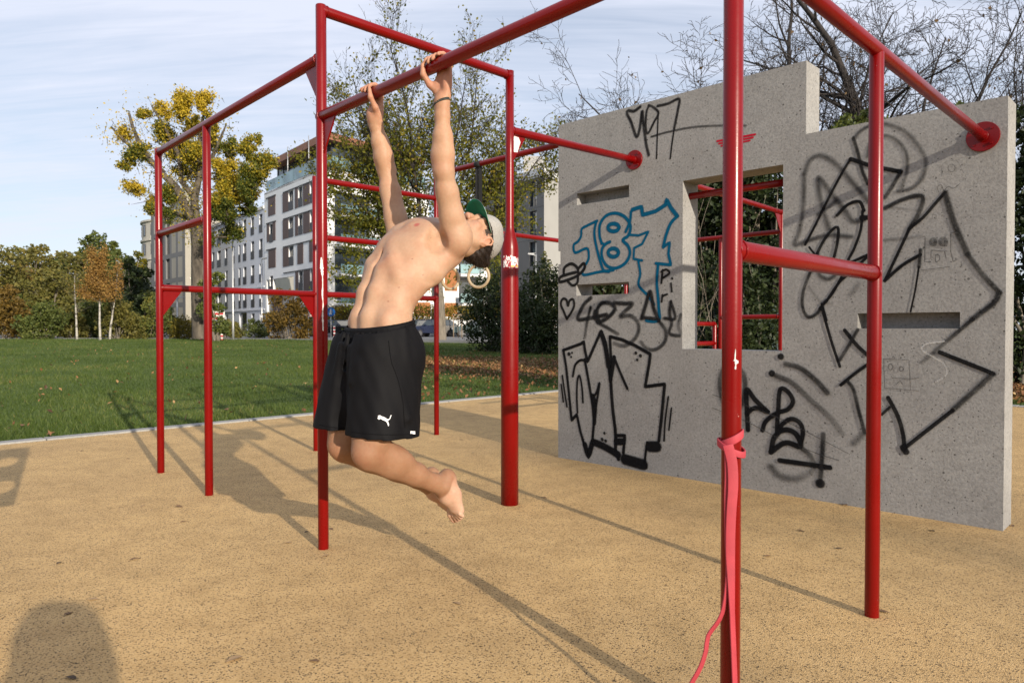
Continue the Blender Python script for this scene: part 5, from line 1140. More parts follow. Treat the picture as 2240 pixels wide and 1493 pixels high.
q = [f1.pt(LG, 0, .25), f1.pt(0, 0, .25) + f2.n * .25, f2.pt(14, 0, .25), f2.pt(14, 0) + f1.d * LG]; slabbox('roof_edge', q, Zr, f1.z_of(1190, 366), WHITEC, grey, OF6)
zr0 = f1.z_of(1190, 366); c_ = f1.pt(2.5, 0, -2.5); b0 = Vector(at_depth(1146, HOR, 70)); b1 = Vector(at_depth(1186, HOR, 70)); e = f2.d * 3
slabbox('roof_hut', [b0, b1, b1 + Vector((.5, 3.5, 0)), b0 + Vector((.5, 3.5, 0))], zr0, 1.06 + (HOR - 343) / FPX * 70, LIGHTW, grey, OF6)
mb = MB()
for fcd, L in ((f1, LG), (f2, 13)):
    for k in range(int(L / 1.2)): q = fcd.pt(.3 + 1.2 * k, zr0, -.3); mb.box((q.x, q.y, zr0 + .5), (.04, .04, 1.0))
    p0_, p1_ = fcd.pt(.3, zr0 + 1, -.3), fcd.pt(L, zr0 + 1, -.3); mb.tube([p0_, p1_], .025, 5); mb.tube([p0_ - Vector((0, 0, .5)), p1_ - Vector((0, 0, .5))], .015, 5)
mb.build('roof_railing', STEEL, grey, None, 0, OF6)
mb = MB()
for k in range(1, 6): z = f1.z_of(1166, 396) + .35 - 2.95 * (k - 1); mb.prism([(0.02, z - .015), (LG - .02, z - .015), (LG - .02, z + .015), (.02, z + .015)], .002, .006, 0, lambda a, z_, h: tuple(f1.pt(a, z_, h)))
mb.build('cladding_joints', DARKG, grey, None, 0, OF6)

# ---- street, pavement, garden wall
ASPH = plain('asphalt', (0.19, 0.19, 0.195), 0.9, 0.2, 1.5, bumps=0.3, bscale=30); PAVE = plain('paving', (0.27, 0.26, 0.24), 0.9, 0.15, 2)
setp(MB().prism([(x, y) for x, y in ((-70, 66.5), (-70, 55.5), (-24, 54.5), (-7.5, 47), (4, 39), (22, 37), (24, 45), (10, 58), (14, 66.5))], -.3, GZ + .075).build('street', ASPH), 'grey asphalt street in front of the apartment blocks', kind='structure')
setp(MB().prism([(-70, 66.6), (14, 66.6), (14, 92), (-70, 92)], 0.0, GZ + .13).build('pavement', PAVE), 'pale pavement along the apartment blocks', kind='structure')
gw = thing('garden_wall', 'low white garden wall in front of the yellow hedge', 'wall', (-10, 66.7, 0)); MB().box((-6.8, 66.75, 1.05), (25, .22, 1.55)).build('wall_body', PLASTER, gw, None, 0, (-10, 66.7, 0)); MB().box((-6.8, 66.75, 1.86), (25.1, .3, .07)).build('coping', WHITEC, gw, None, 0, (-10, 66.7, 0))
gw2 = thing('garden_wall', 'grey concrete garden wall left of the red post behind the tall ochre shrub', 'wall', (-23, 62, 0)); MB().box((-19.9, 63.2, .85), (2.8, .22, 1.3)).build('wall_body', LIGHTW, gw2, None, 0, (-23, 62, 0))

# ---- cars
RIM = plain('dull_alloy', (.10, .10, .105), .45, .1, 4)
def car(name, label, px, Y, rz, paint, plate=False, wagon=True, group='cars parked along the garden wall'):
    p = at_depth(px, HOR, Y); root = thing(name, label, 'car', (p[0], p[1], GZ + .08), rz, group)
    prof = [(-2.15, .35), (-2.2, .62), (-2.12, .86), (-1.15, .98), (-.35, 1.0), (1.9, 1.0), (2.12, .9), (2.17, .55), (2.1, .3)]
    W2 = .88; mb = MB()
    def sect(poly, wf):
        n = len(poly); V = []; 
        for y, k in ((-W2, .97), (-W2 * .93, 1.0), (W2 * .93, 1.0), (W2, .97)): V += [(a, y, z if abs(y) < W2 * .95 else .35 + (z - .35) * .93) for a, z in poly]
        F = [list(range(n))[::-1], [3 * n + i for i in range(n)]] + [(j * n + i, j * n + (i + 1) % n, (j + 1) * n + (i + 1) % n, (j + 1) * n + i) for j in range(3) for i in range(n)]
        return V, F
    V, F = sect(prof, 1); mb.add(V, F, 0, False); mb.build('body', paint, root, bevel=.05)
    rf_ = [(-1.05, .97), (-.25, 1.46), (.2, 1.52), (1.35, 1.50), (2.0 if wagon else 1.7, .99)]
    mb = MB(); n = len(rf_); V = [(a, -W2 * (.93 - .22 * (z - .97)), z) for a, z in rf_] + [(a, W2 * (.93 - .22 * (z - .97)), z) for a, z in rf_]
    mb.add(V, [list(range(n))[::-1], [n + i for i in range(n)]] + [(i, (i + 1) % n, n + (i + 1) % n, n + i) for i in range(n)]); mb.build('cabin_windows', GLASS, root, bevel=.03)
    mb = MB(); mb.prism([(-.28, 1.47), (.2, 1.53), (1.36, 1.51), (1.36, 1.54), (.2, 1.565), (-.25, 1.50)], -.72, .72, 0, lambda a, b, h: (a, h, b)); mb.build('roof', paint, root)
    for a in (.35, 1.25): MB().prism([(a - .04, 1.0), (a + .05, 1.0), (a + .03, 1.52), (a - .04, 1.52)], -.80, .80, 0, lambda a_, b, h: (a_, h * (1 - .17 * (b - 1)), b)).build('door_pillar', paint, root)
    for sx in (-1.32, 1.35):
        for sy in (-1, 1):
            w_ = link('wheel', MB().tube([(0, -.10, 0), (0, .10, 0)], .33, 20).mesh('tyre', DARKG), root, (sx, sy * .80, .33)); link('rim', MB().tube([(0, -.005, 0), (0, .005, 0)], .21, 12).mesh('rim', RIM), w_, (0, sy * .103, 0))
    LMP = plain('headlight_glass', (.6, .62, .65), .15, .05)
    for sy in (-.62, .62): MB().box((-2.17, sy, .72), (.10, .34, .15)).build('headlight', LMP, root, bevel=.02)
    for sy in (-.66, .66): MB().box((2.12, sy, .80), (.08, .26, .2)).build('tail_light', plain('tail_light_red', (.25, .01, .01), .3, .1), root, bevel=.02)
    MB().box((-2.20, 0, .55), (.03, 1.0, .16)).build('grille', DARKG, root)
    if plate: MB().box((-2.22, 0, .44), (.02, .52, .11)).build('number_plate', WHITE, root)
    for sy in (-.96, .96): MB().box((-.72, sy, 1.03), (.12, .16, .12)).build('side_mirror', paint, root, bevel=.02)
    return root
car('parked_car', 'dark blue car showing headlights and a white number plate behind the shorts', 925, 63.3, 0.95, plain('dark_blue_paint', (.012, .017, .045), .25, .1), True)
car('parked_car', 'grey brown car parked behind the dark blue car', 950, 65.0, 0.35, plain('grey_brown_paint', (.06, .055, .05), .3, .1))
car('parked_car', 'dark car with red tail light left of the black waistband', 742, 64.6, 2.6, plain('black_paint', (.012, .012, .014), .25, .1))
car('parked_car', 'blue green car half hidden by the big dark bush', 1040, 64.9, 0.2, plain('teal_paint', (.04, .075, .085), .3, .1))

# ---- lamps, signs, bollards, tree stakes
def street_lamp(label, px, Y, ytop, arm_px, n_=8):
    p = at_depth(px, HOR, Y); h_ = CAMH + (HOR - ytop) / FPX * Y; a = arm_px / FPX * Y; z0 = GZ; r = thing('street_lamp', label, 'street lamp', (p[0], p[1], z0), 0, 'street lamps')
    MB().tube([(0, 0, -.1), (0, 0, 1.0), (0, 0, h_ - z0)], [.085, .075, .055], n_).build('pole', STEEL, r); MB().tube([(0, 0, h_ - z0 - .08), (a * .5, 0, h_ - z0)], .03, 6).build('arm', STEEL, r)
    MB().prism([(0, 0), (a, .06), (a, .14), (.1, .16), (-.05, .1)], -.12, .12, 0, lambda x, z, h: (x + (.1 if a > 0 else -.1), h, h_ - z0 + z - .05)).build('lamp_head', STEEL, r)
street_lamp('tall street lamp in front of the pale narrow windows', 510, 50, 447, 18); street_lamp('street lamp beside the ochre shrub before the pale facade', 573, 58, 566, 9)
street_lamp('small street lamp seen through the right wooden ring', 1050, 60, 592, 11); street_lamp('street lamp before the grey clad block', 1172, 50, 557, -14); street_lamp('short street lamp at the foot of the dark gridded block', 388, 70, 651, 12)
def sign_post(label, px, Y, z1): p = at_depth(px, HOR, Y); r = thing('street_sign', label, 'sign', (p[0], p[1], GZ)); MB().tube([(0, 0, -.1), (0, 0, z1)], .03, 8).build('pole', STEEL, r); return r
r = sign_post('round blue path sign with a white figure left of the hanging man', 724, 58, 2.4); MB().tube([(0, -.04, 2.15), (0, -.06, 2.15)], .36, 28).build('sign_disc', plain('sign_blue', (.01, .12, .42), .4, .03), r)
mb = MB(); mb.tube([(0, -.062, 2.33), (0, -.064, 2.33)], .055, 12); mb.prism([(-.07, 2.26), (.07, 2.26), (.05, 2.08), (.10, 1.92), (.05, 1.92), (0, 2.04), (-.05, 1.92), (-.10, 1.92), (-.05, 2.08)], -.066, -.062, 0, lambda a, b, h: (a, h, b)); mb.build('sign_figure', WHITE, r)
SRED = plain('sign_red', (.45, .02, .03), .5, .05)
def board(label, px, Y, zc, wd, ht):
    r = sign_post(label, px, Y, zc + ht); o = MB().box((0, -.04, zc), (wd, .02, ht), 0).build('sign_board', WHITE, r); MB().box((0, -.053, zc + ht * .18), (wd * .8, .006, ht * .2)).build('sign_print', SRED, o); MB().box((0, -.053, zc - ht * .32), (wd * .9, .006, ht * .16)).build('sign_print', SRED, o); return r
board('white sign with red print between the two left red posts', 478, 52, 1.75, .95, .68); board('small white sign with red print right of the ochre shrub', 675, 55, 1.85, .68, .28)
def bollard(label, px, Y, h_):
    p = at_depth(px, HOR, Y); r = thing('bollard', label, 'bollard', (p[0], p[1], GZ - .1), 0, 'red and white bollards'); n_ = 7
    MB().tube([(0, 0, 0), (0, 0, h_)], .085, 12).build('post', WHITE, r)
    for k in range(4): MB().tube([(0, 0, .05 + k * h_ / 4), (0, 0, .05 + k * h_ / 4 + h_ / 8)], .0875, 12).build('red_band', SRED, r)
bollard('red and white striped bollard just left of the second red post', 440, 50, 1.15); bollard('red and white striped bollard under the red printed sign', 485, 50, 1.05); bollard('red and white striped bollard before the dark car left of the shorts', 731, 58, 1.1)
p = at_depth(1001, HOR, 57); r = thing('tree_stakes', 'wooden stake frame around a young tree before the white garden wall', 'tree stake frame', (p[0], p[1], GZ)); WOODS = plain('stake_wood', (.26, .20, .14), .8, .2, 6)
for sx, sy in ((-.33, 0), (.33, 0), (0, .5)): MB().tube([(sx, sy, -.1), (sx, sy, 2.0)], .04, 7).build('stake', WOODS, r)
MB().box((0, -.05, 1.9), (.8, .03, .09)).build('rail', WOODS, r); MB().box((0, -.05, 1.62), (.8, .03, .09)).build('rail', WOODS, r)
# ================================================================== TREES AND PLANTS
def unit(v): return v / (np.linalg.norm(v) + 1e-9)
def grow(rng, base, d0, L0, r0, levels, nkids, ratio, spread, up_, wob, nseg=6, tmin=0.3, rratio=0.6, droop=0.0):
    """recursive limbs. returns segments (p0,p1,r0,r1,level)"""
    segs = []
    def limb(p, d, L, r, lv):
        n = max(2, nseg - lv) ; st = L / n; P = [p]; q = p.copy(); dd_ = d.copy(); RR = []; DD = []
        for i in range(n):
            dd_ = unit(dd_ + rng.normal(0, wob * (1 + .25 * lv), 3) + np.array([0, 0, up_ - droop * lv * .25]) * .35); q2 = q + dd_ * st
            ra, rb = r * (1 - .86 * i / n), r * (1 - .86 * (i + 1) / n); segs.append((q, q2, ra, rb, lv)); P.append(q2); RR.append(ra); DD.append(dd_.copy()); q = q2
        if lv + 1 >= levels: return
        k = nkids[lv]
        for j in range(k):
            t = tmin + (1 - tmin) * (j + rng.uniform(.1, .9)) / k; i = min(int(t * n), n - 1); s_ = P[i] + (P[i + 1] - P[i]) * (t * n - i); ax = DD[i]
            o = unit(np.cross(ax, rng.normal(0, 1, 3))); an = rng.uniform(*spread); nd = unit(ax * math.cos(an) + o * math.sin(an))
            limb(s_, nd, L * ratio[lv] * rng.uniform(.65, 1.15) * (1.15 - .55 * t if lv == 0 else 1.0 - .25 * t), max(RR[i] * rratio * rng.uniform(.75, 1.0), .003), lv + 1)
    limb(np.array(base, float), unit(np.array(d0, float)), L0, r0, 0); return segs
def tubes_mesh(name, segs, mat, sides):
    if not segs: return None
    P0 = np.array([s_[0] for s_ in segs]); P1 = np.array([s_[1] for s_ in segs]); R0 = np.array([s_[2] for s_ in segs]); R1 = np.array([s_[3] for s_ in segs])
    D = P1 - P0; D /= np.linalg.norm(D, axis=1)[:, None] + 1e-9; ref = np.where(np.abs(D[:, 2:3]) < .9, np.array([[0, 0, 1.]]), np.array([[1., 0, 0]])); Aa = np.cross(D, ref); Aa /= np.linalg.norm(Aa, axis=1)[:, None] + 1e-9; Bb = np.cross(D, Aa)
    V = []
    for e, R in ((P0, R0), (P1 + D * R1[:, None] * .4, R1)):
        for j in range(sides):
            a = 2 * math.pi * j / sides; V.append(e + (Aa * math.cos(a) + Bb * math.sin(a)) * R[:, None])
    m = len(segs); V = np.stack(V, 1).reshape(-1, 3); b = np.arange(m) * 2 * sides
    F = np.vstack([np.stack([b + j, b + (j + 1) % sides, b + sides + (j + 1) % sides, b + sides + j], 1) for j in range(sides)])
    return np_mesh(name, V, F, mat, True)
def leaf_mesh(name, C, size, mat, rng, tint, flat=0.0, aspect=0.62):
    """small folded leaf cards at C; tint per card"""
    n = len(C); a = rng.normal(0, 1, (n, 3)); a /= np.linalg.norm(a, axis=1)[:, None]; nr = rng.normal(0, 1, (n, 3)); nr[:, 2] += flat; b = np.cross(nr, a); b /= np.linalg.norm(b, axis=1)[:, None] + 1e-9; c = np.cross(a, b)
    s_ = (size * rng.uniform(.6, 1.35, n))[:, None]
    V = np.stack([C - a * s_ * .5, C + b * s_ * .5 * aspect + c * s_ * .10, C + a * s_ * .5, C - b * s_ * .5 * aspect + c * s_ * .10], 1).reshape(-1, 3); k = np.arange(n) * 4
    F = np.vstack([np.stack([k, k + 1, k + 2], 1), np.stack([k, k + 2, k + 3], 1)]); return np_mesh(name, V, F, mat, False, {'tint': np.repeat(tint, 4)})
def pts_along(segs, n, rng, minlv, jit):
    S_ = [s_ for s_ in segs if s_[4] >= minlv]; P0 = np.array([s_[0] for s_ in S_]); P1 = np.array([s_[1] for s_ in S_]); L = np.linalg.norm(P1 - P0, axis=1); i = rng.choice(len(S_), n, p=L / L.sum()); t = rng.uniform(0, 1, n)[:, None]
    return P0[i] + (P1[i] - P0[i]) * t + rng.normal(0, jit, (n, 3))
BARK = mat_bark('grey_brown_bark'); BARKP = mat_bark('poplar_bark', (0.035, 0.028, 0.021), (0.135, 0.112, 0.085), 5); BARKD = mat_bark('dark_wet_bark', (0.014, 0.012, 0.011), (0.038, 0.030, 0.027), 8)
LF = {'olive': mat_leaf('olive_leaves', [(0, (.070, .074, .018)), (.5, (.145, .138, .032)), (.85, (.22, .18, .042)), (1, (.30, .18, .04))]),
      'green': mat_leaf('green_leaves', [(0, (.050, .068, .018)), (.5, (.098, .125, .030)), (.85, (.155, .17, .04)), (1, (.23, .19, .04))]),
      'dark': mat_leaf('dark_evergreen_leaves', [(0, (.010, .018, .006)), (.5, (.022, .036, .010)), (.85, (.045, .060, .016)), (1, (.08, .09, .02))], .2),  # dark green; in the thicket the low colours also paint in tree shade
      'orange': mat_leaf('orange_birch_leaves', [(0, (.17, .092, .024)), (.5, (.30, .165, .042)), (1, (.40, .25, .07))]),
      'ochre': mat_leaf('ochre_leaves', [(0, (.075, .050, .012)), (.5, (.155, .100, .020)), (.85, (.24, .145, .028)), (1, (.25, .09, .03))]),
      'yellow': mat_leaf('yellow_leaves', [(0, (.055, .080, .014)), (.35, (.15, .155, .02)), (.65, (.42, .31, .02)), (1, (.60, .43, .04))]),
      'autumn': mat_leaf('yellow_green_leaves', [(0, (.075, .092, .012)), (.45, (.17, .165, .018)), (.8, (.30, .24, .025)), (1, (.42, .25, .04))], .5),
      'russet': mat_leaf('russet_leaves', [(0, (.050, .034, .022)), (.5, (.12, .075, .035)), (1, (.21, .125, .045))]),
      'hedge': mat_leaf('hedge_leaves', [(0, (.075, .070, .010)), (.5, (.19, .145, .014)), (1, (.30, .20, .02))])}
def leafy(name, label, cat, px, Y, ytop, half_px, mat, n, lsize, seed, group=None, trunk=True, z0=None, lobes=9, flatb=0.0, bark=None, tbias=0.0, twigs=True, low=0.12):
    """tree or shrub with its own limbs; foliage sits in clumps at the limb ends inside an uneven crown"""
    rng = np.random.default_rng(seed); p = at_depth(px, HOR, Y); zb = float(lawn_z(p[0], p[1])) if z0 is None else z0; base = np.array([p[0], p[1], zb]); Ht = CAMH + (HOR - ytop) / FPX * Y - zb; Rw = half_px / FPX * Y
    Rw *= 1.12; root = thing(name, label, cat, tuple(base), 0, group); segs = []; ends = []
    nst = 1 if trunk else rng.integers(5, 9)
    if trunk:
        th_ = Ht * rng.uniform(.86, .92); segs.append((np.zeros(3), np.array([rng.normal(0, .1), rng.normal(0, .1), th_ * .35]), Ht * .020 + .03, Ht * .015 + .02, 0)); segs.append((segs[-1][1], segs[-1][1] + np.array([rng.normal(0, .2), rng.normal(0, .2), th_ * .55]), Ht * .015 + .02, .02, 0))
    C = []
    for k in range(lobes):
        zf = low + (1 - low) * ((k + rng.uniform(0, 1)) / lobes); prof = math.sin(math.pi * min(.97, max(.08, (zf * .86 + .12)))) ** .65 if trunk else math.sin(math.pi * (.30 + .62 * zf)) ** .7
        a = rng.uniform(0, 6.283) if k else 0; rad = Rw * prof * rng.uniform(.25, .80); c = np.array([rad * math.cos(a), rad * math.sin(a), Ht * zf * .97]); rr = Rw * rng.uniform(.26, .48) * (.55 + .6 * prof)
        C.append((c, rr))
        s0 = np.array([0, 0, max(.05, c[2] * rng.uniform(.35, .7))]) if trunk else np.array([rng.normal(0, .12 * Rw), rng.normal(0, .12 * Rw), 0]); mid = (s0 + c) / 2 + rng.normal(0, .06 * Rw, 3); segs.append((s0, mid, Ht * .007 + .012, Ht * .005 + .008, 1)); segs.append((mid, c, Ht * .005 + .008, .008, 1))
        for _ in range(5): e = c + unit(rng.normal(0, 1, 3) + np.array([0, 0, .25])) * rr * rng.uniform(.7, 1.15); segs.append((c + rng.normal(0, .1, 3) * rr, e, .014, .005, 2)); ends.append((e, rr * .42))
    cl = C + ends; wts = np.array([q[1] ** 2 for q in cl]); i = rng.choice(len(cl), n, p=wts / wts.sum()); c = np.array([q[0] for q in cl])[i]; rr = np.array([q[1] for q in cl])[i]
    dv_ = rng.normal(0, 1, (n, 3)); dv_ /= np.linalg.norm(dv_, axis=1)[:, None]; P = c + dv_ * (rr * rng.uniform(.25, 1.08, n) ** .6)[:, None]; P[:, 2] = np.abs(P[:, 2]) * .98 + .02
    clump = rng.uniform(0, 1, len(cl))[i]; tint = np.clip(.28 * clump + .55 * rng.uniform(0, 1, n) + tbias + .08, 0, 1)
    tb = bark or BARK
    link('trunk', tubes_mesh('trunk', [s_ for s_ in segs if s_[4] == 0] or [s_ for s_ in segs if s_[4] == 1], tb, 7), root)
    if trunk: link('branches', tubes_mesh('branches', [s_ for s_ in segs if s_[4] >= 1], tb, 4), root)
    o = link('crown', leaf_mesh('crown', P, lsize, LF[mat], rng, tint, flatb), root); return root
gT = 'trees and shrubs on the far edge of the lawn'
def BT(label, px, Y, yt, hw, mat, n, ls, sd, **k): leafy('tree', label, 'tree', px, Y, yt, hw, mat, n, ls, sd, gT, **k)
def SH(label, px, Y, yt, hw, mat, n, ls, sd, **k): leafy('shrub', label, 'shrub', px, Y, yt, hw, mat, n, ls, sd, gT, trunk=False, **k)
BT('brownish olive tree at the left picture edge', -30, 66, 500, 78, 'olive', 5000, .34, 1, lobes=16); BT('broad olive tree left of the tallest green tree', 84, 84, 528, 52, 'olive', 5000, .42, 2, lobes=14); BT('tallest green tree above the orange birch', 207, 88, 502, 62, 'green', 7500, .42, 3, lobes=20, low=.1)
BT('olive tree in the gap between the two tall green trees', 138, 92, 545, 46, 'olive', 4200, .42, 4, lobes=12); BT('slim green tree right of the tallest green tree', 250, 86, 508, 24, 'green', 2600, .40, 5, lobes=10); BT('dark green rounded tree right of the orange birch', 292, 62, 566, 44, 'dark', 6500, .30, 6, lobes=18, low=.05)
BT('yellowing tree peeping out left of the curved cream building', 300, 108, 535, 30, 'autumn', 3000, .42, 7, lobes=10); BT('yellow brown tree low behind the golden shrub', 52, 72, 585, 55, 'ochre', 4200, .32, 8, lobes=14, tbias=-.1); BT('grey green willow like tree behind the white birch stem', 120, 64, 590, 58, 'olive', 5200, .30, 9, lobes=16, low=.05, tbias=-.05)
SH('golden ochre shrub at the left picture edge', 10, 55, 628, 52, 'ochre', 5200, .22, 11, lobes=16); SH('dark green shrub left of the white birch stem', 90, 54, 668, 46, 'green', 4200, .20, 12, lobes=14); SH('low olive shrub at the foot of the white birch', 150, 56, 676, 36, 'olive', 3000, .20, 13, lobes=10)
SH('rounded olive shrub at the foot of the orange birch', 258, 54, 664, 48, 'olive', 4600, .20, 14, lobes=14, tbias=.03); SH('bright green shrub just left of the far left red post', 338, 56, 640, 42, 'green', 4200, .20, 15, lobes=13, tbias=.2); SH('tall green shrub behind the bright green shrub', 312, 60, 622, 40, 'dark', 3800, .22, 16, lobes=12)
SH('low yellow green shrub between the two left red posts', 408, 55, 700, 38, 'hedge', 2600, .16, 17, lobes=10, tbias=-.2); SH('small reddish shrub beside the leftmost red post', 376, 57, 690, 18, 'russet', 1500, .16, 18, lobes=7, tbias=.3); SH('low brown green shrub right of the second red post', 498, 55, 706, 34, 'olive', 2200, .16, 19, lobes=9)
SH('dark clipped shrub under the small street lamp', 558, 56, 704, 26, 'green', 1900, .14, 20, lobes=8); SH('tall ochre shrub before the white apartment block', 626, 52, 634, 44, 'ochre', 3800, .19, 21, lobes=16, low=.02); SH('dark shrub behind the golden shrub at the left', 56, 62, 650, 44, 'green', 3600, .24, 22, lobes=12)
SH('dark low shrub between the birch stems', 196, 58, 662, 44, 'green', 3600, .21, 24, lobes=12); SH('thin green shrub in front of the narrow pale windows', 462, 60, 618, 24, 'green', 1700, .2, 25, lobes=9)
BT('olive tree filling the line behind the grey green willow', 60, 90, 556, 60, 'olive', 6000, .40, 91, lobes=20, low=.03); BT('olive green tree filling the line behind the birches', 180, 84, 560, 64, 'olive', 6500, .38, 92, lobes=22, low=.03, tbias=-.05)
BT('green tree filling the line left of the curved building', 268, 80, 556, 46, 'green', 5200, .36, 93, lobes=18, low=.03); BT('tall brownish tree outside the left edge of the treeline', -70, 78, 520, 70, 'olive', 4000, .40, 94, lobes=18, low=.05)
# birches
WB_ = None
def mat_birch():
    m, t, b = nmat('white_birch_bark'); c = coords(t); mp = N(t, 'ShaderNodeMapping'); mp.inputs['Scale'].default_value = (1, 1, 4); t.links.new(c, mp.inputs[0]); n = noise(t, mp.outputs[0], 1.8, 5, .7); r = ramp(t, [(.40, (.05, .045, .04)), (.50, (.40, .375, .33))], n.outputs['Fac']); t.links.new(r.outputs[0], b.inputs['Base Color']); b.inputs['Roughness'].default_value = .8; return m
BIRCH = mat_birch()
def birch(label, px, Y, ytop, hw, mat, n, sd, ylow):
    rng = np.random.default_rng(sd); p = at_depth(px, HOR, Y); zb = float(lawn_z(p[0], p[1])); Ht = CAMH + (HOR - ytop) / FPX * Y - zb; root = thing('birch_tree', label, 'tree', (p[0], p[1], zb), 0, 'birches on the far edge of the lawn')
    sg = grow(rng, (0, 0, 0), (0, 0, 1), Ht, .085, 3, [26, 7], [.30, .45], (.6, 1.15), .1, .05, 10, .38, .35); link('trunk', tubes_mesh('trunk', [s_ for s_ in sg if s_[4] == 0], BIRCH, 8), root); link('branches', tubes_mesh('branches', [s_ for s_ in sg if s_[4] > 0], BARK, 3), root)
    if n:
        P = pts_along(sg, n, rng, 1, .16); zl = CAMH + (HOR - ylow) / FPX * Y - zb; R = hw / FPX * Y; P = P[(P[:, 2] > zl) & (np.hypot(P[:, 0], P[:, 1]) < R * 1.1)]; link('crown', leaf_mesh('crown', P, .13, LF[mat], rng, rng.uniform(0, 1, len(P))), root)
birch('orange birch with a white stem', 219, 50, 566, 44, 'orange', 7000, 31, 660); birch('small orange birch behind the first birch', 240, 52, 590, 26, 'orange', 2400, 32, 655); birch('bare looking birch with a clear white stem', 168, 51, 600, 34, 'olive', 900, 33, 640)

# big pollard poplar
rng = np.random.default_rng(44); Yp = 47.0; p = at_depth(441, HOR, Yp); zb = float(lawn_z(p[0], p[1])); root = thing('poplar_tree', 'old pollarded poplar with yellow and green leaf clumps between the left red posts', 'tree', (p[0], p[1], zb))
K = Yp / FPX; ptree = lambda x, y, dy=0: np.array([(x - 441) * K, dy, (HOR - y) * K + CAMH - zb])
limbs = [([(441, 740), (438, 640), (437, 540), (432, 490)], .60, .42), ([(436, 520), (420, 470), (395, 415), (362, 380), (330, 340), (312, 290), (308, 262)], .31, .07), ([(432, 495), (430, 440), (446, 380), (450, 300), (462, 250)], .30, .06), ([(430, 440), (402, 400), (396, 345), (388, 300)], .19, .05),
         ([(440, 520), (462, 455), (500, 400), (520, 350)], .27, .06), ([(450, 470), (500, 430), (550, 405), (600, 385)], .20, .05), ([(432, 500), (412, 478), (370, 462), (335, 440), (310, 425)], .20, .05), ([(362, 380), (330, 352), (290, 318), (268, 290)], .18, .05), ([(396, 345), (372, 290), (345, 240)], .16, .05), ([(446, 380), (470, 330), (490, 270)], .18, .05), ([(404, 400), (418, 380), (420, 362)], .09, .05), ([(462, 455), (500, 470), (530, 460)], .16, .05), ([(450, 500), (470, 520), (500, 520)], .14, .05)]
sg = []
for j, (L, ra, rb) in enumerate(limbs):
    dy_ = 0 if j == 0 else rng.uniform(-1.6, 1.6); Q = [ptree(x, y, dy_ * (i / (len(L) - 1)) if j else 0) for i, (x, y) in enumerate(L)]
    for i in range(len(Q) - 1): sg.append((Q[i], Q[i + 1], ra + (rb - ra) * i / (len(Q) - 1), ra + (rb - ra) * (i + 1) / (len(Q) - 1), 0))
link('trunk', tubes_mesh('trunk', sg, BARKP, 10), root)
clumps = [(335, 232, 26, .9), (325, 255, 22, .55), (270, 290, 24, .85), (290, 320, 30, .4), (322, 345, 30, .3), (300, 410, 26, .85), (330, 440, 26, .65), (350, 465, 16, .4), (362, 290, 34, .45), (395, 270, 36, .75), (400, 320, 34, .6), (430, 250, 36, .8), (462, 240, 32, .85), (470, 285, 34, .6), (440, 300, 34, .4), (505, 330, 30, .3), (500, 370, 40, .7), (520, 410, 42, .95), (482, 400, 36, .9), (545, 325, 32, .55), (560, 350, 26, .4), (510, 440, 36, .6), (560, 400, 36, .35), (600, 375, 32, .5), (570, 420, 32, .2), (520, 470, 34, .15), (490, 500, 34, .12), (540, 455, 26, .15), (480, 530, 24, .12), (372, 330, 34, .5), (380, 430, 30, .3), (376, 360, 26, .3), (410, 360, 30, .4), (455, 350, 34, .6), (395, 480, 22, .2), (310, 375, 20, .5), (480, 470, 30, .4), (436, 210 + 55, 24, .8), (560, 300, 16, .5)]
P, tn, tw = [], [], []
for x, y, r_, yl in clumps:
    c = ptree(x, y, rng.uniform(-1.8, 1.8)); R = r_ * K * .92
    for _ in range(9):
        e = c + unit(rng.normal(0, 1, 3)) * R * rng.uniform(.25, .85); R2 = R * rng.uniform(.28, .55); m = int(200 * (r_ / 28) ** 2); v = rng.normal(0, 1, (m, 3)); v /= np.linalg.norm(v, axis=1)[:, None]; P.append(e + v * R2 * (np.clip(np.abs(rng.normal(.6, .45, (m, 1))), 0, 1.25))); tn.append(np.clip(yl + rng.normal(0, .2, m) - .05, 0, 1)); tw.append((c * .75 + e * .25 + np.array([0, 0, -R * .5]), e, .035, .012, 2))
lp = pts_along([s_ for s_ in sg[3:]], 5200, rng, 0, .62); lp = lp[lp[:, 2] > 6.0]; P.append(lp); tn.append(np.clip(.52 - .055 * lp[:, 0] + .02 * (lp[:, 2] - 10) + rng.normal(0, .24, len(lp)), 0, 1))
for _ in range(420):
    q_ = lp[rng.integers(len(lp))]; e = q_ + rng.normal(0, .45, 3); tw.append((q_, e, .022, .006, 2))
link('branches', tubes_mesh('branches', tw, BARKP, 4), root)['kind'] = 'stuff'; link('crown', leaf_mesh('crown', np.vstack(P), .15, LF['yellow'], rng, np.concatenate(tn)), root)
SH('green shoots around the foot of the old poplar', 470, 46, 590, 34, 'green', 2200, .2, 47, lobes=10)

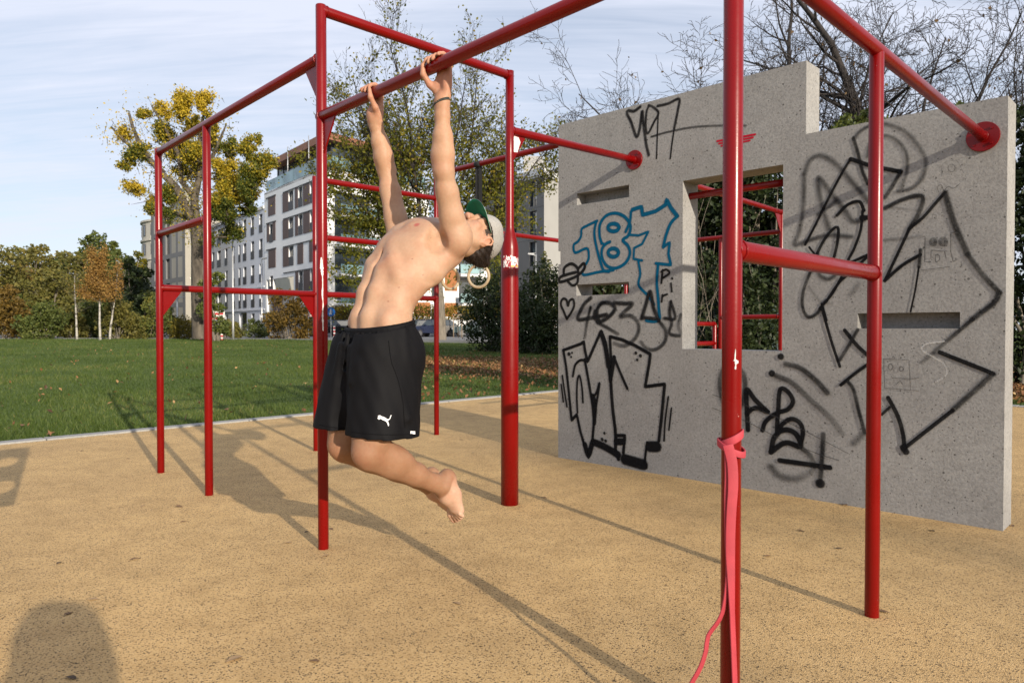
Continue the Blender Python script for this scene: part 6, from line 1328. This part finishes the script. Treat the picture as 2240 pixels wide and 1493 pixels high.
# autumn tree behind the athlete
rng = np.random.default_rng(52); Ym = 46.0; p = at_depth(964, HOR, Ym); zb = float(lawn_z(p[0], p[1])); Ht = (HOR - 8) / FPX * Ym + CAMH - zb; root = thing('autumn_tree', 'thinly leaved autumn tree with yellow green leaves behind the hanging man', 'tree', (p[0], p[1], zb))
sg = [(np.array([0, 0, -.1]), np.array([-.1, 0, 2.6]), .40, .33, 0), (np.array([-.1, 0, 2.6]), np.array([-.35, .1, 5.5]), .33, .27, 0)]
for d_, L in (((-.9, .3, 1.0), 11.0), ((-.35, -.2, 1.0), 14.2), ((.40, .3, 1.0), 13), ((.75, -.2, .8), 11), ((-1.1, -.3, .85), 8.5), ((-.85, .3, 1.15), 12.5), ((.9, .2, .95), 9.0), ((-.05, .5, 1.2), 13.5), ((-.65, .2, 1.1), 13.5)):
    sg += [(a, b, c, d, lv + 1) for a, b, c, d, lv in grow(rng, (-.3 + rng.normal(0, .08), .1, rng.uniform(4.0, 5.6)), d_, L, .17, 4, [15, 9, 5], [.46, .46, .5], (.4, .95), .22, .10, 8, .16, .5)]
link('trunk', tubes_mesh('trunk', [s_ for s_ in sg if s_[4] == 0], BARK, 12), root); link('branches', tubes_mesh('branches', [s_ for s_ in sg if 1 <= s_[4] <= 2], BARKD, 5), root); link('twigs', tubes_mesh('twigs', [(a, b, max(c, .011), max(d, .008), l) for a, b, c, d, l in sg if s_ is not None and l > 2], BARKD, 3), root)['kind'] = 'stuff'
P = pts_along(sg, 62000, rng, 2, .26); zz = P[:, 2] / Ht; keep = rng.uniform(0, 1, len(P)) < np.clip(1.42 - 1.55 * zz, .11, 1) * np.clip((zz - .13) / .1, 0, 1); P = P[keep]; zz = zz[keep]
# low drooping side foliage
xs = rng.uniform(-6.9, 4.2, 14000); ce = np.stack([xs, rng.normal(0, 2.2, 14000), 7.0 + 1.0 * np.sin(xs * 1.3) - .16 * np.abs(xs + .5) + rng.normal(0, 1.6, 14000)], 1); ce = ce[(np.sin(xs * 3.1 + ce[:, 1]) + np.sin(ce[:, 2] * 3.3 + xs) + np.sin(ce[:, 1] * 2.9 + 2 * xs) + rng.normal(0, .5, 14000)) > -.1]
P = np.vstack([P, ce]); tint = np.clip(.26 + rng.normal(0, .22, len(P)) + .22 * (P[:, 2] / Ht), 0, 1); link('crown', leaf_mesh('crown', P, .21, LF['autumn'], rng, tint, 0.5), root)

# bare trees behind the wall on the right
def bare_tree(label, px, Y, specs, r0, sd, hh, leaves=0):
    rng = np.random.default_rng(sd); p = at_depth(px, HOR, Y); zb = float(lawn_z(p[0], p[1])); root = thing('bare_tree', label, 'tree', (p[0], p[1], zb), 0, 'bare trees behind the concrete wall'); sg = [(np.array([0, 0, -.1]), np.array([.05, 0, hh]), r0 * 1.15, r0, 0)]
    for d_, L, rr in specs: sg += [(a, b, c, d, lv + 1) for a, b, c, d, lv in grow(rng, (0.05, 0, hh * rng.uniform(.8, 1)), d_, L, rr * 1.18, 4, [15, 11, 6], [.50, .42, .45], (.4, 1.1), .08, .11, 9, .12, .50)]
    link('trunk', tubes_mesh('trunk', [s_ for s_ in sg if s_[4] == 0], BARKD, 12), root); link('branches', tubes_mesh('branches', [s_ for s_ in sg if s_[4] in (1, 2)], BARKD, 6), root); link('twigs', tubes_mesh('twigs', [(a, b, max(c * 1.1, .0062), max(d * 1.1, .0044), l) for a, b, c, d, l in sg if l > 2], BARKD, 3), root)['kind'] = 'stuff'
    if leaves: P = pts_along(sg, leaves, rng, 3, .05); link('crown', leaf_mesh('crown', P, .10, LF['russet'], rng, rng.uniform(.3, 1, leaves)), root)
bare_tree('bare tree with a slim upright trunk behind the tall part of the concrete wall', 1752, 19.5, [((-.20, .05, 1.1), 8.5, .13), ((-1.25, .1, .62), 5.0, .08), ((-.75, -.1, .95), 7.8, .09), ((.25, .1, 1.1), 6.5, .07), ((-1.1, -.2, .95), 5.6, .07), ((-1.35, .3, .38), 3.6, .055)], .15, 61, 3.2, 250)
bare_tree('bare tree with the thickest trunk right of the wall step', 1940, 17.5, [((.10, .05, 1.1), 8.0, .15), ((.85, .1, .80), 6.8, .095), ((-.55, -.1, 1.0), 6.5, .08), ((1.15, -.2, .55), 6.2, .075), ((.5, .2, 1.0), 6.8, .085), ((-.9, .2, .8), 5.2, .06), ((1.3, .2, .35), 5.5, .06)], .20, 62, 3.0, 350)
bare_tree('bare thin tree standing in the notch of the wall step', 1822, 16.5, [((.02, 0, 1.1), 5.5, .075), ((.5, .1, .9), 4.2, .045), ((-.5, .1, .9), 4.2, .045)], .085, 63, 3.0, 160)
# a tall tree behind the viewpoint, right of the photographer: its limbs throw the soft shade on the right of the court
rng = np.random.default_rng(88); tb = (24.1, -32.0, 0); root = thing('park_tree', 'tall half bare park tree behind the viewpoint', 'tree', tb); sg = [(np.array([0, 0, -.1]), np.array([.1, 0, 6.0]), .30, .24, 0)]
for d_, L in (((.1, 0, 1), 8.5), ((-.28, -.1, .9), 6), ((.55, .2, .8), 6), ((.2, .5, .9), 6), ((-.2, -.5, .9), 6.5), ((.7, .1, .5), 5.0)): sg += [(a, b, c, d, lv + 1) for a, b, c, d, lv in grow(rng, (.1, 0, rng.uniform(5, 6)), d_, L, .14, 3, [12, 7], [.45, .45], (.4, 1.0), .15, .1, 8, .2, .5)]
link('trunk', tubes_mesh('trunk', [s_ for s_ in sg if s_[4] == 0], BARK, 10), root); link('branches', tubes_mesh('branches', [s_ for s_ in sg if s_[4] > 0], BARK, 4), root); P = pts_along(sg, 2600, rng, 2, .30); link('crown', leaf_mesh('crown', P, .22, LF['autumn'], rng, rng.uniform(0, 1, len(P))), root)
# evergreen thicket behind the wall
gE = 'evergreen shrubs in the thicket behind the wall'
def EV(label, px, Y, yt, hw, n, ls, sd, mat='dark', **k): leafy('evergreen_shrub', label, 'shrub', px, Y, yt, hw, mat, n, ls, sd, gE, trunk=False, **k)
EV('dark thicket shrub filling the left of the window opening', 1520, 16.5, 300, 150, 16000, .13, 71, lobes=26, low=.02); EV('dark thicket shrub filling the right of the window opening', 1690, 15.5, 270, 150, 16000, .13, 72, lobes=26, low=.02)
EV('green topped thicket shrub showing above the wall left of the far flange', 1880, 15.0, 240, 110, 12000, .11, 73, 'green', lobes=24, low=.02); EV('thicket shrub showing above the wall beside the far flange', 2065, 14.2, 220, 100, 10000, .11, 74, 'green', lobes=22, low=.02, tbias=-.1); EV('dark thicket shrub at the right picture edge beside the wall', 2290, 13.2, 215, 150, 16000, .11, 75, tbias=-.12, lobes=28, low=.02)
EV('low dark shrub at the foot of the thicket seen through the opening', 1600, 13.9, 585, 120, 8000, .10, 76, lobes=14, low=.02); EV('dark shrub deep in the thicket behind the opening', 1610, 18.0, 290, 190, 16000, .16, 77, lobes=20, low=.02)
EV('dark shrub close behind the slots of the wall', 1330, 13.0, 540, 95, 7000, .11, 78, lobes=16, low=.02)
rng = np.random.default_rng(9); pr = thing('bare_undergrowth', 'tangle of bare undergrowth stems behind the window opening', 'shrub', tuple(at_depth(1560, HOR, 13.6) * np.array([1, 1, 0]))); sg = []
for k in range(12): sg += grow(rng, (rng.uniform(-.7, .9), rng.normal(0, .35), 0), (rng.normal(0, .45), rng.normal(0, .3), 1), rng.uniform(1.5, 3.2), .012, 2, [4], [.5], (.3, .9), .1, .12, 5)
link('branches', tubes_mesh('branches', [(a, b, max(c, .005), max(d, .004), l) for a, b, c, d, l in sg], BARK, 3), pr)['kind'] = 'stuff'
TEAL = plain('teal_fence_paint', (0.012, 0.045, 0.048), 0.6, 0.1)
fq = at_depth(1660, HOR, 14.6); fnc = thing('slat_fence', 'dark teal slat fence in the thicket seen through the window opening', 'fence', (fq[0], fq[1], 0))
SL = MB().box((0, 0, .75), (.075, .02, 1.5)).mesh('slat', TEAL)
for k in range(26): link('slat', SL, fnc, (-1.2 + k * .1, 0, .1))
MB().box((0.05, .04, .45), (2.7, .03, .08)).build('rail', TEAL, fnc); MB().box((0.05, .04, 1.35), (2.7, .03, .08)).build('rail', TEAL, fnc)
# big dark bush left of the wall and the yellow hedge
def BU(label, px, Y, yt, hw, n, ls, sd): leafy('bush', label, 'bush', px, Y, yt, hw, 'dark', n, ls, sd, 'dark bushes left of the concrete wall', trunk=False, lobes=24, low=.02, tbias=.03)
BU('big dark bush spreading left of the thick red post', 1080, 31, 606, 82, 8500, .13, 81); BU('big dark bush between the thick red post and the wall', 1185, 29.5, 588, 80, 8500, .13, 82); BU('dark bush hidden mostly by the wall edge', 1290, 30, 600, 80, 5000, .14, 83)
leafy('shrub', 'light feathery shrub rising above the big dark bush', 'shrub', 1190, 34, 540, 34, 'olive', 1500, .13, 84, None, trunk=False, lobes=12)
hd = thing('hedge', 'yellowing clipped hedge on top of the white garden wall', 'hedge', (-6.8, 67.6, GZ)); rng = np.random.default_rng(90); n = 15000; P = np.stack([rng.uniform(-13, 13, n), rng.uniform(-.55, .55, n), rng.uniform(.9, 2.95, n) + .12 * np.sin(rng.uniform(0, 6, n))], 1)
link('crown', leaf_mesh('crown', P, .20, LF['hedge'], rng, np.clip(rng.normal(.4, .25, n) + .2 * np.sin(P[:, 0] * 1.1), 0, 1)), hd); link('branches', tubes_mesh('branches', [(np.array([x, 0, 0.]), np.array([x + rng.normal(0, .2), 0, 2.6]), .03, .012, 0) for x in np.arange(-12.5, 13, .5)], BARK, 4), hd)['kind'] = 'stuff'
hd2 = thing('hedge', 'dark green clipped hedge at the foot of the white apartment block', 'hedge', (-20.5, 66, GZ)); n = 3200; P = np.stack([rng.uniform(-2.2, 2.2, n), rng.uniform(-.5, .5, n), rng.uniform(.1, 2.3, n)], 1); link('crown', leaf_mesh('crown', P, .2, LF['olive'], rng, rng.uniform(0, 1, n)), hd2)
# ================================================================== SMALL THINGS
# play panel with round holes just left of the picture; its shadow falls in at the left edge
pe = Vector((-1.99, 2.69, 0)); pdv = Vector((-.71, -.70, 0)).normalized(); pnl = thing('play_panel', 'wooden play panel with round holes beside the court, left of the view', 'play panel', tuple(pe)); WPN = plain('panel_plywood', (.32, .22, .12), .7, .2, 6)
def panel_mesh():
    bm = bmesh.new(); outer = [bm.verts.new((pdv * a)[:2] + (z,)) for a, z in ((0, .60), (1.1, .60), (1.1, 1.385), (0, 1.385))]; ed = [bm.edges.new((outer[i], outer[(i + 1) % 4])) for i in range(4)]
    for wq, zq in ((.135, 1.153), (.10, .805), (.42, 1.153), (.40, .805)):
        vs = [bm.verts.new((pdv * (wq + .075 * math.cos(k * .3142)))[:2] + (zq + .075 * math.sin(k * .3142),)) for k in range(20)]; ed += [bm.edges.new((vs[k], vs[(k + 1) % 20])) for k in range(20)]
    bmesh.ops.triangle_fill(bm, use_beauty=True, use_dissolve=False, edges=ed); me = bpy.data.meshes.new('board'); bm.to_mesh(me); bm.free(); me.materials.append(WPN); return me
o = link('board', panel_mesh(), pnl); s_ = o.modifiers.new('solid', 'SOLIDIFY'); s_.thickness = .02
for a in (.55, 1.05): MB().tube([pdv * a + Vector((0, 0, -.05)), pdv * a + Vector((0, 0, 1.45))], .03, 12).build('post', RED, pnl)
# gymnastic rings hanging from the bar between post F and the wall
fb0, fb1 = up(F_, 2.60), wall_pt(0.05, 2.60, 0.10); fbd = (fb1 - fb0).normalized()
RW = plain('birch_plywood', (0.44, 0.34, 0.21), 0.5, 0.2, 40); STRAP = plain('black_webbing', (0.012, 0.012, 0.013), 0.85, 0.2, 200)
def gym_ring(label, px, py, tilt, bundle):
    t = (px - 1120) / FPX; s_ = (t * fb0.y - fb0.x) / (fbd.x - t * fbd.y); c = fb0 + fbd * s_; zc = CAMH + (HOR - py) / FPX * c.y; R_ = .104; r = thing('gymnastic_ring', label, 'gymnastic ring', (c.x, c.y, zc), 0, 'gymnastic rings')
    dirn = Vector((math.cos(tilt), math.sin(tilt), 0)); MB().tube([dirn * (R_ * math.cos(a)) + Vector((0, 0, R_ * math.sin(a))) for a in (2 * math.pi * k / 40 for k in range(40))], .0142, 12, closed=True).build('ring', RW, r)
    top = 2.60 - zc; pd = Vector((-dirn.y, dirn.x, 0)); sd_ = fbd
    def strap(o, z0_, z1_): MB().box((sd_.x * o, sd_.y * o, (z0_ + z1_) / 2), (.036, .0025, z1_ - z0_), 0, math.atan2(sd_.y, sd_.x) + .25).build('strap', STRAP, r)
    strap(-.022, R_ - .01, top); strap(.026, R_ - .01, top)
    MB().tube([Vector((0, 0, top)) + sd_ * -.036 + Vector((0, 0, 0)), Vector((0, 0, top)) + sd_ * .036], RT + .003, 14).build('strap_loop', STRAP, r); MB().box((sd_.x * .026, sd_.y * .026 - .006, R_ + .10), (.05, .02, .06), 0, .2).build('buckle', DARKG, r)
    if bundle:
        mb = MB()
        for k in range(5): mb.tube([Vector((.03 + .010 * k, -.03, R_ + .62)), Vector((.05 + .012 * k, -.035, R_ + .52)), Vector((.03 + .014 * k, -.03, R_ + .38))], [.012, .02, .011], 8)
        mb.build('strap_bundle', STRAP, r)
gym_ring('wooden gymnastic ring hanging clear right of the man', 1047, 604, -.35, False); gym_ring('wooden gymnastic ring half hidden behind the back of the man', 985, 609, .75, True)

# pink resistance band looped round the front post
PINK = plain('pink_latex', (0.37, 0.034, 0.050), 0.7, 0.14, 14, bumps=0.05, bscale=200)
vw = Vector((-P1_.x, -P1_.y, 0)).normalized(); rt = Vector((vw.y, -vw.x, 0)) * -1
if rt.x < 0: rt = -rt
Pz = lambda py: CAMH + (HOR - py) / FPX * P1_.y
band = thing('resistance_band', 'pink rubber exercise band knotted round the front red post', 'exercise band', (P1_.x, P1_.y, Pz(960)))
def strip(path, nor, wid, th=.0042):
    """flat strip: path points, outward normals, widths"""
    n = len(path); V = []; F = []
    for i in range(n):
        t = (path[min(i + 1, n - 1)] - path[max(i - 1, 0)]).normalized(); nn = (nor[i] - t * nor[i].dot(t)).normalized(); sd = t.cross(nn) * wid[i] / 2; 
        V += [path[i] - sd, path[i] + sd, path[i] + sd + nn * th, path[i] - sd + nn * th]
        if i: F += [(4 * i - 4 + k, 4 * i - 4 + (k + 1) % 4, 4 * i + (k + 1) % 4, 4 * i + k) for k in range(4)]
    F += [(0, 1, 2, 3), (4 * n - 1, 4 * n - 2, 4 * n - 3, 4 * n - 4)]
    off = Vector(band.location); o = MB().add([v - off for v in V], F, 0, True).build('band_strip', PINK, band); b_ = o.modifiers.new('bevel', 'BEVEL'); b_.width = .0012; b_.segments = 2; b_.limit_method = 'ANGLE'; b_.angle_limit = .9; return o
def loop(z_l, z_r, phase, r=RT + .0012, wid=.022, a0=0, a1=6.2832):
    path, nor = [], []
    for i in range(45):
        a = a0 + (a1 - a0) * i / 44; o = rt * math.cos(a) + vw * math.sin(a); path.append(P1_ + o * (r + .0008 * i / 44) + Vector((0, 0, (z_l + z_r) / 2 + (z_r - z_l) / 2 * math.cos(a + phase)))); nor.append(o)
    strip(path, nor, [wid] * 45)
loop(Pz(972), Pz(946), 0.2, RT + .001, .020); loop(Pz(966), Pz(992), -.3, RT + .0062, .017)
def px_pt(px, py, out): c = P1_ + vw * out; d = ray(px, py); n_ = np.array(vw); return Vector(CAMP + d * (np.dot(np.array([c.x, c.y, 0]) - CAMP, n_) / np.dot(d, n_)))
def hang(pts, out, wid, tw):
    Q = resample([(x, y) for x, y in pts], 12); n = len(Q); path = [px_pt(x, y, np.interp(i / (n - 1), np.linspace(0, 1, len(out)), out)) for i, (x, y) in enumerate(Q)]
    strip(path, [vw * math.cos(a) + rt * math.sin(a) for a in np.interp(np.linspace(0, 1, n), np.linspace(0, 1, len(tw)), tw)], list(np.interp(np.linspace(0, 1, n), np.linspace(0, 1, len(wid)), wid)))
hang([(1592, 972), (1601, 1010), (1603, 1060), (1599, 1120), (1597, 1190), (1598, 1260), (1600, 1340), (1603, 1420), (1606, 1500), (1608, 1580)], [.034, .036, .036, .036, .036], [.026, .026, .024, .019, .019, .019], [.1, .35, .3, .9, .9, .9])
hang([(1594, 980), (1595, 1040), (1592, 1110), (1590, 1180), (1591, 1240), (1585, 1310), (1573, 1352), (1548, 1388), (1543, 1420), (1532, 1455), (1514, 1488), (1490, 1530)], [.030, .030, .031, .033, .04, .05, .06], [.024, .024, .018, .015, .015, .015], [.2, .3, .9, 1.0, .9, .8, .8])

# fallen leaves on the rubber court, each one its own thing
LFD = [plain('dry_leaf_%s' % k, c, .8, .3, 60) for k, c in (('brown', (.17, .095, .045)), ('tan', (.32, .21, .11)), ('dark', (.07, .045, .025)))]
rs = random.Random(8); LM = []
for m in LFD:
    for v in range(2):
        mb = MB(); P = []
        for i in range(9):
            t = i / 8; wv = .5 * math.sin(math.pi * t ** .8) * .42; z = .10 * math.sin(3 * t + v) + .10; P += [(t - .5, -wv, z + .22 * wv), (t - .5, 0, z - .04), (t - .5, wv, z + .30 * wv)]
        F = []
        for i in range(8): F += [(3 * i, 3 * i + 1, 3 * i + 4, 3 * i + 3), (3 * i + 1, 3 * i + 2, 3 * i + 5, 3 * i + 4)]
        LM.append(mb.add(P, F, 0, True).mesh('fallen_leaf', m))
LEAF_LABELS = ['dark leaf on the rubber near the kerb, left of both left posts', 'brown leaf just in front of the two left posts', 'smaller brown leaf nearest below the one before the two left posts', 'tan leaf left of the one before the two left posts', 'brown leaf on open rubber left of the second red post, halfway to the viewer', 'dark leaf farthest left on the open rubber', 'tan leaf just above the shadow of the photographer', 'brown leaf lying inside the shadow of the photographer', 'large tan curled leaf at the bottom of the view between shadow and front post', 'brown leaf beside the large tan leaf at the bottom of the view', "dark leaf lowest in the photographer's shadow", 'tan leaf left of the base of the post in front of the man', 'small dark leaf in the shadow beside the post before the man', 'brown leaf just right of the post in front of the man', 'tiny dark leaf on the rubber below the bare feet', 'largest brown leaf at the foot of the concrete wall right of the front post', 'small dark leaf on the rubber between the front post and right post', 'dark leaf before the right end of the concrete wall', 'brown leaf touching the foot of the right post', 'brown leaf by the foot of the wall left of the right post', 'tan leaf on open rubber in the middle of the foreground', 'brown leaf just right of the front post on open rubber', 'tan leaf behind the bare feet', 'brown leaf near the thin far post right of the shorts', 'brown leaf close to the kerb left of the leftmost post', 'tan leaf right below the base of the post in front of the man', 'brown leaf on the rubber just right of the thick post', 'brown leaf by the right end of the concrete wall']
for k, (x, y, s_, mi) in enumerate([(180, 986, .05, 2), (392, 1108, .07, 0), (402, 1141, .05, 0), (312, 1107, .05, 1), (295, 1223, .06, 0), (130, 1231, .05, 2), (205, 1311, .055, 1), (150, 1342, .05, 0), (512, 1443, .075, 1), (687, 1446, .05, 0), (155, 1483, .055, 2), (630, 1187, .05, 1), (671, 1163, .04, 2), (725, 1157, .05, 0), (933, 1166, .03, 2), (1847, 1104, .09, 0), (1836, 1200, .05, 2), (2038, 1161, .055, 2), (1930, 1338, .06, 0), (1752, 1161, .05, 0), (1000, 1320, .05, 1), (1680, 1216, .05, 0), (1035, 990, .06, 1), (1010, 962, .05, 0), (280, 1003, .045, 0), (712, 1215, .045, 1), (1190, 1088, .05, 0), (2215, 1150, .05, 0)]):
    g = ground(x, y); o = link('fallen_leaf', LM[(mi * 2 + k % 2) % 6], None, (g[0], g[1], .0005), rs.uniform(0, 6.28)); o.scale = (s_ * .8, s_ * .8, s_ * .45); setp(o, LEAF_LABELS[k], 'leaf', 'dry leaves scattered on the rubber court')
    o.name = 'fallen_leaf'

# grass blades and leaf litter on the lawn
rng = np.random.default_rng(21)
def scatter(n, ymax, bias, xl=-1.0, xr=1.0):
    """points on the lawn inside a wedge that covers the view with a margin"""
    y = 6.0 + (ymax - 6.0) * rng.uniform(0, 1, n) ** bias; x = y * rng.uniform(-1.05, 1.05, n) * .85; k = kline_dist(x, y) > .13; return x[k], y[k]
x, y = scatter(380000, 56, 1.75); n = len(x); z = lawn_z(x, y); hgt = rng.uniform(.025, .062, n) * (1 + .012 * y) * (.75 + .5 * (np.sin(x * 1.7) * np.sin(y * 1.3 + x) > 0)); wd = .0035 * (1 + .055 * y); a = rng.uniform(0, 6.283, n); ln_ = rng.normal(0, .45, (n, 2)) * hgt[:, None]
V = np.stack([np.stack([x - np.cos(a) * wd, y - np.sin(a) * wd, z - .005], 1), np.stack([x + np.cos(a) * wd, y + np.sin(a) * wd, z - .005], 1), np.stack([x + ln_[:, 0], y + ln_[:, 1], z + hgt], 1)], 1).reshape(-1, 3)
pat = np.clip(.42 + .25 * np.sin(x * .9 + 1.3 * np.sin(y * .6)) * np.sin(y * .8) + rng.normal(0, .2, n), 0, 1); k = np.arange(n) * 3
GL = mat_leaf('grass_blades', [(0, (.038, .066, .010)), (.5, (.076, .114, .020)), (.85, (.125, .152, .034)), (1, (.22, .185, .065))], .3)
o = link('grass', np_mesh('grass', V, np.stack([k, k + 1, k + 2], 1), GL, False, {'tint': np.repeat(pat, 3)})); setp(o, 'short mown green grass blades covering the lawn', 'grass', None, 'stuff')
LIT = mat_leaf('leaf_litter', [(0, (.07, .035, .015)), (.4, (.19, .085, .035)), (.8, (.30, .15, .065)), (1, (.38, .25, .10))], .15)
def leaf_patch(C, size): 
    tint = rng.uniform(0, 1, len(C)); return leaf_mesh('fallen_leaves', C, size, LIT, rng, tint, 2.2)
L = []
x, y = scatter(190000, 40, 1.0); u = (x - .5) ; wgt = np.exp(-((y - (19.5 - .55 * (x - 1.0))) / 3.2) ** 2) * (1 / (1 + np.exp(-(x + 2.2) / .7))); wgt = wgt * 2.4 + .005 + .035 * (x > -2); k = rng.uniform(0, 1, len(x)) < wgt * 1.1; L.append(np.stack([x[k], y[k], lawn_z(x[k], y[k]) + rng.uniform(.03, .072, k.sum())], 1))
xx = rng.uniform(3.0, 16.0, 16000); yy = rng.uniform(8.5, 17.5, 16000); kd = kline_dist(xx, yy); k = (kd > .7) & (kd < 4.5); L.append(np.stack([xx[k], yy[k], lawn_z(xx[k], yy[k]) + rng.uniform(.01, .06, k.sum())], 1))
setp(link('fallen_leaves', leaf_patch(np.vstack(L), .072)), 'brown autumn leaf litter lying on the lawn', 'leaf litter', None, 'stuff')
